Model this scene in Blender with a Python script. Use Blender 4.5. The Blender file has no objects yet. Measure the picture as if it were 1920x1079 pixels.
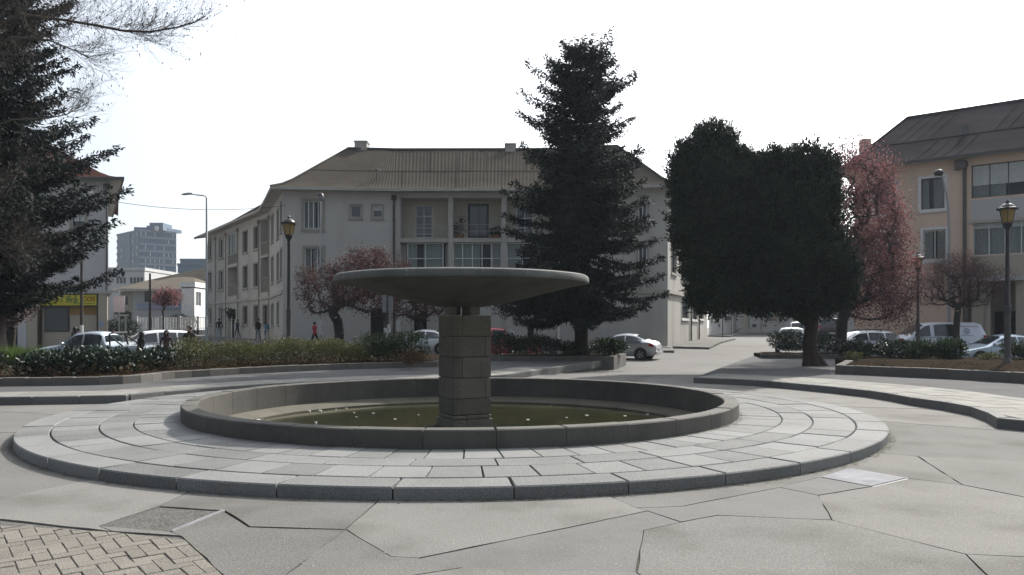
import bpy, bmesh, math, random
import numpy as np
from mathutils import Vector, Matrix
from mathutils.geometry import tessellate_polygon

random.seed(7)
rng = np.random.default_rng(7)
SC = bpy.context.scene
COL = SC.collection
R = math.radians

# ---------------------------------------------------------------- camera, sky, sun, exposure
EYE, F, HOR, CX = 1.65, 1425.0, 613.0, 960.0
cam_d = bpy.data.cameras.new('camera'); cam = bpy.data.objects.new('camera', cam_d); COL.objects.link(cam)
cam.location = (0, 0, EYE); cam.rotation_euler = (R(90), 0, 0)
cam_d.sensor_width = 36.0; cam_d.lens = 36.0 * F / 1920.0
cam_d.shift_y = (HOR - 539.5) / 1920.0
cam_d.clip_start = 0.1; cam_d.clip_end = 3000
SC.camera = cam

SUN_EL, SUN_AZ = R(38), R(36)          # azimuth measured from +Y towards +X
SUNV = Vector((math.sin(SUN_AZ) * math.cos(SUN_EL), math.cos(SUN_AZ) * math.cos(SUN_EL), math.sin(SUN_EL)))
world = bpy.data.worlds.new('World'); SC.world = world; world.use_nodes = True
wn = world.node_tree; wn.nodes.clear()
w_out = wn.nodes.new('ShaderNodeOutputWorld'); w_bg = wn.nodes.new('ShaderNodeBackground')
w_sky = wn.nodes.new('ShaderNodeTexSky'); w_sky.sky_type = 'NISHITA'; w_sky.sun_disc = False
w_sky.sun_elevation = SUN_EL; w_sky.sun_rotation = SUN_AZ
w_sky.air_density = 1.0; w_sky.dust_density = 3.0; w_sky.ozone_density = 1.0; w_sky.altitude = 0
w_bg.inputs['Strength'].default_value = 0.055
wn.links.new(w_sky.outputs[0], w_bg.inputs['Color'])
# milky high haze over the whole sky: a Henyey-Greenstein lobe about the sun
w_geo = wn.nodes.new('ShaderNodeTexCoord'); w_dot = wn.nodes.new('ShaderNodeVectorMath'); w_dot.operation = 'DOT_PRODUCT'
w_dot.inputs[1].default_value = SUNV; wn.links.new(w_geo.outputs['Generated'], w_dot.inputs[0])
HG, HZ = 0.50, 0.44
def wmath(op, a, b):
    n = wn.nodes.new('ShaderNodeMath'); n.operation = op
    for i, v in enumerate((a, b)):
        if isinstance(v, (int, float)): n.inputs[i].default_value = v
        else: wn.links.new(v, n.inputs[i])
    return n.outputs[0]
w_ph = wmath('DIVIDE', HZ * (1 - HG * HG), wmath('POWER', wmath('SUBTRACT', 1 + HG * HG, wmath('MULTIPLY', w_dot.outputs['Value'], 2 * HG)), 1.5))
w_bg2 = wn.nodes.new('ShaderNodeBackground'); w_bg2.inputs['Color'].default_value = (.93, .965, 1.0, 1); wn.links.new(w_ph, w_bg2.inputs['Strength'])
w_add = wn.nodes.new('ShaderNodeAddShader'); wn.links.new(w_bg.outputs[0], w_add.inputs[0]); wn.links.new(w_bg2.outputs[0], w_add.inputs[1])
wn.links.new(w_add.outputs[0], w_out.inputs['Surface'])
sun_d = bpy.data.lights.new('sun', 'SUN'); sun_d.energy = 5.0; sun_d.angle = R(0.6); sun_d.color = (1.0, 0.955, 0.88)
sun = bpy.data.objects.new('sun', sun_d); COL.objects.link(sun)
sun.rotation_euler = SUNV.to_track_quat('Z', 'Y').to_euler(); sun.location = SUNV * 300
SC.view_settings.view_transform = 'Standard'; SC.view_settings.look = 'None'
SC.view_settings.gamma = 1.0; SC.view_settings.use_curve_mapping = False
SC.view_settings.exposure = 0.60
SC.render.engine = 'CYCLES'
SC.cycles.max_bounces = 6; SC.cycles.diffuse_bounces = 3; SC.cycles.glossy_bounces = 3
SC.cycles.transparent_max_bounces = 8; SC.cycles.volume_bounces = 1

# ---------------------------------------------------------------- photograph pixel -> place
def px_x(px, Y): return (px - CX) / F * Y
def px_z(py, Y): return EYE + (HOR - py) / F * Y
def G(px, py, z=0.0):
    Y = F * (EYE - z) / (py - HOR)
    return ((px - CX) / F * Y, Y)
_gy = [-100, 24, 28, 33, 40, 46, 50, 56, 63, 75, 90, 110, 600]
_gz = [0, 0, -.08, -.25, -.17, 0.0, .2, .42, .48, .55, .9, 1.0, 1.0]
def gz(y):
    return float(np.interp(y, _gy, _gz))

# ---------------------------------------------------------------- materials
def nodes_of(name):
    m = bpy.data.materials.new(name); m.use_nodes = True
    return m, m.node_tree.nodes, m.node_tree.links, m.node_tree.nodes['Principled BSDF']
def rgb(c): return (c[0], c[1], c[2], 1.0)
ALB = 0.72      # overall albedo level for this exposure
def mat(name, col, rough=0.8, vary=0.15, scale=3.0, fine=0.0, fine_scale=60.0, bump=0.0, bump_scale=40.0, per=0.0,
        metal=0.0, spec=0.3, island=0.0, stain=None, stain_scale=0.6, stain_amt=0.5, streak=False, trans=0.0, speck=None):
    col = tuple(c * ALB for c in col); stain = tuple(c * ALB for c in stain) if stain else None
    m, N, L, P = nodes_of(name)
    P.inputs['Roughness'].default_value = rough; P.inputs['Metallic'].default_value = metal
    P.inputs['Specular IOR Level'].default_value = spec
    geo = N.new('ShaderNodeNewGeometry'); pos = geo.outputs['Position']
    if streak:
        mp = N.new('ShaderNodeMapping'); mp.inputs['Scale'].default_value = (1, 1, 0.18); L.new(pos, mp.inputs[0]); spos = mp.outputs[0]
    else: spos = pos
    def noise(sc, vec=None, det=4.0):
        n = N.new('ShaderNodeTexNoise'); n.inputs['Scale'].default_value = sc; n.inputs['Detail'].default_value = det
        L.new(vec or pos, n.inputs['Vector']); return n.outputs['Fac']
    def mathn(op, a, b):
        n = N.new('ShaderNodeMath'); n.operation = op
        for i, v in enumerate((a, b)):
            if isinstance(v, (int, float)): n.inputs[i].default_value = v
            else: L.new(v, n.inputs[i])
        return n.outputs[0]
    val = None
    def add(v):
        nonlocal val
        val = v if val is None else mathn('ADD', val, v)
    if vary: add(mathn('MULTIPLY', mathn('SUBTRACT', noise(scale), 0.5), vary * 3.0))
    if fine: add(mathn('MULTIPLY', mathn('SUBTRACT', noise(fine_scale, None, 2.0), 0.5), fine * 3.0))
    if per:
        oi = N.new('ShaderNodeObjectInfo'); add(mathn('MULTIPLY', mathn('SUBTRACT', oi.outputs['Random'], 0.5), per * 2))
    if island: add(mathn('MULTIPLY', mathn('SUBTRACT', geo.outputs['Random Per Island'], 0.5), island * 2))
    c = N.new('ShaderNodeRGB'); c.outputs[0].default_value = rgb(col); cur = c.outputs[0]
    if stain is not None:
        mx = N.new('ShaderNodeMix'); mx.data_type = 'RGBA'
        rp = N.new('ShaderNodeMapRange'); rp.inputs['From Min'].default_value = .5; rp.inputs['From Max'].default_value = .72
        rp.inputs['To Max'].default_value = stain_amt
        L.new(noise(stain_scale, spos, 5.0), rp.inputs['Value']); L.new(rp.outputs[0], mx.inputs['Factor'])
        L.new(cur, mx.inputs['A']); mx.inputs['B'].default_value = rgb(stain); cur = mx.outputs['Result']
    if speck is not None:                                    # scattered light grains and dark pits
        for sc_, lo, colr, seed_ in ((70, .70, speck, 0.0), (38, .73, tuple(c * .45 for c in col), 7.3)):
            mx = N.new('ShaderNodeMix'); mx.data_type = 'RGBA'; rp = N.new('ShaderNodeMapRange'); rp.inputs['From Min'].default_value = lo; rp.inputs['From Max'].default_value = lo + .04; rp.inputs['To Max'].default_value = .8
            ad = N.new('ShaderNodeVectorMath'); ad.operation = 'ADD'; ad.inputs[1].default_value = (seed_, seed_ * 2, 0); L.new(pos, ad.inputs[0])
            L.new(noise(sc_, ad.outputs[0], 1.0), rp.inputs['Value']); L.new(rp.outputs[0], mx.inputs['Factor']); L.new(cur, mx.inputs['A']); mx.inputs['B'].default_value = rgb(colr); cur = mx.outputs['Result']
    if val is not None:
        mul = N.new('ShaderNodeVectorMath'); mul.operation = 'SCALE'
        f = mathn('MAXIMUM', mathn('ADD', val, 1.0), 0.05)
        L.new(cur, mul.inputs[0]); L.new(f, mul.inputs['Scale']); cur = mul.outputs[0]
    L.new(cur, P.inputs['Base Color'])
    if bump:
        b = N.new('ShaderNodeBump'); b.inputs['Strength'].default_value = bump; b.inputs['Distance'].default_value = 0.02
        L.new(noise(bump_scale, None, 3.0), b.inputs['Height']); L.new(b.outputs[0], P.inputs['Normal'])
    if trans:
        t = N.new('ShaderNodeBsdfTranslucent'); L.new(cur, t.inputs['Color'])
        ms = N.new('ShaderNodeMixShader'); ms.inputs[0].default_value = trans
        out = N['Material Output']; L.new(P.outputs[0], ms.inputs[1]); L.new(t.outputs[0], ms.inputs[2]); L.new(ms.outputs[0], out.inputs[0])
    return m

M = {}
M['ground'] = mat('road_concrete', (.185, .18, .17), .9, .14, .5, .06, 50, .15, 60, stain=(.11, .107, .10), stain_scale=.35, stain_amt=.55, spec=.12, speck=(.27, .262, .245))
M['joint'] = mat('joint_dirt', (.06, .055, .045), 1, .2, 5)
M['slab'] = mat('plaza_concrete', (.185, .179, .167), .9, .16, .8, .45, 80, .3, 110, per=.17, stain=(.115, .11, .098), stain_scale=.9, stain_amt=.9, spec=.12, speck=(.27, .262, .245))
M['slab_dark'] = mat('plaza_concrete_worn', (.145, .142, .136), .9, .12, 1.6, .12, 110, .35, 90, per=.05, stain=(.105, .103, .098), stain_scale=1.4, stain_amt=.5, speck=(.27, .262, .245))
M['patch'] = mat('rough_mortar', (.14, .136, .128), .95, .25, 7, .25, 45, .9, 30, spec=0.0)
M['brick'] = mat('exposed_aggregate', (.21, .192, .165), .95, .12, 2, .45, 75, .6, 85, per=.1)
M['granite'] = mat('paving_granite', (.225, .227, .22), .8, .10, 1.4, .42, 75, .5, 90, per=.18, stain=(.14, .14, .134), stain_scale=.9, stain_amt=.5, spec=.12, speck=(.36, .36, .35))
M['rim'] = mat('rim_granite', (.105, .10, .089), .85, .2, 2.5, .4, 70, .5, 60, per=.1, stain=(.07, .07, .062), stain_scale=2.2, stain_amt=.6, streak=True)
M['basin'] = mat('basin_render', (.13, .12, .093), .9, .2, 2.2, .15, 40, .4, 30, stain=(.07, .066, .048), stain_scale=1.4, stain_amt=.7, streak=True)
M['pillar'] = mat('pillar_stone', (.185, .17, .138), .92, .2, 2.5, .4, 55, .8, 45, per=.16, stain=(.075, .07, .052), stain_scale=1.8, stain_amt=.6, streak=True)
M['bowl'] = mat('bowl_stone', (.14, .143, .136), .85, .16, 2.2, .16, 50, .35, 35, stain=(.06, .063, .057), stain_scale=1.6, stain_amt=.7, streak=True)
M['kerb'] = mat('kerb_stone', (.15, .149, .144), .85, .1, 2, .15, 60, .35, 60, per=.08, stain=(.11, .11, .106), stain_scale=1.2)
M['tile'] = mat('pavement_tile', (.255, .248, .225), .85, .08, 1.5, .08, 40, .3, 60, per=.12, stain=(.175, .17, .152), stain_scale=.8, stain_amt=.6, spec=.12)
M['asphalt'] = mat('asphalt', (.115, .115, .117), .95, .15, 1.2, .2, 90, .5, 100, stain=(.085, .085, .085), stain_scale=.7, spec=.12)
M['soil'] = mat('soil', (.036, .029, .022), 1, .3, 2.2, .3, 25, 1.0, 14, stain=(.054, .044, .034), stain_scale=1.5, stain_amt=.6, spec=0.0)
M['wall_stone'] = mat('planter_stone', (.14, .13, .118), .92, .15, 2.5, .2, 50, .6, 40, per=.12, stain=(.12, .11, .1), stain_scale=1.5)
M['lid'] = mat('metal_lid', (.34, .34, .355), .8, .12, 5, .2, 50, .2, 120, spec=0.0, stain=(.22, .215, .21), stain_scale=3)
M['litter'] = mat('litter', (.75, .73, .7), .8, .1, 5, island=.2)
M['debris'] = mat('dry_petal', (.36, .33, .30), .9, .1, 5, island=.5)
M['stucco'] = mat('pale_stucco', (.5, .5, .475), .92, .06, .5, .03, 25, .12, 30, stain=(.42, .42, .40), stain_scale=.45, stain_amt=.85, streak=True)
M['stucco_front'] = mat('grey_stucco', (.50, .485, .445), .92, .07, .5, .03, 25, .12, 30, stain=(.34, .33, .30), stain_scale=.45, stain_amt=.85, streak=True)
M['cream'] = mat('cream_stucco', (.50, .46, .365), .92, .06, .7, .03, 25, .1, 30, stain=(.42, .39, .31), stain_scale=.6, streak=True)
M['salmon'] = mat('salmon_stucco', (.74, .555, .43), .92, .06, .5, .03, 25, .1, 30, stain=(.50, .41, .33), stain_scale=.5, streak=True)
M['shop_wall'] = mat('shop_stucco', (.56, .555, .56), .92, .08, .6, .03, 25, .1, 30, stain=(.36, .35, .34), stain_scale=.5, streak=True)
M['beige'] = mat('beige_stone', (.46, .41, .33), .92, .08, .7, .05, 25, .1, 30)
M['trim'] = mat('window_surround', (.33, .31, .27), .9, .12, 2, .05, 30)
M['cornice'] = mat('cornice', (.44, .42, .38), .9, .12, 1.2, .05, 30, stain=(.25, .24, .2), stain_scale=.8)
M['roof'] = mat('fibre_cement_roof', (.088, .079, .066), .95, .12, .8, .08, 12, .1, 20, stain=(.055, .051, .044), stain_scale=.5, stain_amt=.6, spec=0.0)
M['roof_slate'] = mat('dark_sheet_roof', (.05, .046, .048), .9, .14, .5, .05, 10, .1, 20, stain=(.075, .062, .058), stain_scale=.35, stain_amt=.7, spec=0.0)
M['roof_red'] = mat('red_roof_tile', (.13, .065, .05), .9, .2, 1.5, .1, 12, spec=0.0)
M['roof_tan'] = mat('tan_roof', (.16, .142, .118), .9, .15, 1, spec=0.0)
M['white'] = mat('white_paint', (.74, .74, .72), .6, .05, 2)
M['white_wall'] = mat('white_stucco', (.52, .52, .51), .9, .06, .6, stain=(.5, .5, .5), stain_scale=.4)
M['blue_wall'] = mat('blue_grey_paint', (.33, .38, .50), .85, .05, 1)
M['dark_frame'] = mat('dark_frame', (.05, .05, .055), .6, .1, 3)
M['brown'] = mat('brown_wood', (.06, .045, .036), .8, .2, 3)
M['dark_in'] = mat('unlit_dark', (.02, .02, .02), .9, .1, 1)  # near-black standing in for the shade of rooms, doorways and the arcade
M['curtain'] = mat('curtain', (.55, .58, .55), .95, .12, 4)
M['iron'] = mat('black_iron', (.018, .018, .02), .45, .15, 8, spec=.4)
M['iron_worn'] = mat('worn_iron', (.11, .11, .11), .7, .35, 6, .2, 30)
M['galv'] = mat('galvanised_steel', (.36, .38, .38), .5, .08, 4, metal=.3)
M['gutter'] = mat('gutter', (.10, .095, .09), .7, .15, 2)
M['moss'] = mat('moss_dirt', (.085, .09, .05), 1, .3, 6, .2, 40)
M['lime'] = mat('lime_streak', (.42, .43, .40), .9, .3, 8)
M['lantern'] = mat('amber_glass', (.50, .38, .17), .25, .06, 9, trans=.45)
M['bark'] = mat('bark', (.03, .024, .02), .95, .25, 6, .2, 30, .9, 22)
M['bark_red'] = mat('reddish_bark', (.055, .037, .029), .95, .3, 5, .25, 24, 1.0, 16)
M['bark_dark'] = mat('dark_bark', (.04, .034, .03), .95, .25, 6)
M['twig'] = mat('pale_twig', (.085, .07, .058), .9, .2, 5)
M['needle'] = mat('conifer_needles', (.013, .022, .017), .75, .25, 1.3, island=.45, trans=.12, spec=.2)
M['needle_blue'] = mat('spruce_needles', (.013, .022, .019), .75, .3, 1.1, island=.5, trans=.1, spec=.2)
M['cypress'] = mat('cypress_foliage', (.036, .052, .036), .85, .3, 1.4, island=.45, trans=.08, spec=.12)
M['prunus'] = mat('plum_leaves', (.22, .10, .10), .75, .2, 1.2, island=.65, trans=.45)
M['prunus_dark'] = mat('dark_plum_leaves', (.135, .062, .058), .75, .2, 1.2, island=.55, trans=.3)
M['leaf'] = mat('shrub_leaves', (.034, .058, .024), .6, .3, 1.6, island=.5, trans=.2, spec=.2)
M['leaf_dark'] = mat('laurel_leaves', (.022, .038, .023), .5, .3, 1.6, island=.5, trans=.15, spec=.3)
M['leaf_olive'] = mat('olive_hedge_leaves', (.10, .105, .036), .7, .3, 1.5, island=.5, trans=.25)
M['leaf_brown'] = mat('dry_leaves', (.10, .066, .04), .8, .3, 1.5, island=.5, trans=.2, spec=0.0)
M['grass'] = mat('lawn_grass', (.10, .16, .035), .8, .3, 2, island=.4, trans=.3)
M['skin'] = mat('skin', (.42, .25, .17), .6, .05, 9)
M['hair'] = mat('black_hair', (.015, .011, .01), .5, .2, 20)
M['tyre'] = mat('tyre_rubber', (.02, .02, .02), .85, .1, 9)
M['alloy'] = mat('alloy_rim', (.45, .46, .47), .35, .05, 9, metal=.7)
M['black_plastic'] = mat('black_plastic', (.025, .025, .027), .5, .1, 9)
M['red_lens'] = mat('red_lens', (.45, .015, .02), .2, .1, 12)
M['clear_lens'] = mat('clear_lens', (.7, .72, .74), .15, .1, 12)
M['plate'] = mat('number_plate', (.7, .7, .68), .5, .03, 9)
M['yellow'] = mat('yellow_sign', (.60, .53, .05), .7, .08, 2)
M['green_ink'] = mat('green_letters', (.04, .16, .06), .7, .05, 5)
M['red_ink'] = mat('red_letters', (.30, .03, .02), .7, .05, 5)
M['ochre'] = mat('ochre_paint', (.36, .22, .07), .8, .1, 2)
M['pink'] = mat('faded_pink_board', (.66, .55, .56), .7, .06, 4)
M['sign_back'] = mat('sign_back', (.26, .27, .28), .6, .05, 4, metal=.2)
M['poster'] = mat('torn_poster', (.62, .62, .6), .9, .35, 9, .3, 40)
M['hazed_wall'] = mat('hazed_tower_concrete', (.16, .21, .27), .85, .05, .3)  # pale blue of the distance haze is put into this colour
M['hazed_band'] = mat('hazed_band', (.25, .285, .33), .85, .05, .3)  # haze mixed into the band colour as well
M['clay'] = mat('clay_pot', (.3, .13, .07), .85, .1, 6)

def glass(name, col, rough=.06, spec=.6, transp=0.0):
    m, N, L, P = nodes_of(name)
    n = N.new('ShaderNodeTexNoise'); n.inputs['Scale'].default_value = .9; n.inputs['Detail'].default_value = 2
    g = N.new('ShaderNodeNewGeometry'); L.new(g.outputs['Position'], n.inputs['Vector'])
    b = N.new('ShaderNodeBump'); b.inputs['Strength'].default_value = .06; b.inputs['Distance'].default_value = .05
    L.new(n.outputs['Fac'], b.inputs['Height']); L.new(b.outputs[0], P.inputs['Normal'])
    P.inputs['Base Color'].default_value = rgb(col); P.inputs['Roughness'].default_value = rough
    P.inputs['Specular IOR Level'].default_value = spec
    if transp:
        t = N.new('ShaderNodeBsdfTransparent'); t.inputs[0].default_value = (.8, .84, .84, 1)
        ms = N.new('ShaderNodeMixShader'); ms.inputs[0].default_value = transp
        L.new(P.outputs[0], ms.inputs[1]); L.new(t.outputs[0], ms.inputs[2]); L.new(ms.outputs[0], N['Material Output'].inputs[0])
    return m
M['glass'] = glass('window_glass', (.035, .042, .048))
M['glass_clear'] = glass('clear_glass', (.04, .05, .055), transp=.75)
M['glass_car'] = glass('car_glass', (.02, .026, .03), .04, .8)
M['glass_tower'] = glass('tower_glass', (.075, .12, .165), .3, .3)
def paint(name, col, metal=.0, rough=.3):
    m, N, L, P = nodes_of(name)
    n = N.new('ShaderNodeTexNoise'); n.inputs['Scale'].default_value = 1.7
    g = N.new('ShaderNodeNewGeometry'); L.new(g.outputs['Position'], n.inputs['Vector'])
    mr = N.new('ShaderNodeMapRange'); mr.inputs['To Min'].default_value = rough * .7; mr.inputs['To Max'].default_value = rough * 1.5
    L.new(n.outputs['Fac'], mr.inputs['Value']); L.new(mr.outputs[0], P.inputs['Roughness'])
    P.inputs['Base Color'].default_value = rgb(col); P.inputs['Metallic'].default_value = metal
    P.inputs['Coat Weight'].default_value = .5; P.inputs['Coat Roughness'].default_value = .12
    return m
_clothes = {}
def cloth(name, col):
    if name not in _clothes: _clothes[name] = mat(name, col, .9, .15, 14, .1, 60)
    return _clothes[name]
# water: murky green with a glossy skin
def water_mat():
    m, N, L, P = nodes_of('murky_water')
    g = N.new('ShaderNodeNewGeometry')
    n = N.new('ShaderNodeTexNoise'); n.inputs['Scale'].default_value = .8; n.inputs['Detail'].default_value = 5
    L.new(g.outputs['Position'], n.inputs['Vector'])
    cr = N.new('ShaderNodeValToRGB'); cr.color_ramp.elements[0].position = .35; cr.color_ramp.elements[1].position = .7
    cr.color_ramp.elements[0].color = (.016, .017, .007, 1); cr.color_ramp.elements[1].color = (.032, .032, .013, 1)
    L.new(n.outputs['Fac'], cr.inputs[0]); L.new(cr.outputs[0], P.inputs['Base Color'])
    P.inputs['Roughness'].default_value = .07; P.inputs['IOR'].default_value = 1.33; P.inputs['Specular IOR Level'].default_value = .42
    n2 = N.new('ShaderNodeTexNoise'); n2.inputs['Scale'].default_value = 5; L.new(g.outputs['Position'], n2.inputs['Vector'])
    b = N.new('ShaderNodeBump'); b.inputs['Strength'].default_value = .08; b.inputs['Distance'].default_value = .02
    L.new(n2.outputs['Fac'], b.inputs['Height']); L.new(b.outputs[0], P.inputs['Normal'])
    return m
M['water'] = water_mat()

# ---------------------------------------------------------------- mesh helpers
def link(name, me, parent=None):
    o = bpy.data.objects.new(name, me); COL.objects.link(o)
    if parent is not None: o.parent = parent
    return o
def tag(o, label=None, cat=None, group=None, kind=None):
    if label: o['label'] = label
    if cat: o['category'] = cat
    if group: o['group'] = group
    if kind: o['kind'] = kind
    return o
def thing(name, label, cat, loc=(0, 0, 0), rz=0.0, group=None, scale=1.0):
    o = bpy.data.objects.new(name, None); COL.objects.link(o); o.empty_display_size = .3
    o.location = loc; o.rotation_euler = (0, 0, rz); o.scale = (scale,) * 3
    return tag(o, label, cat, group)
def copy_tree(o, parent=None):
    c = o.copy(); COL.objects.link(c); c.parent = parent
    for ch in list(o.children): copy_tree(ch, c)
    return c
ZV = Vector((0, 0, 1))
class MB:
    def __init__(s): s.v = []; s.f = []; s.m = []
    def add(s, vs, fs, mi=0):
        k = len(s.v); s.v += [tuple(p) for p in vs]
        for f in fs: s.f.append(tuple(i + k for i in f)); s.m.append(mi)
    def quad(s, a, b, c, d, mi=0): s.add((a, b, c, d), ((0, 1, 2, 3),), mi)
    def obox(s, o, a, b, c, mi=0):
        o, a, b, c = Vector(o), Vector(a), Vector(b), Vector(c)
        if a.cross(b).dot(c) < 0: a, b = b, a
        s.add((o, o + a, o + a + b, o + b, o + c, o + a + c, o + a + b + c, o + b + c),
              ((3, 2, 1, 0), (4, 5, 6, 7), (0, 1, 5, 4), (1, 2, 6, 5), (2, 3, 7, 6), (3, 0, 4, 7)), mi)
    def box(s, x0, x1, y0, y1, z0, z1, mi=0):
        s.obox((x0, y0, z0), (x1 - x0, 0, 0), (0, y1 - y0, 0), (0, 0, z1 - z0), mi)
    def cbox(s, x0, x1, y0, y1, z0, z1, ch=.01, mi=0):      # block with chamfered top edges
        s.add([(x0, y0, z0), (x1, y0, z0), (x1, y1, z0), (x0, y1, z0), (x0, y0, z1 - ch), (x1, y0, z1 - ch), (x1, y1, z1 - ch), (x0, y1, z1 - ch),
               (x0 + ch, y0 + ch, z1), (x1 - ch, y0 + ch, z1), (x1 - ch, y1 - ch, z1), (x0 + ch, y1 - ch, z1)],
              ((3, 2, 1, 0), (0, 1, 5, 4), (1, 2, 6, 5), (2, 3, 7, 6), (3, 0, 4, 7), (4, 5, 9, 8), (5, 6, 10, 9), (6, 7, 11, 10), (7, 4, 8, 11), (8, 9, 10, 11)), mi)
    def prism(s, poly, z0, z1, mi=0, ch=0.0):               # poly: ccw list of (x, y)
        n = len(poly); z0 = z0 if hasattr(z0, '__len__') else [z0] * n; z1 = z1 if hasattr(z1, '__len__') else [z1] * n
        tri = tessellate_polygon([[Vector((p[0], p[1], 0)) for p in poly]])
        vs = [(p[0], p[1], z0[i]) for i, p in enumerate(poly)] + [(p[0], p[1], z1[i]) for i, p in enumerate(poly)]
        area = sum(poly[i][0] * poly[(i + 1) % n][1] - poly[(i + 1) % n][0] * poly[i][1] for i in range(n))
        fs = []
        for t in tri:
            a, b, c = [poly[i] for i in t]
            if (b[0] - a[0]) * (c[1] - a[1]) - (b[1] - a[1]) * (c[0] - a[0]) < 0: t = t[::-1]
            fs.append(tuple(i + n for i in t)); fs.append(tuple(reversed(t)))
        for i in range(n):
            j = (i + 1) % n
            fs.append((i, j, j + n, i + n) if area > 0 else (j, i, i + n, j + n))
        s.add(vs, fs, mi)
    def tube(s, pts, rad, n=8, mi=0, cap=True):
        pts = [Vector(p) for p in pts]; rad = rad if hasattr(rad, '__len__') else [rad] * len(pts)
        k = len(s.v); ref = None
        for i, p in enumerate(pts):
            d = (pts[min(i + 1, len(pts) - 1)] - pts[max(i - 1, 0)]).normalized()
            if ref is None or abs(ref.dot(d)) > .95: ref = Vector((1, 0, 0)) if abs(d.x) < .8 else Vector((0, 1, 0))
            u = d.cross(ref).normalized(); w = d.cross(u).normalized(); ref = w.cross(d) if False else ref
            for j in range(n):
                a = 2 * math.pi * j / n; q = p + (u * math.cos(a) + w * math.sin(a)) * rad[i]; s.v.append(tuple(q))
        for i in range(len(pts) - 1):
            for j in range(n):
                a = k + i * n + j; b = k + i * n + (j + 1) % n
                s.f.append((a, a + n, b + n, b)); s.m.append(mi)
        if cap:
            s.f.append(tuple(k + j for j in range(n))); s.m.append(mi)
            e = k + (len(pts) - 1) * n; s.f.append(tuple(e + n - 1 - j for j in range(n))); s.m.append(mi)
    def lathe(s, prof, n=32, c=(0, 0, 0), mi=0, jit=None):
        k = len(s.v)
        for (r, z) in prof:
            for j in range(n):
                a = 2 * math.pi * j / n; rr = r * (jit(a) if jit else 1.0)
                s.v.append((c[0] + rr * math.cos(a), c[1] + rr * math.sin(a), c[2] + z))
        for i in range(len(prof) - 1):
            for j in range(n):
                a = k + i * n + j; b = k + i * n + (j + 1) % n
                s.f.append((a, b, b + n, a + n)); s.m.append(mi)
    def build(s, name, mats, parent=None, org=None, smooth=None, kind=None):
        me = bpy.data.meshes.new(name)
        vs = s.v if org is None else [(p[0] - org[0], p[1] - org[1], p[2] - org[2]) for p in s.v]
        me.from_pydata(vs, [], s.f)
        for mm in (mats if isinstance(mats, (list, tuple)) else [mats]): me.materials.append(mm)
        if any(s.m): me.polygons.foreach_set('material_index', s.m)
        if smooth:
            me.polygons.foreach_set('use_smooth', [True] * len(s.f)); me.set_sharp_from_angle(angle=R(smooth))
        me.update()
        o = link(name, me, parent)
        if kind: o['kind'] = kind
        return o
def mesh_np(name, V, Q, m, parent=None, org=None):
    V = np.asarray(V, np.float32); Q = np.asarray(Q, np.int32)
    if org is not None: V = V - np.asarray(org, np.float32)
    me = bpy.data.meshes.new(name); k = Q.shape[1]
    me.vertices.add(len(V)); me.vertices.foreach_set('co', V.ravel())
    me.loops.add(Q.size); me.loops.foreach_set('vertex_index', Q.ravel())
    me.polygons.add(len(Q)); me.polygons.foreach_set('loop_start', np.arange(0, Q.size, k, dtype=np.int32))
    me.materials.append(m); me.update(calc_edges=True); me.validate()
    return link(name, me, parent)
def leaves(C, D, Ln, W):
    C = np.asarray(C, float); D = np.asarray(D, float); n = len(C)
    D = D / (np.linalg.norm(D, axis=1, keepdims=True) + 1e-9)
    S = np.cross(D, rng.normal(size=(n, 3))); S /= (np.linalg.norm(S, axis=1, keepdims=True) + 1e-9)
    Ln = (np.ones(n) * Ln)[:, None]; W = (np.ones(n) * W)[:, None]
    V = np.stack([C, C + D * Ln * .5 + S * W * .5, C + D * Ln, C + D * Ln * .5 - S * W * .5], 1).reshape(-1, 3)
    return V, np.arange(4 * n).reshape(n, 4)
def catmull(pts, step):
    P = [np.array(p, float) for p in pts]; P = [2 * P[0] - P[1]] + P + [2 * P[-1] - P[-2]]
    dense = []
    for i in range(1, len(P) - 2):
        for t in np.linspace(0, 1, 24, endpoint=False):
            a, b, c, d = P[i - 1:i + 3]
            dense.append(.5 * (2 * b + (c - a) * t + (2 * a - 5 * b + 4 * c - d) * t * t + (3 * b - a - 3 * c + d) * t ** 3))
    dense.append(P[-2]); D = np.array(dense)
    s = np.concatenate([[0], np.cumsum(np.linalg.norm(np.diff(D, axis=0), axis=1))])
    n = max(2, int(round(s[-1] / step)) + 1); q = np.linspace(0, s[-1], n)
    return np.stack([np.interp(q, s, D[:, i]) for i in range(D.shape[1])], 1)
def polyline(pts, step):
    D = np.array(pts, float); s = np.concatenate([[0], np.cumsum(np.linalg.norm(np.diff(D, axis=0), axis=1))])
    n = max(2, int(round(s[-1] / step)) + 1); q = np.linspace(0, s[-1], n)
    return np.stack([np.interp(q, s, D[:, i]) for i in range(D.shape[1])], 1)
def offset(P, d):                                            # positive d: to the left of the travel direction
    P = np.asarray(P, float); T = np.gradient(P, axis=0); T /= np.linalg.norm(T, axis=1, keepdims=True)
    return P + np.stack([-T[:, 1], T[:, 0]], 1) * d
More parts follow.
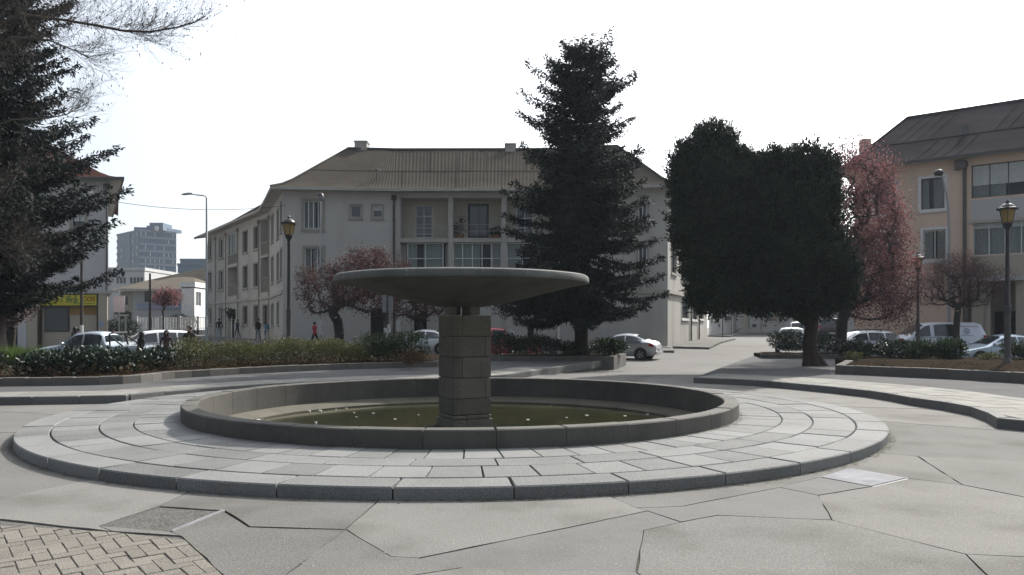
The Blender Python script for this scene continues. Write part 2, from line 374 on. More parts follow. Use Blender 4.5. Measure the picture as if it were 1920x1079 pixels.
# ================================================================ the setting: ground, plaza slabs
FC = (-0.871, 14.375)                                        # fountain centre
def build_ground():
    rr = [4.8, 6, 8, 10] + list(np.arange(12, 110, 2.0)) + [130, 170, 230, 320, 430, 560]
    n = 96; vs = []; fs = []
    for r in rr:
        for j in range(n):
            a = 2 * math.pi * j / n; x = FC[0] + r * math.cos(a); y = FC[1] + r * math.sin(a)
            vs.append((x, y, gz(y) - (.03 if y < 26.4 else 0.03 * max(0, 1 - (y - 26.4) / 1.5))))
    for i in range(len(rr) - 1):
        for j in range(n):
            a = i * n + j; b = i * n + (j + 1) % n; fs.append((a, a + n, b + n, b))
    mb = MB(); mb.add(vs, fs); o = mb.build('ground', M['ground'], smooth=40); tag(o, kind='structure')
    return o
build_ground()

def build_plaza():
    root = thing('plaza', None, None, (FC[0], FC[1], 0)); tag(root, kind='structure')
    if 'category' in root: del root['category']
    org = (FC[0], FC[1], 0)
    X0, X1, Y0, Y1 = -18.0, 17.0, 2.4, 26.2
    mb = MB(); n = 64
    ang = [2 * math.pi * j / n for j in range(n)]
    inner = [(FC[0] + 6.3 * math.cos(a), FC[1] + 6.3 * math.sin(a), -.014) for a in ang]
    outer = []
    for a in ang:
        c, s = math.cos(a), math.sin(a)
        t = min(((X1 if c > 0 else X0) - FC[0]) / c if abs(c) > 1e-6 else 1e9, ((Y1 if s > 0 else Y0) - FC[1]) / s if abs(s) > 1e-6 else 1e9)
        outer.append((FC[0] + t * c, FC[1] + t * s, -.014))
    mb.add(inner + outer, [(j, j + n, (j + 1) % n + n, (j + 1) % n) for j in range(n)])
    mb.build('joint_bed', M['joint'], root, org)
    nodes = {}; edges = set(); ring = []; border = []
    def nd(name, px=None, py=None, xy=None):
        if name not in nodes: nodes[name] = xy if xy else G(px, py)
        return name
    def rg(name, px, py):
        x, y = G(px, py); a = math.atan2(y - FC[1], x - FC[0])
        nodes[name] = (FC[0] + 6.5 * math.cos(a), FC[1] + 6.5 * math.sin(a)); ring.append((a, name)); return name
    def E(*ns):
        for a, b in zip(ns, ns[1:]): edges.add((a, b) if a < b else (b, a))
    def ext(a, px, py):
        (x, y), (u, v) = nodes[a], G(px, py); dx, dy = u - x, v - y; t = 1e9
        for lim, p, d in ((X0, x, dx), (X1, x, dx), (Y0, y, dy), (Y1, y, dy)):
            if abs(d) > 1e-9 and 1e-6 < (lim - p) / d < t: t = (lim - p) / d
        nm = a + '_x%d_%d' % (px, py); nodes[nm] = (x + dx * t, y + dy * t); border.append(nm); E(a, nm)
    def exg(a, u, v):
        nm = a + '_g%d_%d' % (u, v); nodes[nm] = (u, v); border.append(nm); E(a, nm)
    P = {'C2': (1925, 866), 'D2': (1925, 933), 'F6': (1925, 1044.2), 'A1': (1725, 809), 'A2': (1881, 829), 'B1': (1875, 807), 'C1': (1721, 856), 'D1': (1804, 909), 'PL': (1536, 895), 'PT': (1593, 878),
         'PR': (1703, 897), 'PB': (1633, 913), 'E1': (1462, 914), 'E2': (1282, 949), 'E3': (1240, 951), 'E4': (1193, 952), 'F1': (1534, 929),
         'F2': (1560, 975), 'F3': (1811, 1039), 'F4': (1346, 966), 'F5': (1277, 979), 'F0': (1214, 958), 'H1': (784, 1047), 'H2': (1063, 990),
         'H0': (733, 1044), 'K': (648, 993), 'L1': (867, 1065), 'L2': (1193, 1073), 'L3': (1207, 994), 'M1': (600, 992), 'M2': (467, 988),
         'N1': (185, 987), 'N2': (297, 950), 'N3': (420, 958), 'N4': (322, 998), 'b1': (0, 974), 'b2': (210, 997), 'b3': (340, 1005),
         'b4': (420, 1079), 'O1': (537, 1077), 'S1': (0, 935), 'J': (468, 1127), 'g': (1563, 927), 'M3': (630, 1001)}
    for k, (a, b) in P.items(): nd(k, a, b)
    rg('r0', 1560, 755); rg('r1', 1657, 782); rg('r2', 1645, 846); rg('r4', 1123, 930); rg('r5', 710, 945); rg('r6', 300, 925)
    rg('r7', 117, 905); rg('r8', 27, 816); rg('r9', 100, 786); rg('q1', 1200, 718); rg('q2', 560, 716); rg('r3', 1400, 914)
    E('r1', 'A1', 'A2'); exg('A2', X1, 9.4); E('r1', 'B1'); exg('B1', X1, 10.6); E('r2', 'C1'); E('C1', 'C2'); exg('C2', X1, 7.5)
    E('C1', 'D1'); E('D1', 'D2'); exg('D2', X1, 5.2); E('D1', 'PR'); E('PL', 'PT', 'PR', 'PB', 'PL'); E('PL', 'E1', 'E2', 'E3', 'E4', 'r4')
    E('E1', 'F1', 'F2', 'F3'); ext('F3', 1852, 1079); E('F3', 'F6'); exg('F6', X1, 3.4); E('F2', 'F4', 'F5', 'F0', 'E4'); E('PB', 'F1')
    E('H0', 'H1', 'H2', 'F0'); E('H0', 'K', 'r5'); E('H1', 'L1', 'L2', 'L3', 'F5'); ext('L2', 1215, 1088); E('L1', 'J')
    E('K', 'M1', 'M2', 'N3'); E('N1', 'N2', 'N3', 'N4', 'N1'); E('b1', 'b2', 'b3', 'b4'); E('N1', 'b2'); E('N4', 'b3'); E('N2', 'r6')
    exg('b1', X0, 7.0); E('b4', 'J'); E('K', 'O1', 'J'); ext('J', 500, 1300); E('r7', 'S1'); exg('S1', X0, 8.8); exg('r8', X0, 11.6)
    ext('r9', -10, 770); exg('r0', X1, 12.6); ext('q1', 1240, 700); ext('q2', 520, 700); E('E3', 'r3'); edges.discard(('E3', 'r3'))
    nodes.pop('M3'); nodes.pop('g')
    ring.sort(); E(*([n_ for _, n_ in ring] + [ring[0][1]]))
    for i, (x, y) in enumerate(((X0, Y0), (X1, Y0), (X1, Y1), (X0, Y1))): nodes['c%d' % i] = (x, y); border.append('c%d' % i)
    border.sort(key=lambda k: math.atan2(nodes[k][1] - 14.3, nodes[k][0] + .5)); E(*(border + [border[0]]))
    nb = {}
    for a, b in edges: nb.setdefault(a, []).append(b); nb.setdefault(b, []).append(a)
    for k in nb: nb[k].sort(key=lambda q: math.atan2(nodes[q][1] - nodes[k][1], nodes[q][0] - nodes[k][0]))
    seen = set(); faces = []
    for a in nb:
        for b in nb[a]:
            if (a, b) in seen: continue
            f = []; u, v = a, b
            while (u, v) not in seen:
                seen.add((u, v)); f.append(u); l = nb[v]; w = l[(l.index(u) - 1) % len(l)]; u, v = v, w
            faces.append(f)
    def inside(poly, p):
        c = False; n_ = len(poly)
        for i in range(n_):
            (x, y), (u, v) = poly[i], poly[i - 1]
            if (y > p[1]) != (v > p[1]) and p[0] < (u - x) * (p[1] - y) / (v - y) + x: c = not c
        return c
    dark = [G(1400, 950), G(1050, 1025), G(1580, 912)]
    plate_c = G(1616, 896); patch_c = G(300, 975); brick_c = G(150, 1050); polys = {}
    for f in faces:
        poly = [nodes[k] for k in f]; n_ = len(poly)
        area = sum(poly[i][0] * poly[(i + 1) % n_][1] - poly[(i + 1) % n_][0] * poly[i][1] for i in range(n_)) / 2
        if area <= 0 or inside(poly, FC): continue
        ins = []
        for i in range(n_):                                   # inset each slab by half a joint
            p0, p1, p2 = [Vector(poly[(i + d) % n_]) for d in (-1, 0, 1)]
            e1 = (p1 - p0).normalized(); e2 = (p2 - p1).normalized(); n1 = Vector((-e1.y, e1.x)); n2 = Vector((-e2.y, e2.x))
            b = (n1 + n2); b = n1 if b.length < .3 else b.normalized(); k = random.uniform(.003, .011) / max(.45, b.dot(n1))
            ins.append(tuple(p1 + b * k))
        if inside(poly, plate_c): polys['plate'] = poly; continue
        if inside(poly, brick_c): polys['brick'] = ins; continue
        m_ = M['patch'] if inside(poly, patch_c) else M['slab_dark'] if any(inside(poly, d) for d in dark) else M['slab']
        mb = MB(); dz = random.uniform(-.003, .003) - (.005 if m_ is M['patch'] else 0)
        dense = []
        for i in range(n_):
            p, q = Vector(ins[i]), Vector(ins[(i + 1) % n_]); k = max(1, min(9, int((q - p).length / .22)))
            for j in range(k):
                t = p.lerp(q, j / k)
                if j: t += Vector((random.uniform(-.008, .008), random.uniform(-.008, .008)))
                dense.append(tuple(t))
        mb.prism(dense, -.06, dz); mb.build('concrete_slab', m_, root, org)
    return root, polys
PLAZA, PP = build_plaza()

# inspection cover and strip of trim
def build_cover():
    c = G(1616, 896); T = thing('inspection_cover', 'pale metal inspection cover set among the plaza slabs, with blurred marks', 'inspection cover', (c[0], c[1], -.01))
    P = [Vector(p) for p in PP['plate']]; P.sort(key=lambda p: math.atan2(p.y - c[1], p.x - c[0])); cc = sum(P, Vector((0, 0))) / 4
    ins = [tuple(cc + (p - cc) * .95) for p in P]
    mb = MB(); mb.prism(ins, -.04, .004); mb.build('lid', M['lid'], T, T.location)
    mb = MB()
    a, b, c_, d = [Vector(p) for p in ins]
    for i, (p, q) in enumerate(((a, b), (b, c_), (c_, d), (d, a))):
        n = (q - p).normalized(); w = Vector((n.y, -n.x)); off = w * .008
        mb.prism([tuple(p + off), tuple(p + off + w * .03), tuple(q + off + w * .03), tuple(q + off)], -.03, -.001 - .0005 * i)
    mb.build('frame', M['dark_frame'], T, T.location)
    mb = MB()
    def at(u, v): p = a.lerp(b, u).lerp(d.lerp(c_, u), v); return (p.x, p.y)
    for (u, v, l) in ((.18, .36, .5), (.2, .62, .32), (.55, .62, .22)):
        for k in range(int(l / .03)):
            uu = u + k * .03
            if random.random() < .25: continue
            mb.prism([at(uu, v), at(uu + .018, v), at(uu + .018, v + random.uniform(.02, .05)), at(uu, v + .02)], .0042, .0052)
    mb.build('marking', M['sign_back'], T, T.location)
build_cover()
def build_strip():
    a = Vector((*G(322, 998), 0)); b = Vector((*G(420, 958), 0)); mb = MB(); d = (b - a); w = d.cross(ZV).normalized()
    mb.obox(a + Vector((0, 0, -.02)) - w * .012, d, w * .012, (0, 0, .034)); mb.obox(a + Vector((0, 0, -.02)) + w * .004, d, w * .008, (0, 0, .03))
    o = mb.build('metal_strip', M['lid'], None, tuple(a)); o.location = a
    tag(o, 'thin bright metal edging strip along the rough mortar patch', 'metal strip')
build_strip()

def build_bricks():
    root = thing('brick_paving', None, None, (-4, 4.5, 0)); tag(root, kind='structure'); org = (-4, 4.5, 0)
    poly = PP['brick']; base = [Vector(p) for p in poly]
    mb = MB(); mb.prism(poly, -.08, -.010); mb.build('bedding', M['patch'], root, org)
    def inside(p):
        c = False; n_ = len(poly)
        for i in range(n_):
            (x, y), (u, v) = poly[i], poly[i - 1]
            if (y > p[1]) != (v > p[1]) and p[0] < (u - x) * (p[1] - y) / (v - y) + x: c = not c
        return c
    L_, W_, g = .22, .11, .005; ca, sa = math.cos(R(38)), math.sin(R(38)); o0 = Vector(G(300, 1030)); cells = []
    me = {}; cutlines = [(Vector(G(*u)), Vector(G(*v))) for u, v in (((0, 974), (210, 997)), ((210, 997), (340, 1005)), ((340, 1005), (420, 1079)), ((420, 1079), (468, 1127)))]
    for h in (0, 1):
        mb = MB(); a, b = (L_, W_) if h == 0 else (W_, L_)
        mb.cbox(g / 2, a - g / 2, g / 2, b - g / 2, -.06, 0, .005); o = mb.build('brick', M['brick']); me[h] = o.data; bpy.data.objects.remove(o)
    for i in range(-60, 60):
        for j in range(-60, 60):
            k = (i - j) % 4                                   # herringbone on a W grid
            if k == 0: h, w, hh = 0, L_, W_
            elif k == 3: h, w, hh = 1, W_, L_
            else: continue
            x, y = i * W_, j * W_
            if h == 1 and False: continue
            cx, cy = x + w / 2, y + hh / 2
            p = o0 + Vector((cx * ca - cy * sa, cx * sa + cy * ca))
            q = o0 + Vector((x * ca - y * sa, x * sa + y * ca)); a_, b_ = (L_, W_) if h == 0 else (W_, L_)
            ex, ey = Vector((ca, sa)), Vector((-sa, ca)); cor = [q + ex * (g / 2) + ey * (g / 2), q + ex * (a_ - g / 2) + ey * (g / 2), q + ex * (a_ - g / 2) + ey * (b_ - g / 2), q + ex * (g / 2) + ey * (b_ - g / 2)]
            n_in = sum(inside(c_) for c_ in cor)
            if n_in == 0: continue
            cut = None
            if n_in < 4:                                      # bricks cut along the straight edges of the field
                cut = cor
                for (A_, B_) in cutlines:
                    out_ = []; d_ = B_ - A_; nn_ = Vector((-d_.y, d_.x)).normalized(); nn_ = nn_ if (Vector(G(150, 1050)) - A_).dot(nn_) > 0 else -nn_
                    for k_ in range(len(cut)):
                        P_, Q_ = cut[k_], cut[(k_ + 1) % len(cut)]; dp, dq = (P_ - A_).dot(nn_) - .006, (Q_ - A_).dot(nn_) - .006
                        if dp >= 0: out_.append(P_)
                        if dp * dq < 0: out_.append(P_.lerp(Q_, dp / (dp - dq)))
                    cut = out_
                    if len(cut) < 3: break
                if len(cut) < 3: continue
            cells.append(((p - Vector((-2.6, 5.4))).length, h, q, cut))
    cells.sort(key=lambda t: t[0])
    for _, h, q, cut in cells[:298]:
        if cut:
            mb = MB(); c_ = sum(cut, Vector((0, 0))) / len(cut); mb.prism([tuple(v - c_) for v in cut], -.06, random.uniform(-.004, 0)); o = mb.build('brick', M['brick'], root); o.location = (c_.x - org[0], c_.y - org[1], 0); continue
        o = link('brick', me[h], root); o.location = (q.x - org[0], q.y - org[1], random.uniform(-.006, .001)); o.rotation_euler = (random.uniform(-.008, .008), random.uniform(-.008, .008), R(38) + random.uniform(-.008, .008))
    mb = MB()                                                 # border course where the paving meets the slabs and the rest past the limit
    rest = cells[298:]
    for _, h, q, cut in rest:
        if cut: continue
        a, b = (L_, W_) if h == 0 else (W_, L_); ex = Vector((ca, sa, 0)); ey = Vector((-sa, ca, 0))
        mb.obox(Vector((q.x, q.y, -.06)) + ex * .004 + ey * .004, ex * (a - g), ey * (b - g), (0, 0, .058 + random.uniform(-.004, .002)))
    if rest: mb.build('brick_field', M['brick'], root, org, kind='stuff')
build_bricks()

# ================================================================ fountain
def wedge(r0, r1, da, z0, z1, ch, gap, n):
    """curved block about the origin, centred on angle 0, chamfered top"""
    mb = MB(); rows = []
    for k in range(n + 1):
        t = k / n - .5
        def pt(r, z, dg): a = t * (da - dg / r); return (r * math.cos(a), r * math.sin(a), z)
        rows.append([pt(r0, z0, gap), pt(r1, z0, gap), pt(r1, z1 - ch, gap), pt(r1 - ch, z1, gap + 2 * ch), pt(r0 + ch, z1, gap + 2 * ch), pt(r0, z1 - ch, gap)])
    vs = [p for r in rows for p in r]; fs = []
    for k in range(n):
        for j in range(6):
            a = k * 6 + j; b = k * 6 + (j + 1) % 6; fs.append((a, b, b + 6, a + 6))
    fs.append(tuple(range(5, -1, -1))); fs.append(tuple(n * 6 + j for j in range(6)))
    mb.add(vs, fs); return mb
def build_fountain():
    T = thing('fountain', 'round stone fountain with a wide shallow bowl on a square pillar', 'fountain', (FC[0], FC[1], 0))
    H = .129
    mb = MB(); mb.lathe([(7.12, -.05), (7.12, H - .03), (4.80, H - .03), (4.80, -.4)], 96); mb.build('platform_core', M['joint'], T)
    rings = [(4.90, 5.622, 76, .010), (5.64, 6.092, 39, .011), (6.11, 6.712, 72, .011), (6.73, 7.166, 39, .014)]
    a0 = -math.pi / 2
    for (r0, r1, n, gap) in rings:
        da = 2 * math.pi / n; m_ = wedge(r0, r1, da, (-.12 if r1 > 7 else H - .1), H, .008 if r1 < 7 else .014, gap, 3 if n > 50 else 6)
        ob = m_.build('paving_stone', M['granite'], T); me = ob.data; jit = random.uniform(0, da)
        for k in range(n):
            o = ob if k == 0 else link('paving_stone', me, T)
            o.rotation_euler = (0, 0, a0 + jit + k * da); o.location = (0, 0, random.uniform(-.004, .004))
    n = 34; da = 2 * math.pi / n
    ob = wedge(4.70, 4.952, da, -.13, .367, .016, .007, 5).build('rim_stone', M['rim'], T)
    for k in range(n):
        o = ob if k == 0 else link('rim_stone', ob.data, T)
        o.rotation_euler = (0, 0, a0 + .045 + k * da); o.location = (0, 0, random.uniform(-.006, .006))
    mb = MB(); mb.lathe([(4.71, -.09), (4.62, -.105), (4.40, -.17), (4.36, -.2), (4.34, -.5), (0.01, -.5)], 96)
    mb.lathe([(4.83, .0), (4.72, -.0), (4.72, -.14)], 96)
    mb.build('basin_ledge', M['basin'], T, smooth=35)
    # pillar of coursed blocks
    th = R(27.5); s = .755; ez = Vector((0, 0, 1)); ca, sa = math.cos(th), math.sin(th)
    ux = Vector((ca, sa, 0)); uy = Vector((-sa, ca, 0)); cpx = px_x(871, 14.375) - FC[0]
    cc = Vector((cpx, 0, 0))
    def blk(name, u0, u1, v0, v1, z0, z1, m_):
        mb = MB(); c = .010; g = .005
        u0 += g; u1 -= g; v0 += g; v1 -= g; z0 += g; z1 -= g
        o = cc
        def q(u, v, z): return o + ux * u + uy * v + ez * z
        vs = []
        for z, e in ((z0, c), (z0 + c, 0), (z1 - c, 0), (z1, c)):
            vs += [q(u0 + e, v0 + e, z), q(u1 - e, v0 + e, z), q(u1 - e, v1 - e, z), q(u0 + e, v1 - e, z)]
        fs = [(3, 2, 1, 0), (12, 13, 14, 15)]
        for r in range(3):
            for j in range(4):
                a = r * 4 + j; b = r * 4 + (j + 1) % 4; fs.append((a, b, b + 4, a + 4))
        mb.add(vs, fs); return mb.build(name, m_, T)
    h = s / 2; zc = [.32, .70, 1.09, 1.47, 1.862]; z0 = .02
    mb = MB(); mb.obox(cc - ux * (h - .03) - uy * (h - .03) + ez * -.48, ux * (s - .06), uy * (s - .06), ez * 2.33); mb.build('pillar_core', M['joint'], T)
    for i, z1 in enumerate(zc):
        cut = (-.28 if i % 2 else .20)
        if i % 2 == 0:
            blk('pillar_block', -h, -h + .17, -h, h, z0, z1, M['pillar']); blk('pillar_block', -h + .17, h, -h, h, z0, z1, M['pillar'])
        else:
            blk('pillar_block', -h, h - .12, -h, .05, z0, z1, M['pillar']); blk('pillar_block', -h, h - .12, .05, h, z0, z1, M['pillar']); blk('pillar_block', h - .12, h, -h, h, z0, z1, M['pillar'])
        z0 = z1
    for (a, b, e) in ((-.06, .018, .012), (-.48, -.062, .03)):
        blk('plinth_block', -h - e, -h + .25, -h - e, h + e, a, b, M['pillar']); blk('plinth_block', -h + .25, h + e, -h - e, h + e, a, b, M['pillar'])
    # supports under the bowl
    for (u, v, w, d) in ((-.30, -.05, .16, .2), (.05, -.3, .2, .16), (.2, .12, .16, .2), (-.12, .2, .2, .16)):
        blk('bowl_support', u - w / 2, u + w / 2, v - d / 2, v + d / 2, 1.865, 2.10, M['pillar'])
    mb = MB(); mb.tube([cc + ez * 1.86, cc + ez * 2.15], .05, 10); mb.build('water_pipe', M['iron_worn'], T)
    # the bowl, thick rim, lightly uneven
    def jit(a): return 1 + .0025 * math.sin(5 * a + 1) + .002 * math.sin(11 * a)
    cb = (px_x(867, 14.375) - FC[0], 0, 0)
    prof = [(.02, 2.02), (.42, 2.025), (.55, 2.05), (.75, 2.09), (1.1, 2.165), (1.5, 2.265), (1.9, 2.365), (2.2, 2.435), (2.33, 2.448), (2.372, 2.455), (2.384, 2.475), (2.386, 2.53),
            (2.372, 2.572), (2.34, 2.592), (2.30, 2.598), (2.25, 2.598), (2.15, 2.585), (1.9, 2.53), (1.3, 2.4), (.6, 2.3), (.02, 2.28)]
    mb = MB(); mb.lathe(prof, 128, cb, jit=jit); mb.build('bowl', M['bowl'], T, smooth=38)
    mb = MB()
    for k in range(15):
        a = random.uniform(-2.75, -.4); w = random.uniform(.006, .018); z1 = 2.58 - random.uniform(0, .03); z0_ = z1 - random.uniform(.03, .10)
        for (za, zb) in ((z0_, z1),):
            r = 2.3875 * (1 + .0025 * math.sin(5 * a + 1) + .002 * math.sin(11 * a)); r2 = r - max(0, zb - 2.53) * .35
            p = [(cb[0] + rr * math.cos(q), rr * math.sin(q), z) for rr, q, z in ((r, a, za), (r, a + w * .6 / r, za), (r2 + .002, a + w / r, zb), (r2 + .002, a, zb))]; mb.quad(*p)
    mb.build('lime_streaks', M['lime'], T, kind='stuff')
    # water and things afloat
    mb = MB(); k = 96
    mb.add([(FC[0] + 4.37 * math.cos(2 * math.pi * j / k), FC[1] + 4.37 * math.sin(2 * math.pi * j / k), -.225) for j in range(k)], [tuple(range(k))])
    tag(mb.build('water', M['water']), kind='structure')
    fl = MB()
    spots = [(580, 772), (600, 771), (630, 768), (650, 766), (471, 790), (484, 788), (664, 774), (668, 782), (700, 775), (741, 786), (785, 778), (820, 783), (592, 794), (1062, 783), (1100, 779), (1172, 780), (1214, 777), (1032, 761), (990, 787)]
    for (a, b) in spots:
        x, y = G(a, b, -.22); r = random.uniform(.012, .045) * (1.2 if a < 600 else 1); n_ = 7; ph = random.random()
        pts = [(x + r * random.uniform(.6, 1.2) * math.cos(ph + 6.283 * j / n_), y + r * random.uniform(.6, 1.2) * math.sin(ph + 6.283 * j / n_)) for j in range(n_)]
        fl.prism(pts, -.228, -.215 + random.uniform(0, .03) * (a < 610))
    for k in range(70):
        a = math.pi + random.uniform(-.25, .55); r = random.uniform(4.22, 4.35); x = FC[0] + r * math.cos(a); y = FC[1] + r * math.sin(a); w = random.uniform(.008, .02)
        fl.prism([(x, y), (x + w, y), (x + w, y + w * 1.5), (x, y + w)], -.228, -.22)
    tag(fl.build('floating_litter', M['litter']), 'scraps of white litter floating on the murky fountain water', 'litter', kind='stuff')
build_fountain()
def moss_ring():
    g = np.random.default_rng(12); mb = MB()
    for (R0, z, n, a0, a1) in ((7.17, .001, 1600, -1.5, 1.0), (7.17, .001, 500, -3.1, -1.5), (4.955, .130, 900, -1.3, .9)):
        for _ in range(n):
            a = g.uniform(a0, a1); r = R0 + abs(g.normal()) * .045; s_ = g.uniform(.004, .018); x, y = FC[0] + r * math.cos(a), FC[1] + r * math.sin(a); ph = g.random() * 6.28
            mb.add([(x + s_ * g.uniform(.5, 1.3) * math.cos(ph + j * 1.2566), y + s_ * g.uniform(.5, 1.3) * math.sin(ph + j * 1.2566), z + .006 + g.random() * .004) for j in range(5)], [(0, 1, 2, 3, 4)])
    tag(mb.build('moss', M['moss']), 'dirty green moss and grit gathered at the foot of the fountain steps', 'moss', kind='stuff')
moss_ring()

# ================================================================ raised pavements, planter walls, soil
def poly_fill(name, poly, z0, z1, m, parent=None, org=None):
    mb = MB(); mb.prism(poly, z0, z1); return mb.build(name, m, parent, org)
def band_blocks(name, P, w, z0, z1, m, parent, org, ch=.012, gap=.004, dz=.004):
    """blocks that follow a path; P already resampled at block length; w to the left of travel"""
    A = P; B = offset(P, w)
    for i in range(len(P) - 1):
        a0, a1, b0, b1 = [Vector((*p, 0)) for p in (A[i], A[i + 1], B[i], B[i + 1])]
        t = (a1 - a0).normalized() * gap; a0, b0, a1, b1 = a0 + t, b0 + t, a1 - t, b1 - t
        cen = (a0 + a1 + b0 + b1) / 4; d = random.uniform(-dz, dz); vs = []
        zs0 = z0(cen.y) if callable(z0) else z0; zs1 = z1(cen.y) if callable(z1) else z1
        for z, e in ((zs0, 0), (zs1 - ch + d, 0), (zs1 + d, ch)):
            for p in (a0, a1, b1, b0):
                v = (cen - p); q = p + v.normalized() * e * 1.4; vs.append((q.x - cen.x, q.y - cen.y, z))
        mb = MB(); mb.add(vs, [(3, 2, 1, 0), (8, 9, 10, 11)] + [(r * 4 + j, r * 4 + (j + 1) % 4, r * 4 + 4 + (j + 1) % 4, r * 4 + 4 + j) for r in range(2) for j in range(4)])
        o = mb.build(name, m, parent); o.location = (cen.x - org[0], cen.y - org[1], 0)
PZ_ = .17
# right hand pavement (camera side kerb runs from the street gap round to the right)
kr = [G(a, b, PZ_) for a, b in ((1300, 708), (1413, 713), (1523, 722), (1633, 733), (1723, 748), (1800, 758), (1847, 772), (1873, 785), (1925, 790), (2060, 797), (2400, 806))]
KR = catmull(kr, .9)
wr = [G(a, b, PZ_) for a, b in ((1566, 701), (1640, 704), (1700, 707), (1800, 711.5), (1920, 719), (2100, 731), (2350, 745))]
WR = catmull(wr, .55)
WEND = [(WR[0][0] + 1.6, WR[0][1] + 3.2)]
def pavement(label_name, K, fill, rows, tw, tl, loc):
    root = thing('pavement', None, None, (*loc, 0)); tag(root, kind='structure')
    poly_fill('asphalt_strip', fill, -.2, PZ_ - .012, M['asphalt'], root, (*loc, 0))
    band_blocks('kerb_stone', K, .2, -.1, PZ_, M['kerb'], root, (*loc, 0), .018)
    off = .204
    for r in range(rows):
        Q = polyline(offset(polyline(K, .2), off + r * tw), tl)
        band_blocks('tile', Q, tw - .008, PZ_ - .05, PZ_ - .002, M['tile'], root, (*loc, 0), .006, .004, .003)
    return root
fillR = [tuple(p) for p in offset(KR, .03)] + [(16.5, 11.6), (26, 11.2), (30, 16), (WR[-1][0] + 1, WR[-1][1] + 1)] + [tuple(p) for p in offset(WR, .25)[::-1]] + [(12.6, 28.2), (15.6, 32), (15.2, 36.2), (13.6, 40.2), (12.9, 40.2)]
pavement('right', KR, fillR, 4, .5, .62, (9, 18))
# left hand pavement
kl = [G(a, b, PZ_) for a, b in ((1127, 677), (1050, 688), (990, 697.5), (945, 703), (900, 706), (818, 708.5), (700, 711), (600, 715.5), (530, 719), (480, 721.5), (370, 729.5), (300, 735), (245, 740.5))]
kl2 = [G(a, b, PZ_) for a, b in ((237, 741.5), (150, 743), (0, 745), (-200, 747), (-500, 751))]
KL1 = catmull(kl, .95)[::-1]; KL2 = polyline(kl2[::-1], .95)
wl = [G(a, b, PZ_) for a, b in ((-500, 738), (-150, 727), (0, 724), (225, 720), (320, 710), (400, 705), (480, 700), (640, 693), (818, 688))]
WL = catmull(wl, .55)
def left_pavement():
    loc = (-6, 21); root = thing('pavement', None, None, (*loc, 0)); tag(root, kind='structure')
    fill = [tuple(p) for p in offset(KL2, .03)] + [tuple(p) for p in offset(KL1, .03)] + [(4.3, 33.6), (-2.6, 33.6), (WL[-1][0] + .2, WL[-1][1] + .5)] + [tuple(p) for p in offset(WL, .25)[::-1]]
    poly_fill('asphalt_strip', fill, -.2, PZ_ - .012, M['asphalt'], root, (*loc, 0))
    for K in (KL2, KL1): band_blocks('kerb_stone', K, .2, -.1, PZ_, M['kerb'], root, (*loc, 0), .018)
    for K in (KL2, KL1[:-6]):
        for r in range(3):
            Q = polyline(offset(polyline(K, .2), .204 + r * .4), .5)
            band_blocks('tile', Q, .392, PZ_ - .05, PZ_ - .002, M['tile'], root, (*loc, 0), .006, .004, .003)
left_pavement()
def planter(P, zt, label, soil_poly, loc, extra=None, m=None):
    T = thing('planter_wall', label, 'planter wall', (*loc, PZ_))
    band_blocks('stone', P, .26, PZ_ - .6, zt, M['wall_stone'], T, (*loc, PZ_), .015, .004, .006)
    for o in T.children: o.location.z = -PZ_
    if extra is not None:
        band_blocks('stone', extra, .26, PZ_ - .6, zt, M['wall_stone'], T, (*loc, PZ_), .015, .004, .006)
        for o in T.children: o.location.z = -PZ_
    return T
def soil_bed(poly, zt, label='soil'):
    poly = np.array(poly); mb = MB(); n = len(poly)
    xs = np.arange(poly[:, 0].min() - .4, poly[:, 0].max() + .4, .4); ys = np.arange(poly[:, 1].min() - .4, poly[:, 1].max() + .4, .4)
    mb.prism([tuple(p) for p in poly], -.3, zt - .05)
    def inside(x, y):
        c = False
        for i in range(n):
            (a, b), (u, v) = poly[i], poly[i - 1]
            if (b > y) != (v > y) and x < (u - a) * (y - b) / (v - b) + a: c = not c
        return c
    hz = {}
    for i, x in enumerate(xs):
        for j, y in enumerate(ys): hz[i, j] = zt - .02 + random.uniform(-.02, .035)
    for i in range(len(xs) - 1):
        for j in range(len(ys) - 1):
            if all(inside(xs[i + a], ys[j + b]) for a in (0, 1) for b in (0, 1)):
                mb.quad(*[(xs[i + a], ys[j + b], hz[i + a, j + b]) for a, b in ((0, 0), (1, 0), (1, 1), (0, 1))])
    o = mb.build('soil', M['soil'], smooth=60); tag(o, kind='structure'); return o
ZL, ZR = .365, .44
planter(WL, ZL, 'long low stone planter wall holding the hedge behind the fountain', None, (WL[20][0], WL[20][1]), polyline([tuple(WL[-1]), (-2.45, 30.6), (-2.2, 33.2)], .55))
bl = [tuple(p) for p in offset(WL, .22)]
soil_bed(bl + [(-2.6, 30.6), (-2.4, 33.2), (4.3, 33.2), (5.2, 35.6), (5.0, 37.0), (-4, 37.0), (-9, 31.5), (-14, 27.5), (-22, 26.5)], ZL)
we = polyline([tuple(WR[0] + np.array((1.9, 3.6))), tuple(WR[0])], .55)
planter(WR, ZR, 'curved low stone planter wall round the bare soil bed by the street lamp', None, (WR[12][0], WR[12][1]), we)
soil_bed([tuple(p) for p in offset(WR, .22)] + [(30, 21.5), (30, 31), (13, 30.6), (12.3, 28.0)], ZR)
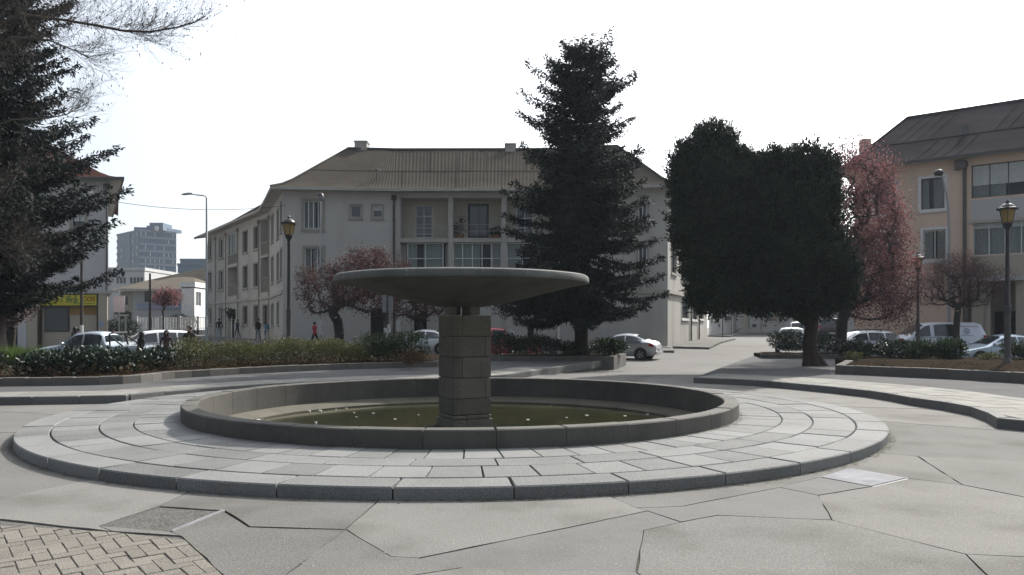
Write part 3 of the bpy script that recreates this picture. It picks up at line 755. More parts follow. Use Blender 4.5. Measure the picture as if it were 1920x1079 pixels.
# small bed with the dark shrubs beyond the leaning tree
pf = polyline([(11.7, 35.7), (17.5, 34.8)], .6); planter(pf, .36, 'low dark stone kerb in front of the shrubs beyond the leaning tree', None, (14, 35.3))
soil_bed([(11.8, 35.9), (17.6, 35.0), (18.2, 38), (12.5, 39.3)], .36)
pf2 = polyline([(-2.3, 33.1), (4.45, 33.1), (5.5, 36.6)], .6); planter(pf2, ZL, 'low dark stone kerb below the tall pyramidal conifer', None, (1.2, 33.1))
# ================================================================ buildings
class Facade:
    """a wall along a plan path, travelled so that its outside lies to the right"""
    def __init__(s, path, z0, z1):
        s.p = [Vector((a, b)) for a, b in path]; s.z0, s.z1 = z0, z1; s.u = [0]
        for a, b in zip(s.p, s.p[1:]): s.u.append(s.u[-1] + (b - a).length)
        s.op = []
    def seg(s, u):
        for i in range(len(s.u) - 1):
            if u <= s.u[i + 1] + 1e-6: return i
        return len(s.u) - 2
    def at(s, u):
        i = s.seg(u); t = (s.p[i + 1] - s.p[i]).normalized(); p = s.p[i] + t * (u - s.u[i])
        return p, t, Vector((t.y, -t.x))
    def at_px(s, px):
        k = (px - CX) / F; best = None                       # nearest wall point seen in the direction of px
        for i in range(len(s.p) - 1):
            a, d = s.p[i], s.p[i + 1] - s.p[i]; den = d.x - k * d.y
            if abs(den) < 1e-9: continue
            t = (k * a.y - a.x) / den
            if -1e-6 <= t <= 1 + 1e-6:
                y = a.y + d.y * t
                if best is None or y < best[1]: best = (s.u[i] + t * d.length, y)
        if best is None:                                     # past an end: take the nearer end
            j = min((0, len(s.p) - 1), key=lambda q: abs(s.p[q].x - k * s.p[q].y)); best = (s.u[j], s.p[j].y)
        return best
    def spot(s, px0, px1, py0, py1):
        u0, ya = s.at_px(px0); u1, yb = s.at_px(px1); y = (ya + yb) / 2
        return min(u0, u1), max(u0, u1), px_z(py1, y), px_z(py0, y)
    def build(s, name, m, parent, org, reveal=.2):
        us = sorted(set([round(x, 4) for x in s.u] + [round(x, 4) for o in s.op for x in o[:2]]))
        zs = sorted(set([s.z0, s.z1] + [min(max(round(x, 4), s.z0), s.z1) for o in s.op for x in o[2:4]]))
        mb = MB()
        def P(u, z, d=0, uu=None):
            p, t, n = s.at(u if uu is None else uu)
            if uu is not None: p = p + t * (u - uu)
            q = p - n * d; return (q.x, q.y, z)
        for a, b in zip(us, us[1:]):
            for c, d in zip(zs, zs[1:]):
                um, zm = (a + b) / 2, (c + d) / 2
                if any(o[0] < um < o[1] and o[2] < zm < o[3] for o in s.op): continue
                mb.quad(P(a, c, 0, um), P(b, c, 0, um), P(b, d, 0, um), P(a, d, 0, um))
        for o in s.op:
            u0, u1, za, zb = o[:4]; r = o[4] if len(o) > 4 else reveal; um = (u0 + u1) / 2
            A, B = lambda z, d: P(u0, z, d, um), lambda z, d: P(u1, z, d, um)
            mb.quad(A(za, 0), A(zb, 0), A(zb, r), A(za, r)); mb.quad(B(za, r), B(zb, r), B(zb, 0), B(za, 0))
            mb.quad(A(za, r), B(za, r), B(za, 0), A(za, 0)); mb.quad(A(zb, 0), B(zb, 0), B(zb, r), A(zb, r))
        return mb.build(name, m, parent, org)
    def frame(s, u): p, t, n = s.at(u); return Vector((p.x, p.y, 0)), Vector((t.x, t.y, 0)), Vector((n.x, n.y, 0))

def window(T, fc, u0, u1, za, zb, cols=2, rows=1, frame='white', surround='trim', curtain=False, sill=True, sur_w=.13, depth=.16, bars=None, blind=0.0, glassm=None, rail=False, name='window'):
    um = (u0 + u1) / 2; p, t, n = fc.frame(um); o = p - t * (u1 - u0) / 2; w = u1 - u0; org = T.location
    def L(u, z, d): return o + t * u + ZV * z + n * d
    def bar(mb, ua, ub, z0, z1, d0, d1): mb.obox(L(ua, z0, d0), t * (ub - ua), ZV * (z1 - z0), n * (d1 - d0))
    mb = MB()
    if surround:
        e = sur_w
        bar(mb, -e, 0.0, za - e, zb + e, -.01, .035); bar(mb, w, w + e, za - e, zb + e, -.01, .035)
        bar(mb, 0, w, zb, zb + e, -.01, .035); bar(mb, 0, w, za - e, za, -.01, .032)
        W = mb.build(name, M[surround], T, org)
        f = MB()
    else:
        f = mb; W = None
    fw = .055; d0, d1 = -depth - .03, -depth + .03
    bar(f, 0, fw, za, zb, d0, d1); bar(f, w - fw, w, za, zb, d0, d1); bar(f, fw, w - fw, zb - fw, zb, d0, d1); bar(f, fw, w - fw, za, za + fw, d0, d1)
    for k in range(1, cols): x = w * k / cols; bar(f, x - .026, x + .026, za + fw, zb - fw, d0, d1 - .004)
    for r in (bars or [k / rows for k in range(1, rows)]): z = za + (zb - za) * r; bar(f, fw, w - fw, z - .024, z + .024, d0, d1 - .008)
    if W is None:
        W = f.build(name, M[frame], T, org)
    else: f.build('frame', M[frame], W, org)
    def sub(mb, nm, m_): return mb.build(nm, m_, W, org)
    g = MB()
    for k in range(cols):                                    # every pane its own slight tilt
        a, b = w * k / cols, w * (k + 1) / cols; tl = random.uniform(-.008, .008)
        g.quad(L(a, za, -depth + tl), L(b, za, -depth - tl), L(b, zb, -depth - tl), L(a, zb, -depth + tl))
    sub(g, 'pane', glassm or M['glass_clear' if curtain else 'glass'])
    if curtain:
        c = MB(); n_ = max(8, int(w / .05)); d = -depth - .12; openp = random.uniform(.3, .7)
        for k in range(n_):
            a, b = k / n_, (k + 1) / n_
            if abs((a + b) / 2 - openp) < .10: continue
            c.quad(L(w * a, za, d + .035 * (k % 2)), L(w * b, za, d + .035 * ((k + 1) % 2)), L(w * b, zb, d + .035 * ((k + 1) % 2)), L(w * a, zb, d + .035 * (k % 2)))
        sub(c, 'curtain', M['curtain'])
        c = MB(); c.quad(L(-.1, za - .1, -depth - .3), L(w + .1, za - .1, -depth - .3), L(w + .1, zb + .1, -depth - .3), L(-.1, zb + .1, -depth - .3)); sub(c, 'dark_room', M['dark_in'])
    if blind:
        c = MB(); c.quad(L(fw, zb - (zb - za) * blind, -depth + .02), L(w - fw, zb - (zb - za) * blind, -depth + .02), L(w - fw, zb - fw, -depth + .02), L(fw, zb - fw, -depth + .02)); sub(c, 'blind', M['curtain'])
    if sill:
        c = MB(); bar(c, -sur_w - .04, w + sur_w + .04, za - sur_w - .07, za - sur_w - .004, -.01, .09); sub(c, 'sill', M[surround or 'trim'])
    return W
def add_win(T, fc, px, **kw):
    s_ = fc.spot(*px); fc.op.append((*s_, kw.pop('reveal', .22))); return lambda: window(T, fc, *s_, **kw)
def trim_band(name, T, fc, ua, ub, z0, z1, d0, d1, m):
    """moulding that follows the facade path"""
    us = [ua] + [u for u in fc.u if ua < u < ub] + [ub]; mb = MB()
    def off(k):
        u = us[k]
        if 0 < k < len(us) - 1:
            i = fc.u.index(u); p = fc.p[i]; t0 = (fc.p[i] - fc.p[i - 1]).normalized(); t1 = (fc.p[i + 1] - fc.p[i]).normalized()
            n0, n1 = Vector((t0.y, -t0.x)), Vector((t1.y, -t1.x)); b = (n0 + n1).normalized(); return p, b / max(.3, b.dot(n0))
        p, t, n = fc.at(min(max(u, fc.u[0] + 1e-4), fc.u[-1] - 1e-4)); return p, n
    pr = []
    for k in range(len(us)):
        p, n = off(k); pr.append([(p + n * d).to_tuple() + (z,) for d, z in ((d0, z0), (d1, z0), (d1, z1), (d0, z1))])
    for k in range(len(us) - 1):
        A, B = pr[k], pr[k + 1]
        mb.add(A + B, [(0, 4, 5, 1), (1, 5, 6, 2), (2, 6, 7, 3), (3, 7, 4, 0)])
    mb.add(pr[0], [(0, 1, 2, 3)]); mb.add(pr[-1], [(3, 2, 1, 0)])
    return mb.build(name, m, T, T.location)
def downpipe(T, fc, u, z0, z1, m='gutter', r=.055, hop=True):
    p, t, n = fc.frame(u); q = p + n * .09; mb = MB(); mb.tube([q + ZV * z0, q + ZV * z1], r, 8)
    if hop: mb.obox(q - t * .16 - n * .07 + ZV * (z1 - .25), t * .32, n * .2, ZV * .3)
    for k in range(3): z = z0 + (z1 - z0) * (k + .5) / 3; mb.tube([q + ZV * z, q + ZV * (z + .08)], r + .018, 8)
    return mb.build('downpipe', M[m], T, T.location, smooth=40)
def loft_roof(name, T, E, Rg, ze, zr, m, prof=((0, 0), (.10, .055), (.22, .155), (1, 1)), rib=.0, rib_w=.2, back=None, thick=.12):
    """roof surface between matching eave and ridge polylines; rib adds corrugation running down the slope"""
    E = [Vector(p) for p in E]; Rg = [Vector(p) for p in Rg]; cols = []
    for i in range(len(E) - 1):
        ln = (E[i + 1] - E[i]).length; k = max(1, int(ln / (rib_w / 4))) if rib else max(1, int(ln / .6))
        for j in range(k + (i == len(E) - 2)): cols.append((i, j / k))
    mb = MB(); npf = []
    for a, b in zip(prof, prof[1:]):
        k = 6 if b[0] - a[0] > .5 else 2
        npf += [(a[0] + (b[0] - a[0]) * j / k, a[1] + (b[1] - a[1]) * j / k) for j in range(k)]
    npf.append(prof[-1]); n = len(npf); s_ = 0; last = None; vs = []
    for (i, f) in cols:
        e, r = E[i].lerp(E[i + 1], f), Rg[i].lerp(Rg[i + 1], f)
        s_ += (e - last).length if last is not None else 0; last = e
        for t, h in npf:
            p = e.lerp(r, t); z = ze + (zr - ze) * h + (rib * math.cos(2 * math.pi * s_ / rib_w) if rib else 0)
            vs.append((p.x, p.y, z + .02 * math.sin(s_ * .9 + t * 3)))
    fs = []
    for c in range(len(cols) - 1):
        for j in range(n - 1): a = c * n + j; fs.append((a, a + n, a + n + 1, a + 1))
    mb.add(vs, fs)
    if back:
        Bk = [Vector(p) for p in back]
        for i in range(len(Rg) - 1): mb.quad((*Rg[i], zr), (*Rg[i + 1], zr), (*Bk[i + 1], ze), (*Bk[i], ze))
    return mb.build(name, m, T, T.location, smooth=50 if rib else None)
def soffit(T, fc, ua, ub, z, over, m_s, m_g):
    trim_band('soffit', T, fc, ua, ub, z - .10, z - .02, -.05, over - .03, m_s)
    trim_band('gutter', T, fc, ua, ub, z - .13, z + .06, over - .03, over + .09, m_g)
def sidewalk(path, w, loc, m='kerb'):
    P = polyline(path, 1.5); Q = offset(P, -w); mb = MB(); n = len(P)
    for i in range(n - 1):
        a, b, c, d = P[i], P[i + 1], Q[i + 1], Q[i]
        q = [(*a, gz(a[1]) + .13), (*b, gz(b[1]) + .13), (*c, gz(c[1]) + .13), (*d, gz(d[1]) + .13)]
        mb.quad(*q[::-1]); mb.quad(q[3], q[2], (*c, gz(c[1]) - .2), (*d, gz(d[1]) - .2))
    for e in (0, n - 1):
        a, d = P[e], Q[e]; mb.quad((*a, gz(a[1]) + .13), (*d, gz(d[1]) + .13), (*d, gz(d[1]) - .2), (*a, gz(a[1]) - .2))
    o = mb.build('sidewalk', M['slab']); tag(o, kind='structure')
    return o

# ---------------------------------------------------------------- the big pale apartment block
def main_block():
    T = thing('apartment_building', 'long pale three storey building with hipped corrugated roof and recessed balconies', 'building', (0, 52, .4))
    EZ = 10.9
    P4, P3, P2, P1, P0 = (-31.3, 78), (-24.2, 67.6), (-19.4, 60.7), (-17.25, 55.6), (px_x(530, 51.2), 51.2)
    Pm1, Pm2 = (px_x(742, 51.9), 51.9), (px_x(1050, 51.7), 51.7)
    PD, PE = (px_x(1252, 50.4), 50.4), (17.2, 67)
    fc = Facade([P4, P3, P2, P1, P0, Pm1, Pm2, PD, PE], -.6, EZ)
    todo = []
    # left wing: pairs of windows, two columns of recessed balconies
    rows3 = {409: 446}
    def col(px0, px1, ys, **kw):
        for k, (a, b) in enumerate(ys): todo.append(add_win(T, fc, (px0, px1, a, b), **kw))
    W_ = dict(cols=2, frame='dark_frame', curtain=False)
    col(390, 397, [(450, 487), (511, 543), (579, 609)], cols=2, frame='white')
    col(410.5, 418.5, [(448, 483), (508, 543), (578, 610)], cols=2, frame='white')
    col(455.5, 464, [(434, 473), (500, 540), (575, 608)], **W_)
    col(476, 484, [(426, 466), (495, 537), (574, 608)], **W_)
    col(509.2, 513, [(405, 453), (483, 530), (571, 609)], **W_)
    col(519.5, 523, [(394, 445), (476, 526), (568, 608)], **W_)
    col(526.3, 528.6, [(380, 434), (468, 522)], **W_)
    col(493.5, 501.5, [(573, 609)], **W_)
    for (a, b, ys) in ((427, 445, [(436, 496), (501, 556)]), (488.5, 503, [(410, 479), (483, 549)])):
        for y0, y1 in ys: fc.op.append((*fc.spot(a, b, y0, y1), 1.3))
    # door of the wing
    fc.op.append((*fc.spot(427, 442, 580, 637), .3))
    # front left block
    todo.append(add_win(T, fc, (569, 605, 377, 429), cols=4, frame='white', curtain=True, sur_w=.16, bars=[.02]))
    todo.append(add_win(T, fc, (571, 606, 465, 517), cols=3, frame='white', curtain=True, sur_w=.16))
    for px in ((657, 677, 386, 408), (698.5, 717, 386, 408), (657, 677, 471, 491), (698.5, 717, 471, 491)):
        todo.append(add_win(T, fc, px, cols=1, frame='white', blind=random.choice([0, .4]), sur_w=.12))
    # front right block
    for px in ((1197, 1213, 371, 430), (1197, 1213, 462, 515), (1085, 1105, 386, 408), (1128, 1148, 386, 408)):
        todo.append(add_win(T, fc, px, cols=2, frame='white', curtain=px[1] - px[0] > 18, sur_w=.14))
    # right wing along the side street
    col(1259, 1267.5, [(408, 428), (455, 512)], **W_)
    col(1278, 1285, [(482, 521)], **W_)
    col(1278, 1291, [(556, 597)], cols=2, frame='dark_frame', surround='white')
    col(1297.5, 1307, [(561, 599)], cols=2, frame='dark_frame', surround='white')
    col(1311.5, 1319, [(568, 598)], cols=2, frame='dark_frame', surround='white')
    # loggias of the centre: two floors, three bays
    bays = ((751, 840), (849, 940), (950, 1040))
    back = Facade([(Pm1[0] - .5, Pm1[1] + 1.35), (Pm2[0] + 1.0, Pm2[1] + 1.35)], .0, EZ - .2)
    ZF3 = px_z(447, 51.8); ZF2 = px_z(547, 51.8); slab = .30
    for a, b in bays:
        u0, _ = fc.at_px(a); u1, _ = fc.at_px(b)
        fc.op.append((u0, u1, ZF3, EZ - .45, 1.35)); fc.op.append((u0, u1, ZF2, ZF3 - slab, .5))
    # ground floor openings
    fc.op.append((*fc.spot(694, 729, 578, 648), .5)); fc.op.append((*fc.spot(775, 800, 590, 645), .4))
    fc.build('wall', M['stucco_front'], T, T.location)
    for f in todo: f()
    # wing wall tint: the wings are the same stucco, seen in sun
    # recess backs
    def back_plane(px, d, m_=None):
        s_ = fc.spot(*px); um = (s_[0] + s_[1]) / 2; p, t, n = fc.frame(um); w = s_[1] - s_[0]; o = p - t * w / 2 - n * d
        mb.quad(o + ZV * (s_[2] - .05), o + t * w + ZV * (s_[2] - .05), o + t * w + ZV * (s_[3] + .05), o + ZV * (s_[3] + .05)); return s_
    for (a, b, ys) in ((427, 445, [(436, 496), (501, 556)]), (488.5, 503, [(410, 479), (483, 549)])):
        for y0, y1 in ys: mb = MB(); back_plane((a, b, y0, y1), 1.29); mb.build('balcony_back_wall', M['stucco'], T, T.location)
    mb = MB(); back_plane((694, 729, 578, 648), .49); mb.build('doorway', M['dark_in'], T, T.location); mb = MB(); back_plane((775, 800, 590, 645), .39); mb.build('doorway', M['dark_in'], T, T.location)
    mb = MB(); s_ = back_plane((427, 442, 580, 637), .28); mb.build('door', M['white'], T, T.location)
    # wing balconies: parapets of bars, glazing on the upper left one
    for (a, b, y0, y1) in ((427, 445, 477, 496), (427, 445, 535, 556), (488.5, 503, 455, 479), (488.5, 503, 521, 549)):
        s_ = fc.spot(a, b, y0, y1); um = (s_[0] + s_[1]) / 2; p, t, n = fc.frame(um); w = s_[1] - s_[0]; o = p - t * w / 2
        mb = MB(); mb.obox(o + ZV * (s_[3] - .06) - n * .08, t * w, n * .1, ZV * .08); mb.obox(o + ZV * s_[2] - n * .08, t * w, n * .1, ZV * .08)
        k = max(5, int(w / .22))
        for j in range(k): mb.obox(o + t * (w * (j + .5) / k - .04) + ZV * (s_[2] + .08) - n * .06, t * .075, n * .06, ZV * (s_[3] - s_[2] - .14))
        mb.build('balcony_railing', M['trim'], T, T.location)
    s_ = fc.spot(427, 445, 437, 477); window(T, fc, *s_, cols=4, frame='white', surround=None, curtain=True, depth=.1, sill=False)
    # loggia back wall with its openings
    bw = []
    bw.append(add_win(T, back, (779, 811, 385, 446.5), cols=2, frame='white', surround=None, curtain=False, sill=False, bars=[.12, .30, .66], glassm=M['glass'], depth=.06, name='french_window'))
    bw.append(add_win(T, back, (880, 914, 385, 444), cols=2, frame='dark_frame', surround='dark_frame', sur_w=.09, sill=False, bars=[.4], depth=.06, name='french_window'))
    bw.append(add_win(T, back, (968, 1000, 385, 446), cols=2, frame='white', surround=None, sill=False, bars=[.3, .6], depth=.06, name='french_window'))
    back.build('loggia_back_wall', M['cream'], T, T.location)
    for f in bw: f()
    # second floor glazed in flush with the front
    for (a, b), c in zip(bays, (2, 5, 3)):
        u0, _ = fc.at_px(a + (12 if c == 2 else 0)); u1, _ = fc.at_px(b - (9 if c == 2 else 0))
        window(T, fc, u0, u1, ZF2 + .05, ZF3 - slab - .02, cols=c, frame='white', surround=None, curtain=True, sill=False, depth=.18, bars=[.68], name='glazed_balcony')
    mb = MB()
    for a, b in bays:                                        # a wall behind the glazing
        u0, _ = fc.at_px(a); u1, _ = fc.at_px(b); p, t, n = fc.frame((u0 + u1) / 2); w = u1 - u0; o = p - t * w / 2
        mb.quad(o - n * .49 + ZV * ZF2, o + t * w - n * .49 + ZV * ZF2, o + t * w - n * .49 + ZV * (ZF3 - slab), o - n * .49 + ZV * (ZF3 - slab))
    mb.build('recess_wall', M['stucco_front'], T, T.location)
    for a, b in bays:                                        # slab noses and thin rails
        u0, _ = fc.at_px(a); u1, _ = fc.at_px(b)
        trim_band('balcony_slab', T, fc, u0 + .01, u1 - .01, ZF3 - .28, ZF3 - .005, -.3, .07, M['cornice'])
        p, t, n = fc.frame((u0 + u1) / 2); w = u1 - u0; o = p - t * (w / 2 - .02) - n * .06; mb = MB()
        for z in (.95, .5): mb.tube([o + ZV * (ZF3 + z), o + t * (w - .04) + ZV * (ZF3 + z)], .018, 6)
        for j in range(5): q = o + t * ((w - .04) * j / 4); mb.tube([q + ZV * ZF3, q + ZV * (ZF3 + .95)], .015, 6)
        mb.build('balcony_rail', M['galv'], T, T.location)
    # plants in pots on the balcony
    for (px, dep, h) in ((856, .35, .9), (866, .4, 1.5), (928, .3, .55), (934, .35, .7), (921, .4, .5)):
        x = px_x(px, 52.1); y = 52.0 + dep; mb = MB(); mb.lathe([(.02, 0), (.10, 0), (.14, .26), (.12, .26), (.02, .24)], 10, (x, y, ZF3)); pot = mb.build('plant_pot', M['clay'], T, T.location)
        n = 160; C = np.array([x, y, ZF3 + .28]) + rng.normal(size=(n, 3)) * (.13, .1, .0) + np.stack([np.zeros(n), np.zeros(n), rng.random(n) * h * .85], 1)
        V, Q = leaves(C, rng.normal(size=(n, 3)) + (0, 0, .6), .16, .06); mesh_np('plant_leaves', V, Q, M['leaf_dark'], pot, T.location)
    # pilasters, mouldings
    for px, w in ((746, .32), (845, .30), (945, .32), (1045, .32)):
        u, _ = fc.at_px(px); p, t, n = fc.frame(u); mb = MB(); mb.obox(p - t * w / 2 - n * .05 + ZV * -.2, t * w, n * .09, ZV * (EZ + .05)); mb.build('pilaster', M['cornice'], T, T.location)
    uA, uB, uC = 0.0, fc.u[4], fc.u[-1]
    zb = px_z(548, 51.2)
    trim_band('string_course', T, fc, uA + .01, uB - .02, zb - .12, zb + .12, -.05, .10, M['cornice'])
    trim_band('string_course', T, fc, fc.u[6] + 2.5, uC - .02, zb - .12, zb + .12, -.05, .14, M['cornice'])
    for px in (405, 424.5, 447, 486.5, 506): u, _ = fc.at_px(px); downpipe(T, fc, u, .3, EZ - .5, 'trim', .05)
    u, _ = fc.at_px(738.5); downpipe(T, fc, u, .3, EZ - .35, 'brown', .06)
    for px in (1294, 1309): u, _ = fc.at_px(px); downpipe(T, fc, u, .3, 4.0, r=.06, hop=False)
    u, _ = fc.at_px(1240); p, t, n = fc.frame(u); mb = MB(); mb.obox(p - t * .35 + n * .02 + ZV * -.2, t * .9, n * 1.0, ZV * .55); mb.build('doorstep', M['cornice'], T, T.location)
    soffit(T, fc, uA - .6, uC, EZ, .75, M['cornice'], M['cornice'])
    # roof
    def out(i, d):
        p = fc.p[i]; t0 = (fc.p[i] - fc.p[i - 1]).normalized() if i > 0 else None; t1 = (fc.p[i + 1] - fc.p[i]).normalized() if i < len(fc.p) - 1 else None
        n0 = Vector((t0.y, -t0.x)) if t0 else None; n1 = Vector((t1.y, -t1.x)) if t1 else None
        if n0 is None: return p + n1 * d - t1 * .8
        if n1 is None: return p + n0 * d
        b = (n0 + n1).normalized(); return p + b * d / max(.4, b.dot(n0))
    E = [out(i, .82) for i in range(9)]; ZR_ = 15.5
    Rg = [(-21.5, 75), (-18.6, 71), (-15.2, 64.5), (-13.4, 60.4), (px_x(652, 59.2), 59.2), (px_x(742, 59.6), 59.6), (px_x(1050, 59.5), 59.5), (px_x(1158, 58.4), 58.4), (12.6, 69)]
    lw = loft_roof('roof', T, E[:5], Rg[:5], EZ + .03, ZR_, M['roof'], rib=.018, rib_w=.26)
    fr = loft_roof('roof', T, E[4:8], Rg[4:8], EZ + .03, ZR_, M['roof'], rib=.022, rib_w=.24, back=[(-8, 68), (-4, 68), (4, 68), (7, 67)])
    rw = loft_roof('roof', T, E[7:], Rg[7:], EZ + .03, ZR_, M['roof'], rib=.018, rib_w=.26)
    endE = E[0]; loft_roof('roof', T, [(-24.5, 84), tuple(endE)], [Rg[0], Rg[0]], EZ + .03, ZR_, M['roof'])
    def roof_pt(i, f, t):
        e = Vector(E[i]).lerp(Vector(E[i + 1]), f); r = Vector(Rg[i]).lerp(Vector(Rg[i + 1]), f); p = e.lerp(r, t)
        h = np.interp(t, (0, .1, .22, 1), (0, .055, .155, 1)); return Vector((p.x, p.y, EZ + .03 + (ZR_ - EZ - .03) * h))
    mb = MB()                                                # sheet overlaps: one long lap line, scattered side laps
    for i in (4, 5, 6):
        for k in range(12): mb.tube([roof_pt(i, k / 12, .47) + ZV * .035, roof_pt(i, (k + 1) / 12, .47) + ZV * .035], .022, 4, cap=False)
    mb.build('sheet_lap', M['roof'], fr, T.location)
    for i, fs_ in ((4, (.18, .42, .7)), (5, (.05, .22, .38, .47, .56, .8)), (6, (.3, .6))):
        for f in fs_:
            mb = MB(); a_, b_ = sorted((random.choice([.05, .47]), random.choice([.47, 1.0])))
            if b_ - a_ < .1: b_ = a_ + .5
            k = 6; mb.tube([roof_pt(i, f, a_ + (b_ - a_) * j / k) + ZV * .035 for j in range(k + 1)], .022, 4, cap=False); mb.build('side_lap', M['roof'], fr, T.location)
    mb = MB()
    rp = [Vector((*p, ZR_ + .03)) for p in Rg[4:8]]
    mb.tube(rp, .13, 6); mb.tube([roof_pt(4, 0, t) + ZV * .03 for t in np.linspace(0, 1, 9)], .10, 6); mb.tube([roof_pt(7, 0, t) + ZV * .03 for t in np.linspace(0, 1, 9)], .10, 6)
    mb.build('ridge_cap', M['roof'], fr, T.location, smooth=60)
    for (px, w, h) in ((678, .95, .55), (957, .8, .35)):
        x = px_x(px, 59.6); mb = MB(); mb.box(x - w / 2, x + w / 2, 59.2, 60.3, ZR_ - .5, ZR_ + h); mb.box(x - w / 2 - .06, x + w / 2 + .06, 59.14, 60.36, ZR_ + h, ZR_ + h + .1)
        mb.build('chimney', M['cornice'], fr, T.location)
    q = roof_pt(4, .82, .28); mb = MB(); mb.tube([q, q + Vector((0, 0, .7))], .05, 6); mb.tube([q + ZV * .75 + Vector((-.25, 0, -.15)), q + ZV * .8, q + ZV * .75 + Vector((.25, 0, -.15))], .05, 6); mb.build('vent_pipe', M['gutter'], fr, T.location)
    for i, f, t in ((1, .5, .3), (2, .3, .3)):
        q = roof_pt(i, f, t); mb = MB(); mb.tube([q, q + ZV * .8], .07, 6); mb.tube([q + ZV * .8, q + ZV * .95], .14, 6); mb.build('vent_pipe', M['gutter'], lw, T.location)
    sidewalk([P4, P3, P2, P1, P0], 2.4, (0, 0)); sidewalk([P0, Pm1, Pm2, (PD[0] + .3, PD[1])], 3.6, (0, 0)); sidewalk([(PD[0] + .3, PD[1]), PE], 2.4, (0, 0))
    return T
main_block()

# ---------------------------------------------------------------- salmon coloured block at the right
def salmon_block():
    k = 1.12; T = thing('apartment_building', 'salmon coloured three storey building with dark sheet roof and white framed windows', 'building', (27, 48, .3))
    def at(px, Y): return (px_x(px, Y), Y)
    Q0, Q1 = Vector(at(1602, 50.4)), Vector(at(1920, 44.6)); Q2 = Q1 + (Q1 - Q0) * 1.1
    end = Q0 + Vector((.535, .845)) * 18
    fc = Facade([tuple(end), tuple(Q0), tuple(Q2)], -.6, 12.0); todo = []; EZ = 12.0
    for px in ((1727, 1771, 334, 392), (1731, 1774, 431, 487), (1640, 1680, 345, 402), (1642, 1684, 437, 490)):
        todo.append(add_win(T, fc, px, cols=2, frame='dark_frame' if px[2] < 400 else 'white', surround='white', curtain=True, sur_w=.16))
    pl = []
    for px, c in (((1821, 2080, 306, 369), 7), ((1824, 2080, 413, 478), 8)):
        s_ = list(fc.spot(px[0], px[0] + 80, px[2], px[3])); s_[1] = fc.at_px(px[1])[0]
        fc.op.append((*s_, .4)); todo.append(lambda s_=s_, c=c: window(T, fc, *s_, cols=c, frame='dark_frame' if c == 7 else 'white', surround=None, curtain=True, sill=False, depth=.25, name='window_band', blind=.62 if c == 7 else .22))
    # arcade
    s_ = list(fc.spot(1830, 1862, 524, 560)); ub = fc.at_px(2050)[0]; za = -.3
    ua = fc.at_px(1812)[0]; zt = px_z(522, 46.5)
    fc.op.append((ua, ub, za, zt, 2.6))
    fc.build('wall', M['salmon'], T, T.location)
    for f in todo: f()
    p, t, n = fc.frame((ua + ub) / 2); w = ub - ua; o = p - t * w / 2
    mb = MB(); mb.quad(o - n * 2.58 + ZV * za, o + t * w - n * 2.58 + ZV * za, o + t * w - n * 2.58 + ZV * zt, o - n * 2.58 + ZV * zt); mb.build('arcade_back_wall', M['beige'], T, T.location)
    for px, ww in ((1836, .8), (1850, .35), (1914, .5), (1990, .5)):
        u, _ = fc.at_px(px); q, t_, n_ = fc.frame(u); mb = MB(); mb.obox(q - t_ * ww / 2 - n_ * .5 + ZV * za, t_ * ww, n_ * .5, ZV * (zt - za)); mb.build('pillar', M['beige'], T, T.location)
    for px in (1885, 1955):
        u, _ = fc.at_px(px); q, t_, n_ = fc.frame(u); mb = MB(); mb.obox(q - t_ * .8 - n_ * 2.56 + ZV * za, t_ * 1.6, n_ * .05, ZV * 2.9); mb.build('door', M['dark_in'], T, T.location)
    # pale spandrel panels and slabs of the loggia
    u0, u1 = fc.at_px(1821)[0], fc.at_px(2080)[0]
    z1, z0 = fc.spot(1821, 1900, 373, 410)[3], fc.spot(1821, 1900, 373, 411)[2]
    trim_band('spandrel_panel', T, fc, u0, u1, z0, z1, -.03, .02, M['white_wall'])
    trim_band('floor_slab', T, fc, u0 - .1, u1, z0 - .2, z0 - .06, -.05, .08, M['cornice'])
    z3 = fc.spot(1821, 1900, 480, 512); trim_band('balcony_parapet', T, fc, u0, u1, z3[2] - .2, z3[3], -.03, .06, M['beige'])
    trim_band('floor_slab', T, fc, u0 - .2, u1, z3[2] - .5, z3[2] - .22, -.05, .35, M['white_wall'])
    u, _ = fc.at_px(1809); downpipe(T, fc, u, .2, EZ - .35, 'gutter', .1)
    p, t, n = fc.frame(u); mb = MB(); mb.obox(p + n * .03 - t * .5 + ZV * (EZ - .75), t * .6, n * .35, ZV * .55); mb.build('rain_hopper', M['gutter'], T, T.location)
    soffit(T, fc, 0, fc.u[-1], EZ, .7, M['cream'], M['gutter'])
    d0 = (Q1 - Q0).normalized(); nb = Vector((-d0.y, d0.x))
    E0 = Q0 - nb * .8 - d0 * .8; E2 = Q2 - nb * .8; R0 = Vector((px_x(1701, 56.8), 56.8)); R2 = R0 + d0 * (E2 - E0).length * .95
    ZR_ = px_z(223, 56.8)
    r = loft_roof('roof', T, [tuple(E0), tuple(E2)], [tuple(R0), tuple(R2)], EZ + .03, ZR_, M['roof_slate'], prof=((0, 0), (.08, .06), (.2, .17), (1, 1)))
    loft_roof('roof', T, [tuple(end - d0 * .8), tuple(E0)], [tuple(R0), tuple(R0)], EZ + .03, ZR_, M['roof_slate'])
    def rp(f, q): e, rr = E0.lerp(E2, f), R0.lerp(R2, f); p_ = e.lerp(rr, q); return Vector((p_.x, p_.y, EZ + .06 + (ZR_ - EZ) * np.interp(q, (0, .08, .2, 1), (0, .06, .17, 1))))
    mb = MB(); mb.tube([rp(f, .42) for f in np.linspace(0, 1, 20)], .04, 4)
    for f in np.linspace(.03, .97, 26):
        a, b = (0, .42) if int(f * 100) % 2 else (.42, 1); mb.tube([rp(f, a + (b - a) * j / 5) for j in range(6)], .022, 4)
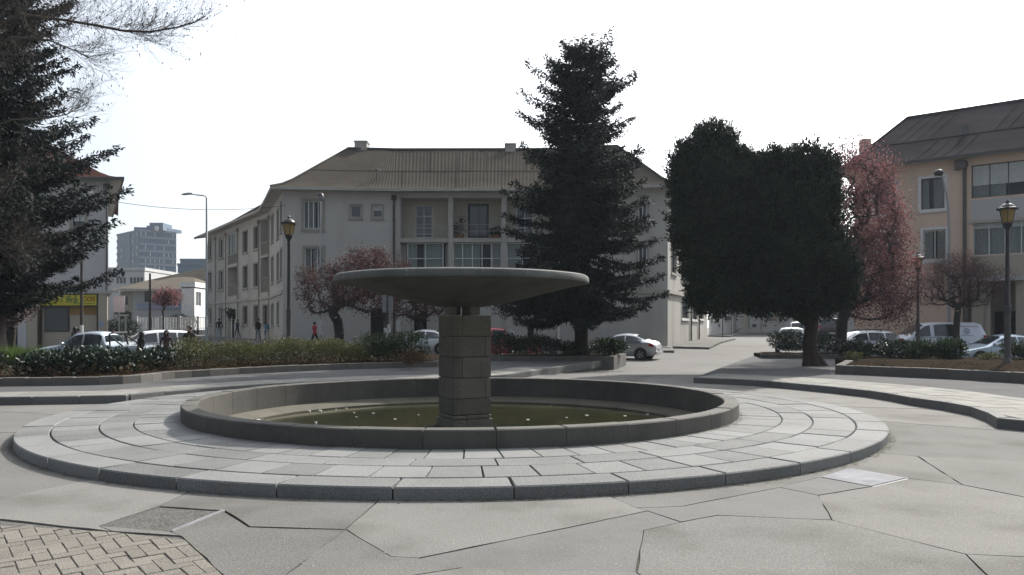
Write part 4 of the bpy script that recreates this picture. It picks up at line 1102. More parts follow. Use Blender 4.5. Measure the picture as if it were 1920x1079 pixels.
    mb.build('sheet_lap', M['roof_slate'], r, T.location)
    mb = MB(); mb.tube([rp(f, 1.0) for f in (0, .5, 1)], .12, 6); mb.tube([rp(0, q) for q in np.linspace(0, 1, 8)], .1, 6); mb.build('ridge_cap', M['roof_slate'], r, T.location)
    q = rp(.28, .45); mb = MB(); mb.box(q.x - .2, q.x + .2, q.y - .2, q.y + .2, q.z - .3, q.z + .5); mb.build('vent', M['gutter'], r, T.location)
    x, y = px_x(1622, 55), 55; mb = MB(); mb.box(x - .3, x + .3, y - .3, y + .3, 12, px_z(262, 55)); mb.build('chimney', M['salmon'], r, T.location)
    sidewalk([tuple(end), tuple(Q0), tuple(Q2)], 2.2, (0, 0))
salmon_block()

# ---------------------------------------------------------------- corner building with the yellow shop front at the left
def text_mesh(txt, size, depth=.012, shear=0.0):
    cu = bpy.data.curves.new('txt', 'FONT'); cu.body = txt; cu.size = size; cu.extrude = depth; cu.shear = shear; cu.align_x = 'CENTER'; cu.resolution_u = 3
    ob = bpy.data.objects.new('txt', cu); COL.objects.link(ob); dg = bpy.context.evaluated_depsgraph_get(); dg.update()
    me = bpy.data.meshes.new_from_object(ob.evaluated_get(dg)); bpy.data.objects.remove(ob); return me
def put_text(txt, size, m, parent, loc, t, up=ZV, shear=0.0, org=(0, 0, 0), name='lettering'):
    me = text_mesh(txt, size, shear=shear); me.materials.clear(); me.materials.append(m)
    n = t.cross(up).normalized(); mtx = Matrix((t, up, n)).transposed().to_4x4(); mtx.translation = Vector(loc) - Vector(org)
    me.transform(mtx); me.name = name
    return link(name, me, parent)
def shop_block():
    Y = 48.0; T = thing('corner_building', 'grey corner building with red tiled roof and yellow shop front', 'building', (-28, Y, 0))
    xr = px_x(203, Y); EZ = 10.9
    fc = Facade([(xr - 26, Y), (xr, Y), (xr - 8.5, Y + 15)], -.6, EZ); todo = []
    for px in ((140, 162, 358, 385), (135, 160, 400, 425), (60, 95, 360, 400), (60, 95, 440, 490), (-20, 15, 360, 400), (-20, 15, 440, 490), (-110, -80, 440, 490)):
        todo.append(add_win(T, fc, px, cols=2, frame='brown', curtain=False, sur_w=.14, blind=.6))
    sh = fc.spot(74, 183, 551, 660); fc.op.append((sh[0], sh[1], -.3, sh[3], .35))
    ar = fc.spot(-60, 35, 552, 660); fc.op.append((ar[0], ar[1], -.3, ar[3], 2.2))
    fc.build('wall', M['shop_wall'], T, T.location)
    for f in todo: f()
    def x(px): return px_x(px, Y)
    def z(py): return px_z(py, Y)
    mb = MB(); mb.box(x(-60), x(35), Y + 2.1, Y + 2.2, -.3, z(552)); mb.build('arcade_back_wall', M['dark_in'], T, T.location)  # near-black colour stands in for the arcade's shade
    mb = MB(); mb.box(x(74), x(183), Y + .25, Y + .35, -.3, z(574)); mb.build('shop_wall', M['beige'], T, T.location)
    mb = MB(); mb.box(x(80), x(126), Y + .20, Y + .26, z(622), z(576)); f = mb.build('shop_window', M['dark_frame'], T, T.location)
    mb = MB(); mb.box(x(82), x(124), Y + .18, Y + .205, z(620), z(578)); mb.build('pane', M['glass'], f, T.location)
    mb = MB(); mb.box(x(127), x(181), Y + .2, Y + .27, z(590), z(576)); mb.build('painted_band', M['ochre'], T, T.location)
    mb = MB(); mb.box(x(130), x(178), Y + .19, Y + .27, -.2, z(592)); mb.build('roller_shutter', M['beige'], T, T.location)
    for a, b in ((183, 186), (72.5, 75)): mb = MB(); mb.box(x(a), x(b), Y - .1, Y + .2, -.2, z(551)); mb.build('post', M['brown'], T, T.location)
    mb = MB(); mb.box(x(75), x(182.5), Y - .12, Y + .15, z(573), z(553)); sg = mb.build('shop_sign', M['yellow'], T, T.location)
    mb = MB()
    for (a, b, c, d) in ((73, 184, 575, 573), (73, 184, 553, 551.5)): mb.box(x(a), x(b), Y - .16, Y + .1, z(c), z(d))
    mb.build('sign_frame', M['brown'], sg, T.location)
    tx = Vector((1, 0, 0))
    put_text('S', .62, M['green_ink'], sg, (x(83), Y - .14, z(569)), tx, shear=.2, org=T.location)
    put_text('l 9ra', .60, M['green_ink'], sg, (x(131), Y - .14, z(568)), tx, shear=.25, org=T.location)
    put_text('COS', .42, M['red_ink'], sg, (x(168), Y - .14, z(565)), tx, shear=.1, org=T.location)
    mb = MB()
    for k in range(16): mb.box(x(140 + k * 2.4), x(141.6 + k * 2.4), Y - .135, Y - .11, z(570), z(568.9))
    mb.build('small_print', M['green_ink'], sg, T.location)
    for a, b in ((35, 52), (52, 72), (186, 203)):
        mb = MB(); mb.box(x(a) + .01, x(b) - .01, Y - .12, Y + .02, -.3, z(550)); mb.build('pilaster', M['shop_wall'] if a == 35 else M['beige'], T, T.location)
    mb = MB(); mb.box(x(187.5), x(196), Y - .13, Y - .11, z(613), z(602)); mb.build('painted_patch', M['blue_wall'], T, T.location)
    ub = fc.u[1]
    trim_band('string_course', T, fc, 0, fc.u[-1] - .01, z(551), z(546), -.05, .2, M['cornice'])
    u_, _ = fc.at_px(201.5); downpipe(T, fc, u_, z(546), EZ - .3)
    mb = MB(); mb.tube([(x(180), Y - .1, z(365)), (x(180), Y - .6, z(364))], .03, 6); mb.tube([(x(180), Y - .6, z(367)), (x(180), Y - .6, z(362))], .16, 10); mb.build('wall_lamp', M['white'], T, T.location)
    soffit(T, fc, 0, fc.u[-1], EZ, .75, M['cornice'], M['gutter'])
    E = [(xr - 27, Y - .8), (px_x(223, Y - .8), Y - .8), (xr - 7.4, Y + 15.5)]; Rg = [(xr - 22, Y + 8), (px_x(77, Y + 8), Y + 8), (px_x(77, Y + 8) - 3, Y + 12)]
    loft_roof('roof', T, E, Rg, EZ + .03, px_z(262, Y + 8), M['roof_red'], rib=.03, rib_w=.3)
    mb = MB(); q = (px_x(135, Y + 3.5), Y + 3.5); mb.tube([(*q, 11.2), (*q, 13.1)], .06, 6); mb.tube([(*q, 13.0), (*q, 13.4)], .16, 8); mb.build('vent_pipe', M['gutter'], T, T.location)
    sidewalk([(xr - 26, Y), (xr, Y), (xr - 8.5, Y + 15)], 2.6, (0, 0))
shop_block()

# ---------------------------------------------------------------- far white building closing the side street
def far_block():
    Y = 90.0; T = thing('street_building', 'low pale building with worn walls and a stepped doorway across the far street end', 'building', (28, Y, .9))
    fc = Facade([(20.2, Y - 12), (25.6, Y - 2), (48, Y - 4)], .0, 9.5); todo = []
    for px in ((1334, 1350, 583, 600), (1358, 1372, 585, 601), (1440, 1458, 583, 602), (1480, 1500, 560, 590), (1440, 1458, 540, 560), (1400, 1416, 540, 560), (1540, 1560, 560, 590)):
        todo.append(add_win(T, fc, px, cols=2, frame='dark_frame', surround='cornice', sill=True, blind=.5))
    d = fc.spot(1391, 1406, 578, 616); fc.op.append((*d, .3)); fc.build('wall', M['stucco'], T, T.location)
    for f in todo: f()
    p, t, n = fc.frame((d[0] + d[1]) / 2); w = d[1] - d[0]; o = p - t * w / 2
    mb = MB(); mb.obox(o - n * .29 + ZV * d[2], t * w, n * .06, ZV * (d[3] - d[2])); mb.build('door', M['cream'], T, T.location)
    for k in range(3): mb = MB(); mb.obox(o - t * (.3 + .25 * (2 - k)) + n * .02 + ZV * .6, t * (w + .6 + .5 * (2 - k)), n * (.35 * (3 - k)), ZV * (d[2] - .6 - .17 * (2 - k))); mb.build('step', M['cornice'], T, T.location)
    for px in (1380, 1428, 1470): u, _ = fc.at_px(px); downpipe(T, fc, u, 1.0, 9.2, 'cornice')
    for px in (1347, 1410): u, _ = fc.at_px(px); q, t_, n_ = fc.frame(u); mb = MB(); mb.obox(q + n_ * .02 + ZV * 1.6, t_ * .5, n_ * .03, ZV * .35); mb.build('wall_vent', M['gutter'], T, T.location)
    loft_roof('roof', T, [(20.0, Y - 13), (26, Y - 2.8), (48, Y - 4.8)], [(24, Y - 6), (30, Y + 4), (46, Y + 3)], 9.5, 12.5, M['roof'])
    sidewalk([(20.2, Y - 12), (25.6, Y - 2), (48, Y - 4)], 2.2, (0, 0))
far_block()

# ---------------------------------------------------------------- distance: tower, low blocks, house with fence
def tower():
    Y = 260.0; x = lambda px, y=Y: px_x(px, y); z = lambda py: px_z(py, Y); k0 = 1.0
    T = thing('office_tower', 'tall haze-tinted office tower with banded floors far beyond the street', 'tower', (x(280), Y + 8, 1))
    A, B, C = Vector((x(219.5, Y + 14), Y + 14)), Vector((x(262), Y)), Vector((x(330.5, Y + 7), Y + 7)); ZT = z(430.5)
    D = A + (C - B)
    mb = MB(); mb.prism([tuple(p) for p in (A, B, C, D)], 0, ZT); mb.build('shaft', M['hazed_wall'], T, T.location)
    fl = 10.3; h = (ZT - z(560)) / 10.3
    pane = {}
    for s_, (P, Q, n) in enumerate(((A, B, 6), (B, C, 8))):
        d = (Q - P); L_ = d.length; t = Vector((*d.normalized(), 0)); nn = Vector((t.y, -t.x, 0))
        cw = L_ / n
        mb = MB(); mb.obox((0, 0, 0), t * cw * .84, nn * .12, ZV * h * .56); ob = mb.build('window', M['glass_tower'], T); first = True
        mb = MB(); mb.obox(t * cw * .1 + nn * .12, t * cw * .12, nn * .06, ZV * h * .56); bl = mb.build('blind', M['white'], ob)
        bd = MB(); bd.obox((0, 0, 0), t * L_, nn * .25, ZV * h * .30); bo = bd.build('floor_band', M['hazed_band'], T)
        for f in range(10):
            zz = ZT - (f + 1) * h
            o = bo if f == 0 else link('floor_band', bo.data, T); o.location = Vector((P.x, P.y, zz + h * .70)) - T.location
            for c in range(n):
                if s_ == 0 and c == 3: continue
                w = ob if first else link('window', ob.data, T); w.location = Vector((P.x, P.y, zz + h * .1)) + t * (cw * (c + .08)) - T.location
                if not first and random.random() < .4: link('blind', bl.data, w)
                first = False
        if s_ == 0: mb = MB(); mb.obox(Vector((P.x, P.y, 0)) + t * (cw * 3.2), t * cw * .5, nn * .4, ZV * ZT); mb.build('rib', M['hazed_band'], T, T.location)
    m2 = (B + C) / 2
    mb = MB(); c0, c1 = Vector((x(243), Y + 3)), Vector((x(301), Y + 5)); mb.prism([(c0.x, c0.y), (c1.x, c1.y), (c1.x + 2, c1.y + 7), (c0.x + 2, c0.y + 7)], ZT, z(424)); mb.build('plant_room', M['hazed_wall'], T, T.location)
    mb = MB(); mb.box(x(275), x(300.5), Y + 2, Y + 9, ZT, z(416.5)); pr = mb.build('plant_room', M['hazed_wall'], T, T.location)
    for px in (286, 289.5):
        mb = MB(); pts = [(x(px + 1.3 * math.cos(a)), Y + 1.9, z(427.5) + .9 * math.sin(a)) for a in np.linspace(-1.3, 1.3, 7)]; mb.tube(pts, [.12, .28, .34, .36, .34, .28, .12], 5); mb.build('emblem', M['white'], pr, T.location)
    mb = MB(); mb.tube([(x(265), Y + 5, z(424)), (x(265), Y + 5, z(420))], .6, 8); mb.build('water_tank', M['hazed_wall'], T, T.location)
tower()
def plain_block(name, label, x0, x1, Y, dep, zt, m, wins=(), roof=None, cat='building', extra=None):
    T = thing(name, label, cat, ((x0 + x1) / 2, Y, gz(Y)))
    fc = Facade([(x0 - .0, Y + dep), (x0, Y), (x1, Y), (x1, Y + dep)], 0, zt); todo = []
    for w in wins: todo.append(add_win(T, fc, w[:4], **dict(dict(cols=2, frame='dark_frame', surround=None, sill=False, depth=.1), **(w[4] if len(w) > 4 else {}))))
    fc.build('wall', m, T, T.location)
    for f in todo: f()
    if roof:
        rm, rise, ov = roof; a, b, c, d = (x0 - ov, Y - ov), (x1 + ov, Y - ov), (x1 + ov, Y + dep + ov), (x0 - ov, Y + dep + ov)
        r0, r1 = (x0 + (x1 - x0) * .35, Y + dep / 2), (x0 + (x1 - x0) * .65, Y + dep / 2)
        loft_roof('roof', T, [d, a, b, c], [r0, r0, r1, r1], zt, zt + rise, rm, prof=((0, 0), (1, 1))); trim_band('eave', T, fc, 0, fc.u[-1], zt - .25, zt - .01, -.05, ov, M['cornice'])
    else:
        mb = MB(); mb.box(x0, x1, Y, Y + dep, zt - .3, zt); mb.build('flat_roof', M['cornice'], T, T.location); trim_band('parapet', T, fc, 0, fc.u[-1], zt - .2, zt + .4, -.1, .12, m)
    return T, fc
plain_block('grey_block', 'plain grey building in the haze beside the office tower', px_x(333, 200), px_x(420, 200), 200, 20, px_z(497, 200), M['hazed_wall'], [(350, 356, 520, 526), (366, 372, 520, 526)])
T_, _f = plain_block('penthouse_block', 'small grey rooftop storey seen above the plain grey building', px_x(338, 226), px_x(400, 226), 226, 8, px_z(488, 226), M['hazed_wall'])
plain_block('low_block', 'low pale flat roofed building with a row of square windows before the tower', px_x(190, 140), px_x(271, 140), 140, 14, px_z(506, 140), M['white_wall'],
            [(218 + k * 6.4, 223.2 + k * 6.4, 520.5, 532) for k in range(8) if k != 3])
def house():
    Y = 92.0; x = lambda px: px_x(px, Y); z = lambda py: px_z(py, Y)
    wins = [(271, 280, 546, 567, dict(cols=2)), (290, 330, 546, 566, dict(cols=5, surround='trim')), (283, 292, 596, 616, dict(cols=1)), (334, 356, 598, 617, dict(cols=3, frame='white'))]
    T, fc = plain_block('house', 'white two storey house with tan hipped roof behind a white railing fence', x(249), x(361), Y, 12, z(543), M['white_wall'], wins, (M['roof_tan'], 1.9, 1.3), 'house')
    mb = MB(); mb.box(x(258), x(359), Y - .18, Y - .003, z(580), z(569)); mb.build('painted_band', M['blue_wall'], T, T.location)
    w2 = [(367, 377, 548, 574, dict(cols=3, frame='white', curtain=True))]
    T2, f2 = plain_block('annexe', 'white glazed house wing at the foot of the tall street light', x(360.5), x(384), Y - 3, 8, z(538), M['white'], w2, None, 'house')
    T3, f3 = plain_block('garage', 'yellowish low house wing with dark ground floor opening behind the pink board', x(192), x(247), Y + 4, 10, z(548) + .4, M['cream'], [(206, 212, 556, 574), (214, 221, 556, 574), (228, 240, 556, 572), (206, 246, 585, 606, dict(cols=2))], (M['roof_tan'], 1.6, .8), 'house')
    # fence
    Yf = 84.0; xa, xb = px_x(256, Yf), px_x(386, Yf); zg = gz(Yf)
    Fn = thing('fence', 'white metal railing fence on a low wall in front of the white house', 'fence', ((xa + xb) / 2, Yf, zg))
    mb = MB(); mb.box(xa, xb, Yf - .12, Yf + .12, zg - .3, zg + .55); mb.build('low_wall', M['white_wall'], Fn, Fn.location)
    mb = MB(); mb.box(xa, xb, Yf - .03, Yf + .03, zg + 1.9, zg + 1.96); mb.box(xa, xb, Yf - .03, Yf + .03, zg + .7, zg + .76); mb.build('rail', M['white'], Fn, Fn.location)
    mb = MB(); mb.box(-.02, .02, -.02, .02, 0, 1.4); b = mb.build('picket', M['white'], Fn); n = 46
    for k in range(n):
        o = b if k == 0 else link('picket', b.data, Fn); o.location = (xa + .1 + (xb - xa - .2) * k / (n - 1) - Fn.location.x, 0, .56)
    for k in (0, 8, 16, 28, 40): mb = MB(); mb.box(-.12, .12, -.12, .12, -.3, 2.05); o = mb.build('fence_post', M['white_wall'], Fn); o.location = (xa + (xb - xa) * k / 45 - Fn.location.x, 0, 0)
house()
plain_block('house_row', 'pale row house far along the left street beside the apartment wing', -58, -36.5, 118, 12, 8.2, M['white_wall'], [(392, 400, 545, 560)], (M['roof'], 3, .8), 'house')
# ================================================================ trees, hedges, shrubs
def spline_r(prof, z):
    return np.interp(z, [p[0] for p in prof], [p[1] for p in prof])
def conifer(label, base, H, prof, zlow, nbr, m_leaf, m_bark, trunk_r, leaf=(.22, .055), group=None, droop=.25, top_up=.3, density=1.0, seed=1, azfilter=None, name='conifer_tree', lean=(0, 0)):
    """whorled conifer: prof gives branch reach by height above base"""
    g = np.random.default_rng(seed); T = thing(name, label, 'tree', base, group=group)
    mb = MB(); n = 14
    mb.tube([(lean[0] * k / n + .05 * math.sin(k * 1.7) * k / n, lean[1] * k / n, -.3 + (H + .3) * k / n) for k in range(n + 1)], [trunk_r * (1 - .93 * k / n) * (1.35 if k == 0 else 1) for k in range(n + 1)], 10)
    Cs = []; Ds = []; Ls = []
    nl = max(6, int(nbr / 6)); levels = zlow + (H - zlow) * np.linspace(0, .985, nl) ** 1.02
    for zi in range(nl):
        k = int(g.integers(5, 8)); a0 = g.random() * 6.28
        for j in range(k):
            z = levels[zi] + g.normal() * .10; a = a0 + j * 6.283 / k + g.normal() * .22
            if azfilter and not azfilter(a): continue
            hf = (z - zlow) / (H - zlow); Lb = float(spline_r(prof, z)) * (g.uniform(.55, .95) if g.random() < .7 else g.uniform(.9, 1.16))
            d = np.array([math.cos(a), math.sin(a), 0]); side = np.array([-d[1], d[0], 0])
            up = (top_up * hf - droop * (1 - hf)) * Lb; sag = .10 * Lb
            def pt(t): return np.array([lean[0] * z / H, lean[1] * z / H, z]) + d * Lb * t + np.array([0, 0, up * t - sag * math.sin(t * 3.1) + .10 * Lb * t ** 3])
            r0 = max(.012, trunk_r * .22 * (1 - .7 * hf)); pts = [pt(t) for t in (0, .3, .6, .95)]
            mb.tube(pts, [r0, r0 * .75, r0 * .45, r0 * .15], 4, cap=False)
            ns = max(5, int(Lb * 7 * density))
            for t in np.linspace(.16, 1.0, ns):
                p = pt(t); w = (.30 + .42 * Lb * .22) * (1.15 - .85 * t) + .12
                for sd in (-1, 1):
                    td = d * .55 + side * sd * g.uniform(.6, 1.1) + np.array([0, 0, g.uniform(-.35, .12)]); td /= np.linalg.norm(td)
                    wl = w * g.uniform(.5, 1.15); kk = max(6, int(wl * 34))
                    u = g.random(kk); C = p + td * (u[:, None] * wl) + g.normal(size=(kk, 3)) * .045
                    Dd = td * .8 + g.normal(size=(kk, 3)) * .55 + np.array([0, 0, -.1]); Cs.append(C); Ds.append(Dd)
            C = pt(1.0) + g.normal(size=(6, 3)) * .05; Cs.append(C); Ds.append(d + g.normal(size=(6, 3)) * .4 + np.array([0, 0, .15]))
    kk = 140; C = np.stack([g.normal(size=kk) * .12 + lean[0], g.normal(size=kk) * .12 + lean[1], H - g.random(kk) * 1.0], 1); Cs.append(C); Ds.append(g.normal(size=(kk, 3)) * .7 + np.array([0, 0, .6]))
    mb.build('trunk', m_bark, T, smooth=60)
    C = np.concatenate(Cs); D = np.concatenate(Ds); nn = len(C)
    V, Q = leaves(C, D, leaf[0] * g.uniform(.6, 1.3, nn), leaf[1] * g.uniform(.7, 1.4, nn)); mesh_np('crown', V, Q, m_leaf, T)
    return T, nn
# tall pyramidal conifer behind the bowl
Yc = 34.5; s_ = Yc / F
zc = lambda py, Y=Yc: px_z(py, Y)
bz = ZL
profC = [(zc(590) - bz, .5), (zc(575) - bz, 3.3), (zc(540) - bz, 3.9), (zc(480) - bz, 3.55), (zc(400) - bz, 3.15), (zc(340) - bz, 2.95), (zc(300) - bz, 2.75), (zc(250) - bz, 2.6), (zc(190) - bz, 2.35), (zc(140) - bz, 2.2), (zc(112) - bz, 1.85), (zc(97) - bz, 1.35), (zc(84) - bz, .75), (zc(74) - bz, .3)]
T_, n_ = conifer('tall dark pyramidal conifer with a broad flat top behind the fountain bowl', (px_x(1090, Yc), Yc, bz), zc(88) - bz, profC, zc(588) - bz, 250, M['needle'], M['bark'], .34, (.19, .055), density=1.35, seed=3, droop=.30, top_up=.22)
print('conifer leaves', n_)
# big spruce at the left edge
Ys = 27.0; zs = lambda py: px_z(py, Ys)
profS = [(zs(585) - bz, .8), (zs(568) - bz, 1.9), (zs(548) - bz, 3.0), (zs(515) - bz, 3.9), (zs(470) - bz, 4.3), (zs(430) - bz, 4.25), (zs(380) - bz, 3.7), (zs(300) - bz, 3.35), (zs(240) - bz, 2.9), (zs(170) - bz, 2.4), (zs(100) - bz, 2.1), (zs(30) - bz, 2.5), (zs(-60) - bz, 1.9), (zs(-200) - bz, .7), (zs(-260) - bz, .2)]
T_, n_ = conifer('huge dark spruce with upswept branch tips at the left edge, before the shop', (px_x(-12, Ys), Ys, bz), zs(-250) - bz, profS, zs(578) - bz, 300, M['needle_blue'], M['bark_dark'], .42, (.19, .055), density=1.25, seed=9, droop=.02, top_up=.35, name='spruce_tree')
print('spruce leaves', n_)

def dense_tree():
    """leaning clipped cypress: two dense lobes on one trunk"""
    Y = 29.0; T = thing('cypress_tree', 'dense dark cypress with two rounded lobes on a leaning reddish trunk', 'tree', (px_x(1526, Y), Y, PZ_)); org = np.array(T.location)
    g = np.random.default_rng(5); s = Y / F
    blobs = [(1298, 298, 38, 44, .5), (1342, 262, 44, 38, .5), (1385, 302, 32, 34, .4), (1290, 340, 38, 60, .4), (1340, 345, 70, 80, .5), (1293, 420, 38, 70, .4), (1314, 505, 36, 56, .3), (1350, 450, 66, 100, .5), (1340, 545, 48, 40, .2), (1388, 430, 48, 92, .6), (1416, 362, 40, 66, .3), (1400, 318, 30, 40, .5), (1425, 470, 60, 90, .2), (1360, 552, 64, 44, 0), (1440, 570, 60, 30, -.3), (1330, 560, 40, 34, .2), (1520, 578, 56, 26, -.3),
             (1468, 326, 30, 36, -.5), (1500, 310, 44, 30, -.6), (1538, 330, 26, 36, -.5), (1444, 400, 48, 66, -.5), (1506, 395, 52, 82, -.7), (1540, 405, 24, 72, -.5), (1470, 480, 72, 70, -.6), (1538, 490, 46, 56, -.6), (1566, 525, 38, 46, -.4), (1432, 548, 52, 36, -.4), (1500, 556, 58, 32, -.5), (1558, 556, 42, 32, -.3), (1440, 312, 22, 34, -.2), (1388, 560, 36, 30, 0)]
    Cb = np.array([(px_x(b[0], Y), Y + b[4], px_z(b[1], Y)) for b in blobs]); Rb = np.array([(max(9, b[2] - 13) * s, min(b[2], b[3]) * s * 1.0 + .1, max(9, b[3] - 13) * s) for b in blobs])
    Cs = []; Ns = []
    for i in range(len(blobs)):                               # plumes: many small tufts standing off the lobes
        ar = (Rb[i][0] * Rb[i][2]); n = int(330 * ar) + 70
        d = g.normal(size=(n, 3)); d /= np.linalg.norm(d, axis=1, keepdims=True)
        lump = 1 + .11 * np.sin(d[:, 0] * 7 + i) * np.sin(d[:, 2] * 9 + 2 * i) + .10 * np.sin(d[:, 1] * 11 + d[:, 2] * 8 + i)
        p = Cb[i] + d * Rb[i] * (lump * g.uniform(.78, 1.05, n) * np.where(g.random(n) < .06, 1.10, 1))[:, None]
        keep = np.ones(n, bool)
        for j in range(len(blobs)):
            if j != i: keep &= (((p - Cb[j]) / Rb[j]) ** 2).sum(1) > .60
        Cs.append(p[keep]); nn = d / Rb[i]; Ns.append((nn / np.linalg.norm(nn, axis=1, keepdims=True))[keep])
    C0 = np.concatenate(Cs); N0 = np.concatenate(Ns); m_ = len(C0)
    A0 = N0 * .7 + np.array([0, 0, .55]) + g.normal(size=(m_, 3)) * .30; A0 /= np.linalg.norm(A0, axis=1, keepdims=True); L0 = g.uniform(.25, .62, m_) + .35 * (g.random(m_) < .12) + .25 * np.clip(N0[:, 2], 0, 1) * g.random(m_)
    k = 26; idx = np.repeat(np.arange(m_), k); u = g.random(m_ * k); wd = (1 - u) * .5 + .12
    C = C0[idx] + A0[idx] * (L0[idx] * (u - .35))[:, None] + g.normal(size=(m_ * k, 3)) * (wd * .22)[:, None]
    D = A0[idx] + g.normal(size=(m_ * k, 3)) * .55; n = len(C)
    V, Q = leaves(C, D, g.uniform(.10, .24, n), g.uniform(.035, .07, n))
    Vs = [V]; Qs = [Q]; k0 = len(V)
    for i in range(len(blobs)):                               # dark wood and old foliage inside
        bm = bmesh.new(); bmesh.ops.create_icosphere(bm, subdivisions=3, radius=1.0)
        vv = np.array([v.co[:] for v in bm.verts]); ff = np.array([[v.index for v in f.verts] for f in bm.faces]); bm.free()
        lump = 1 + .10 * np.sin(vv[:, 0] * 9 + i) * np.sin(vv[:, 2] * 8) + g.normal(size=len(vv)) * .03
        vv = Cb[i] + vv * Rb[i] * (.80 * lump)[:, None]; Vs.append(vv); Qs.append(np.concatenate([ff, ff[:, 2:3]], 1) + k0); k0 += len(vv)
    me_v = np.concatenate(Vs); me_q = np.concatenate(Qs[:1])
    mesh_np('crown', me_v[:len(V)], me_q, M['cypress'], T, org)
    mb = MB(); k0 = 0
    for v, q in zip(Vs[1:], Qs[1:]):
        q = q - q.min(); mb.add([tuple(p - org) for p in v], [tuple(f[:3]) for f in q])
    mb.build('inner_foliage', M['cypress'], T, smooth=60)
    mb = MB(); b = (px_x(1524, Y), Y, .05)
    pts = [(px_x(a, Y), Y + e, px_z(p, Y)) for a, p, e in ((1525, 692, 0), (1524, 684, 0), (1520, 668, .02), (1518, 645, 0), (1522, 610, 0), (1520, 575, .1), (1500, 520, .1), (1460, 440, 0))]
    mb.tube([Vector(p) - T.location for p in pts], [.48, .36, .28, .255, .25, .24, .2, .1], 14)
    for (a, e) in ((1506, -.25), (1543, -.2), (1530, .3)): mb.tube([Vector((px_x(a, Y), Y + e, .08)) - T.location, Vector((px_x(1520 + (a - 1524) * .5, Y), Y + e * .4, .55)) - T.location, Vector((px_x(1520, Y), Y, 1.3)) - T.location], [.16, .14, .08], 8)
    mb.tube([Vector(pts[4]) - T.location, Vector((px_x(1450, Y), Y, px_z(565, Y))) - T.location, Vector((px_x(1370, Y), Y, px_z(520, Y))) - T.location], [.18, .13, .06], 8)
    mb.build('trunk', M['bark_red'], T, smooth=60)
    print('cypress leaves', n)
dense_tree()

def grow(trunk, targets, steps=3, bend=.10, seed=1, r_tip=.006, expo=.5, upturn=0.0):
    """limbs that reach out from a trunk to every target in turn; returns nodes, parents, radii"""
    g = np.random.default_rng(seed); P = [np.array(p, float) for p in trunk]; par = [-1] + list(range(len(trunk) - 1))
    c = P[-1]; tg = sorted([np.array(t, float) for t in targets], key=lambda t: np.linalg.norm(t - c)); A = np.zeros((len(trunk) + len(tg) * steps, 3)); A[:len(P)] = P; n = len(P)
    first = max(0, len(trunk) - 3); tips = []
    for t in tg:
        dv = A[first:n] - t; dist = np.linalg.norm(dv, axis=1) + .25 * np.maximum(0, A[first:n, 2] - t[2]); i = first + int(np.argmin(dist)); p = A[i].copy(); k = i
        for s in range(1, steps + 1):
            f = s / steps; q = p + (t - p) * f + (g.normal(size=3) * bend * np.linalg.norm(t - p) if s < steps else 0)
            q[2] += upturn * np.linalg.norm(t - p) * (f * f - f)
            A[n] = q; par.append(k); k = n; n += 1
        tips.append(k)
    A = A[:n]; cnt = np.zeros(n)
    for k in tips: cnt[k] += 1
    for k in range(n - 1, 0, -1): cnt[par[k]] += cnt[k]
    return A, par, r_tip * np.maximum(cnt, 1) ** expo, tips
def limbs(mb, A, par, rad, org, rmin=0.0, sides=None):
    for k in range(1, len(A)):
        i = par[k]; ra, rb = min(rad[i], rad[k] * 1.6 + .004), rad[k]
        mb.tube([A[i] - org, A[k] - org], [max(ra, rmin), max(rb, rmin)], 8 if rb > .06 else 5 if rb > .02 else 3, cap=False)
def blob_targets(blobs, n, g, shell=.45):
    B = np.array(blobs, float); vol = B[:, 3] * B[:, 4] * B[:, 5]; out = []
    for b, v in zip(B, vol / vol.sum()):
        k = max(3, int(n * v)); d = g.normal(size=(k, 3)); d /= np.linalg.norm(d, axis=1, keepdims=True); r = g.uniform(shell, 1, k) ** .6
        out += list(b[:3] + d * b[3:6] * r[:, None])
    return out
def broadleaf(name, label, base, trunk, blobs, n, m_leaf, m_bark, leaf=(.09, .05), per=14, spread=.28, seed=1, r_tip=.007, expo=.5, extra=(), group=None, updir=.3, forks=None):
    g = np.random.default_rng(seed); T = thing(name, label, 'tree', base, group=group); org = np.array(base, float)
    tg = blob_targets(blobs, n, g) + list(extra)
    A, par, rad, tips = grow(trunk, tg, 3, .10, seed, r_tip, expo); mb = MB(); limbs(mb, A, par, rad, org); mb.build('trunk', m_bark, T, smooth=60)
    if m_leaf is not None:
        tp = A[tips]; pr = A[[par[k] for k in tips]]; Cs = []; Ds = []
        for p, q in zip(tp, pr):
            k = max(2, int(per * g.uniform(.3, 1.5))); u = g.random(k) ** .7; ax = p - q
            Cs.append(q + ax * (u[:, None] * 1.15) + g.normal(size=(k, 3)) * spread * .5); Ds.append(ax / (np.linalg.norm(ax) + 1e-6) * .4 + g.normal(size=(k, 3)) * .7 + np.array([0, 0, updir]))
        C = np.concatenate(Cs); D = np.concatenate(Ds); nn = len(C); V, Q = leaves(C, D, leaf[0] * g.uniform(.6, 1.4, nn), leaf[1] * g.uniform(.7, 1.3, nn)); mesh_np('crown', V, Q, m_leaf, T, org)
    return T
def pxb(px, py, Y, rx, rz, dy=0.0, ry=None):
    s = Y / F; return (px_x(px, Y), Y + dy, px_z(py, Y), rx * s, (ry if ry else rx) * s, rz * s)
def pp(px, py, Y, dy=0.0): return (px_x(px, Y), Y + dy, px_z(py, Y))
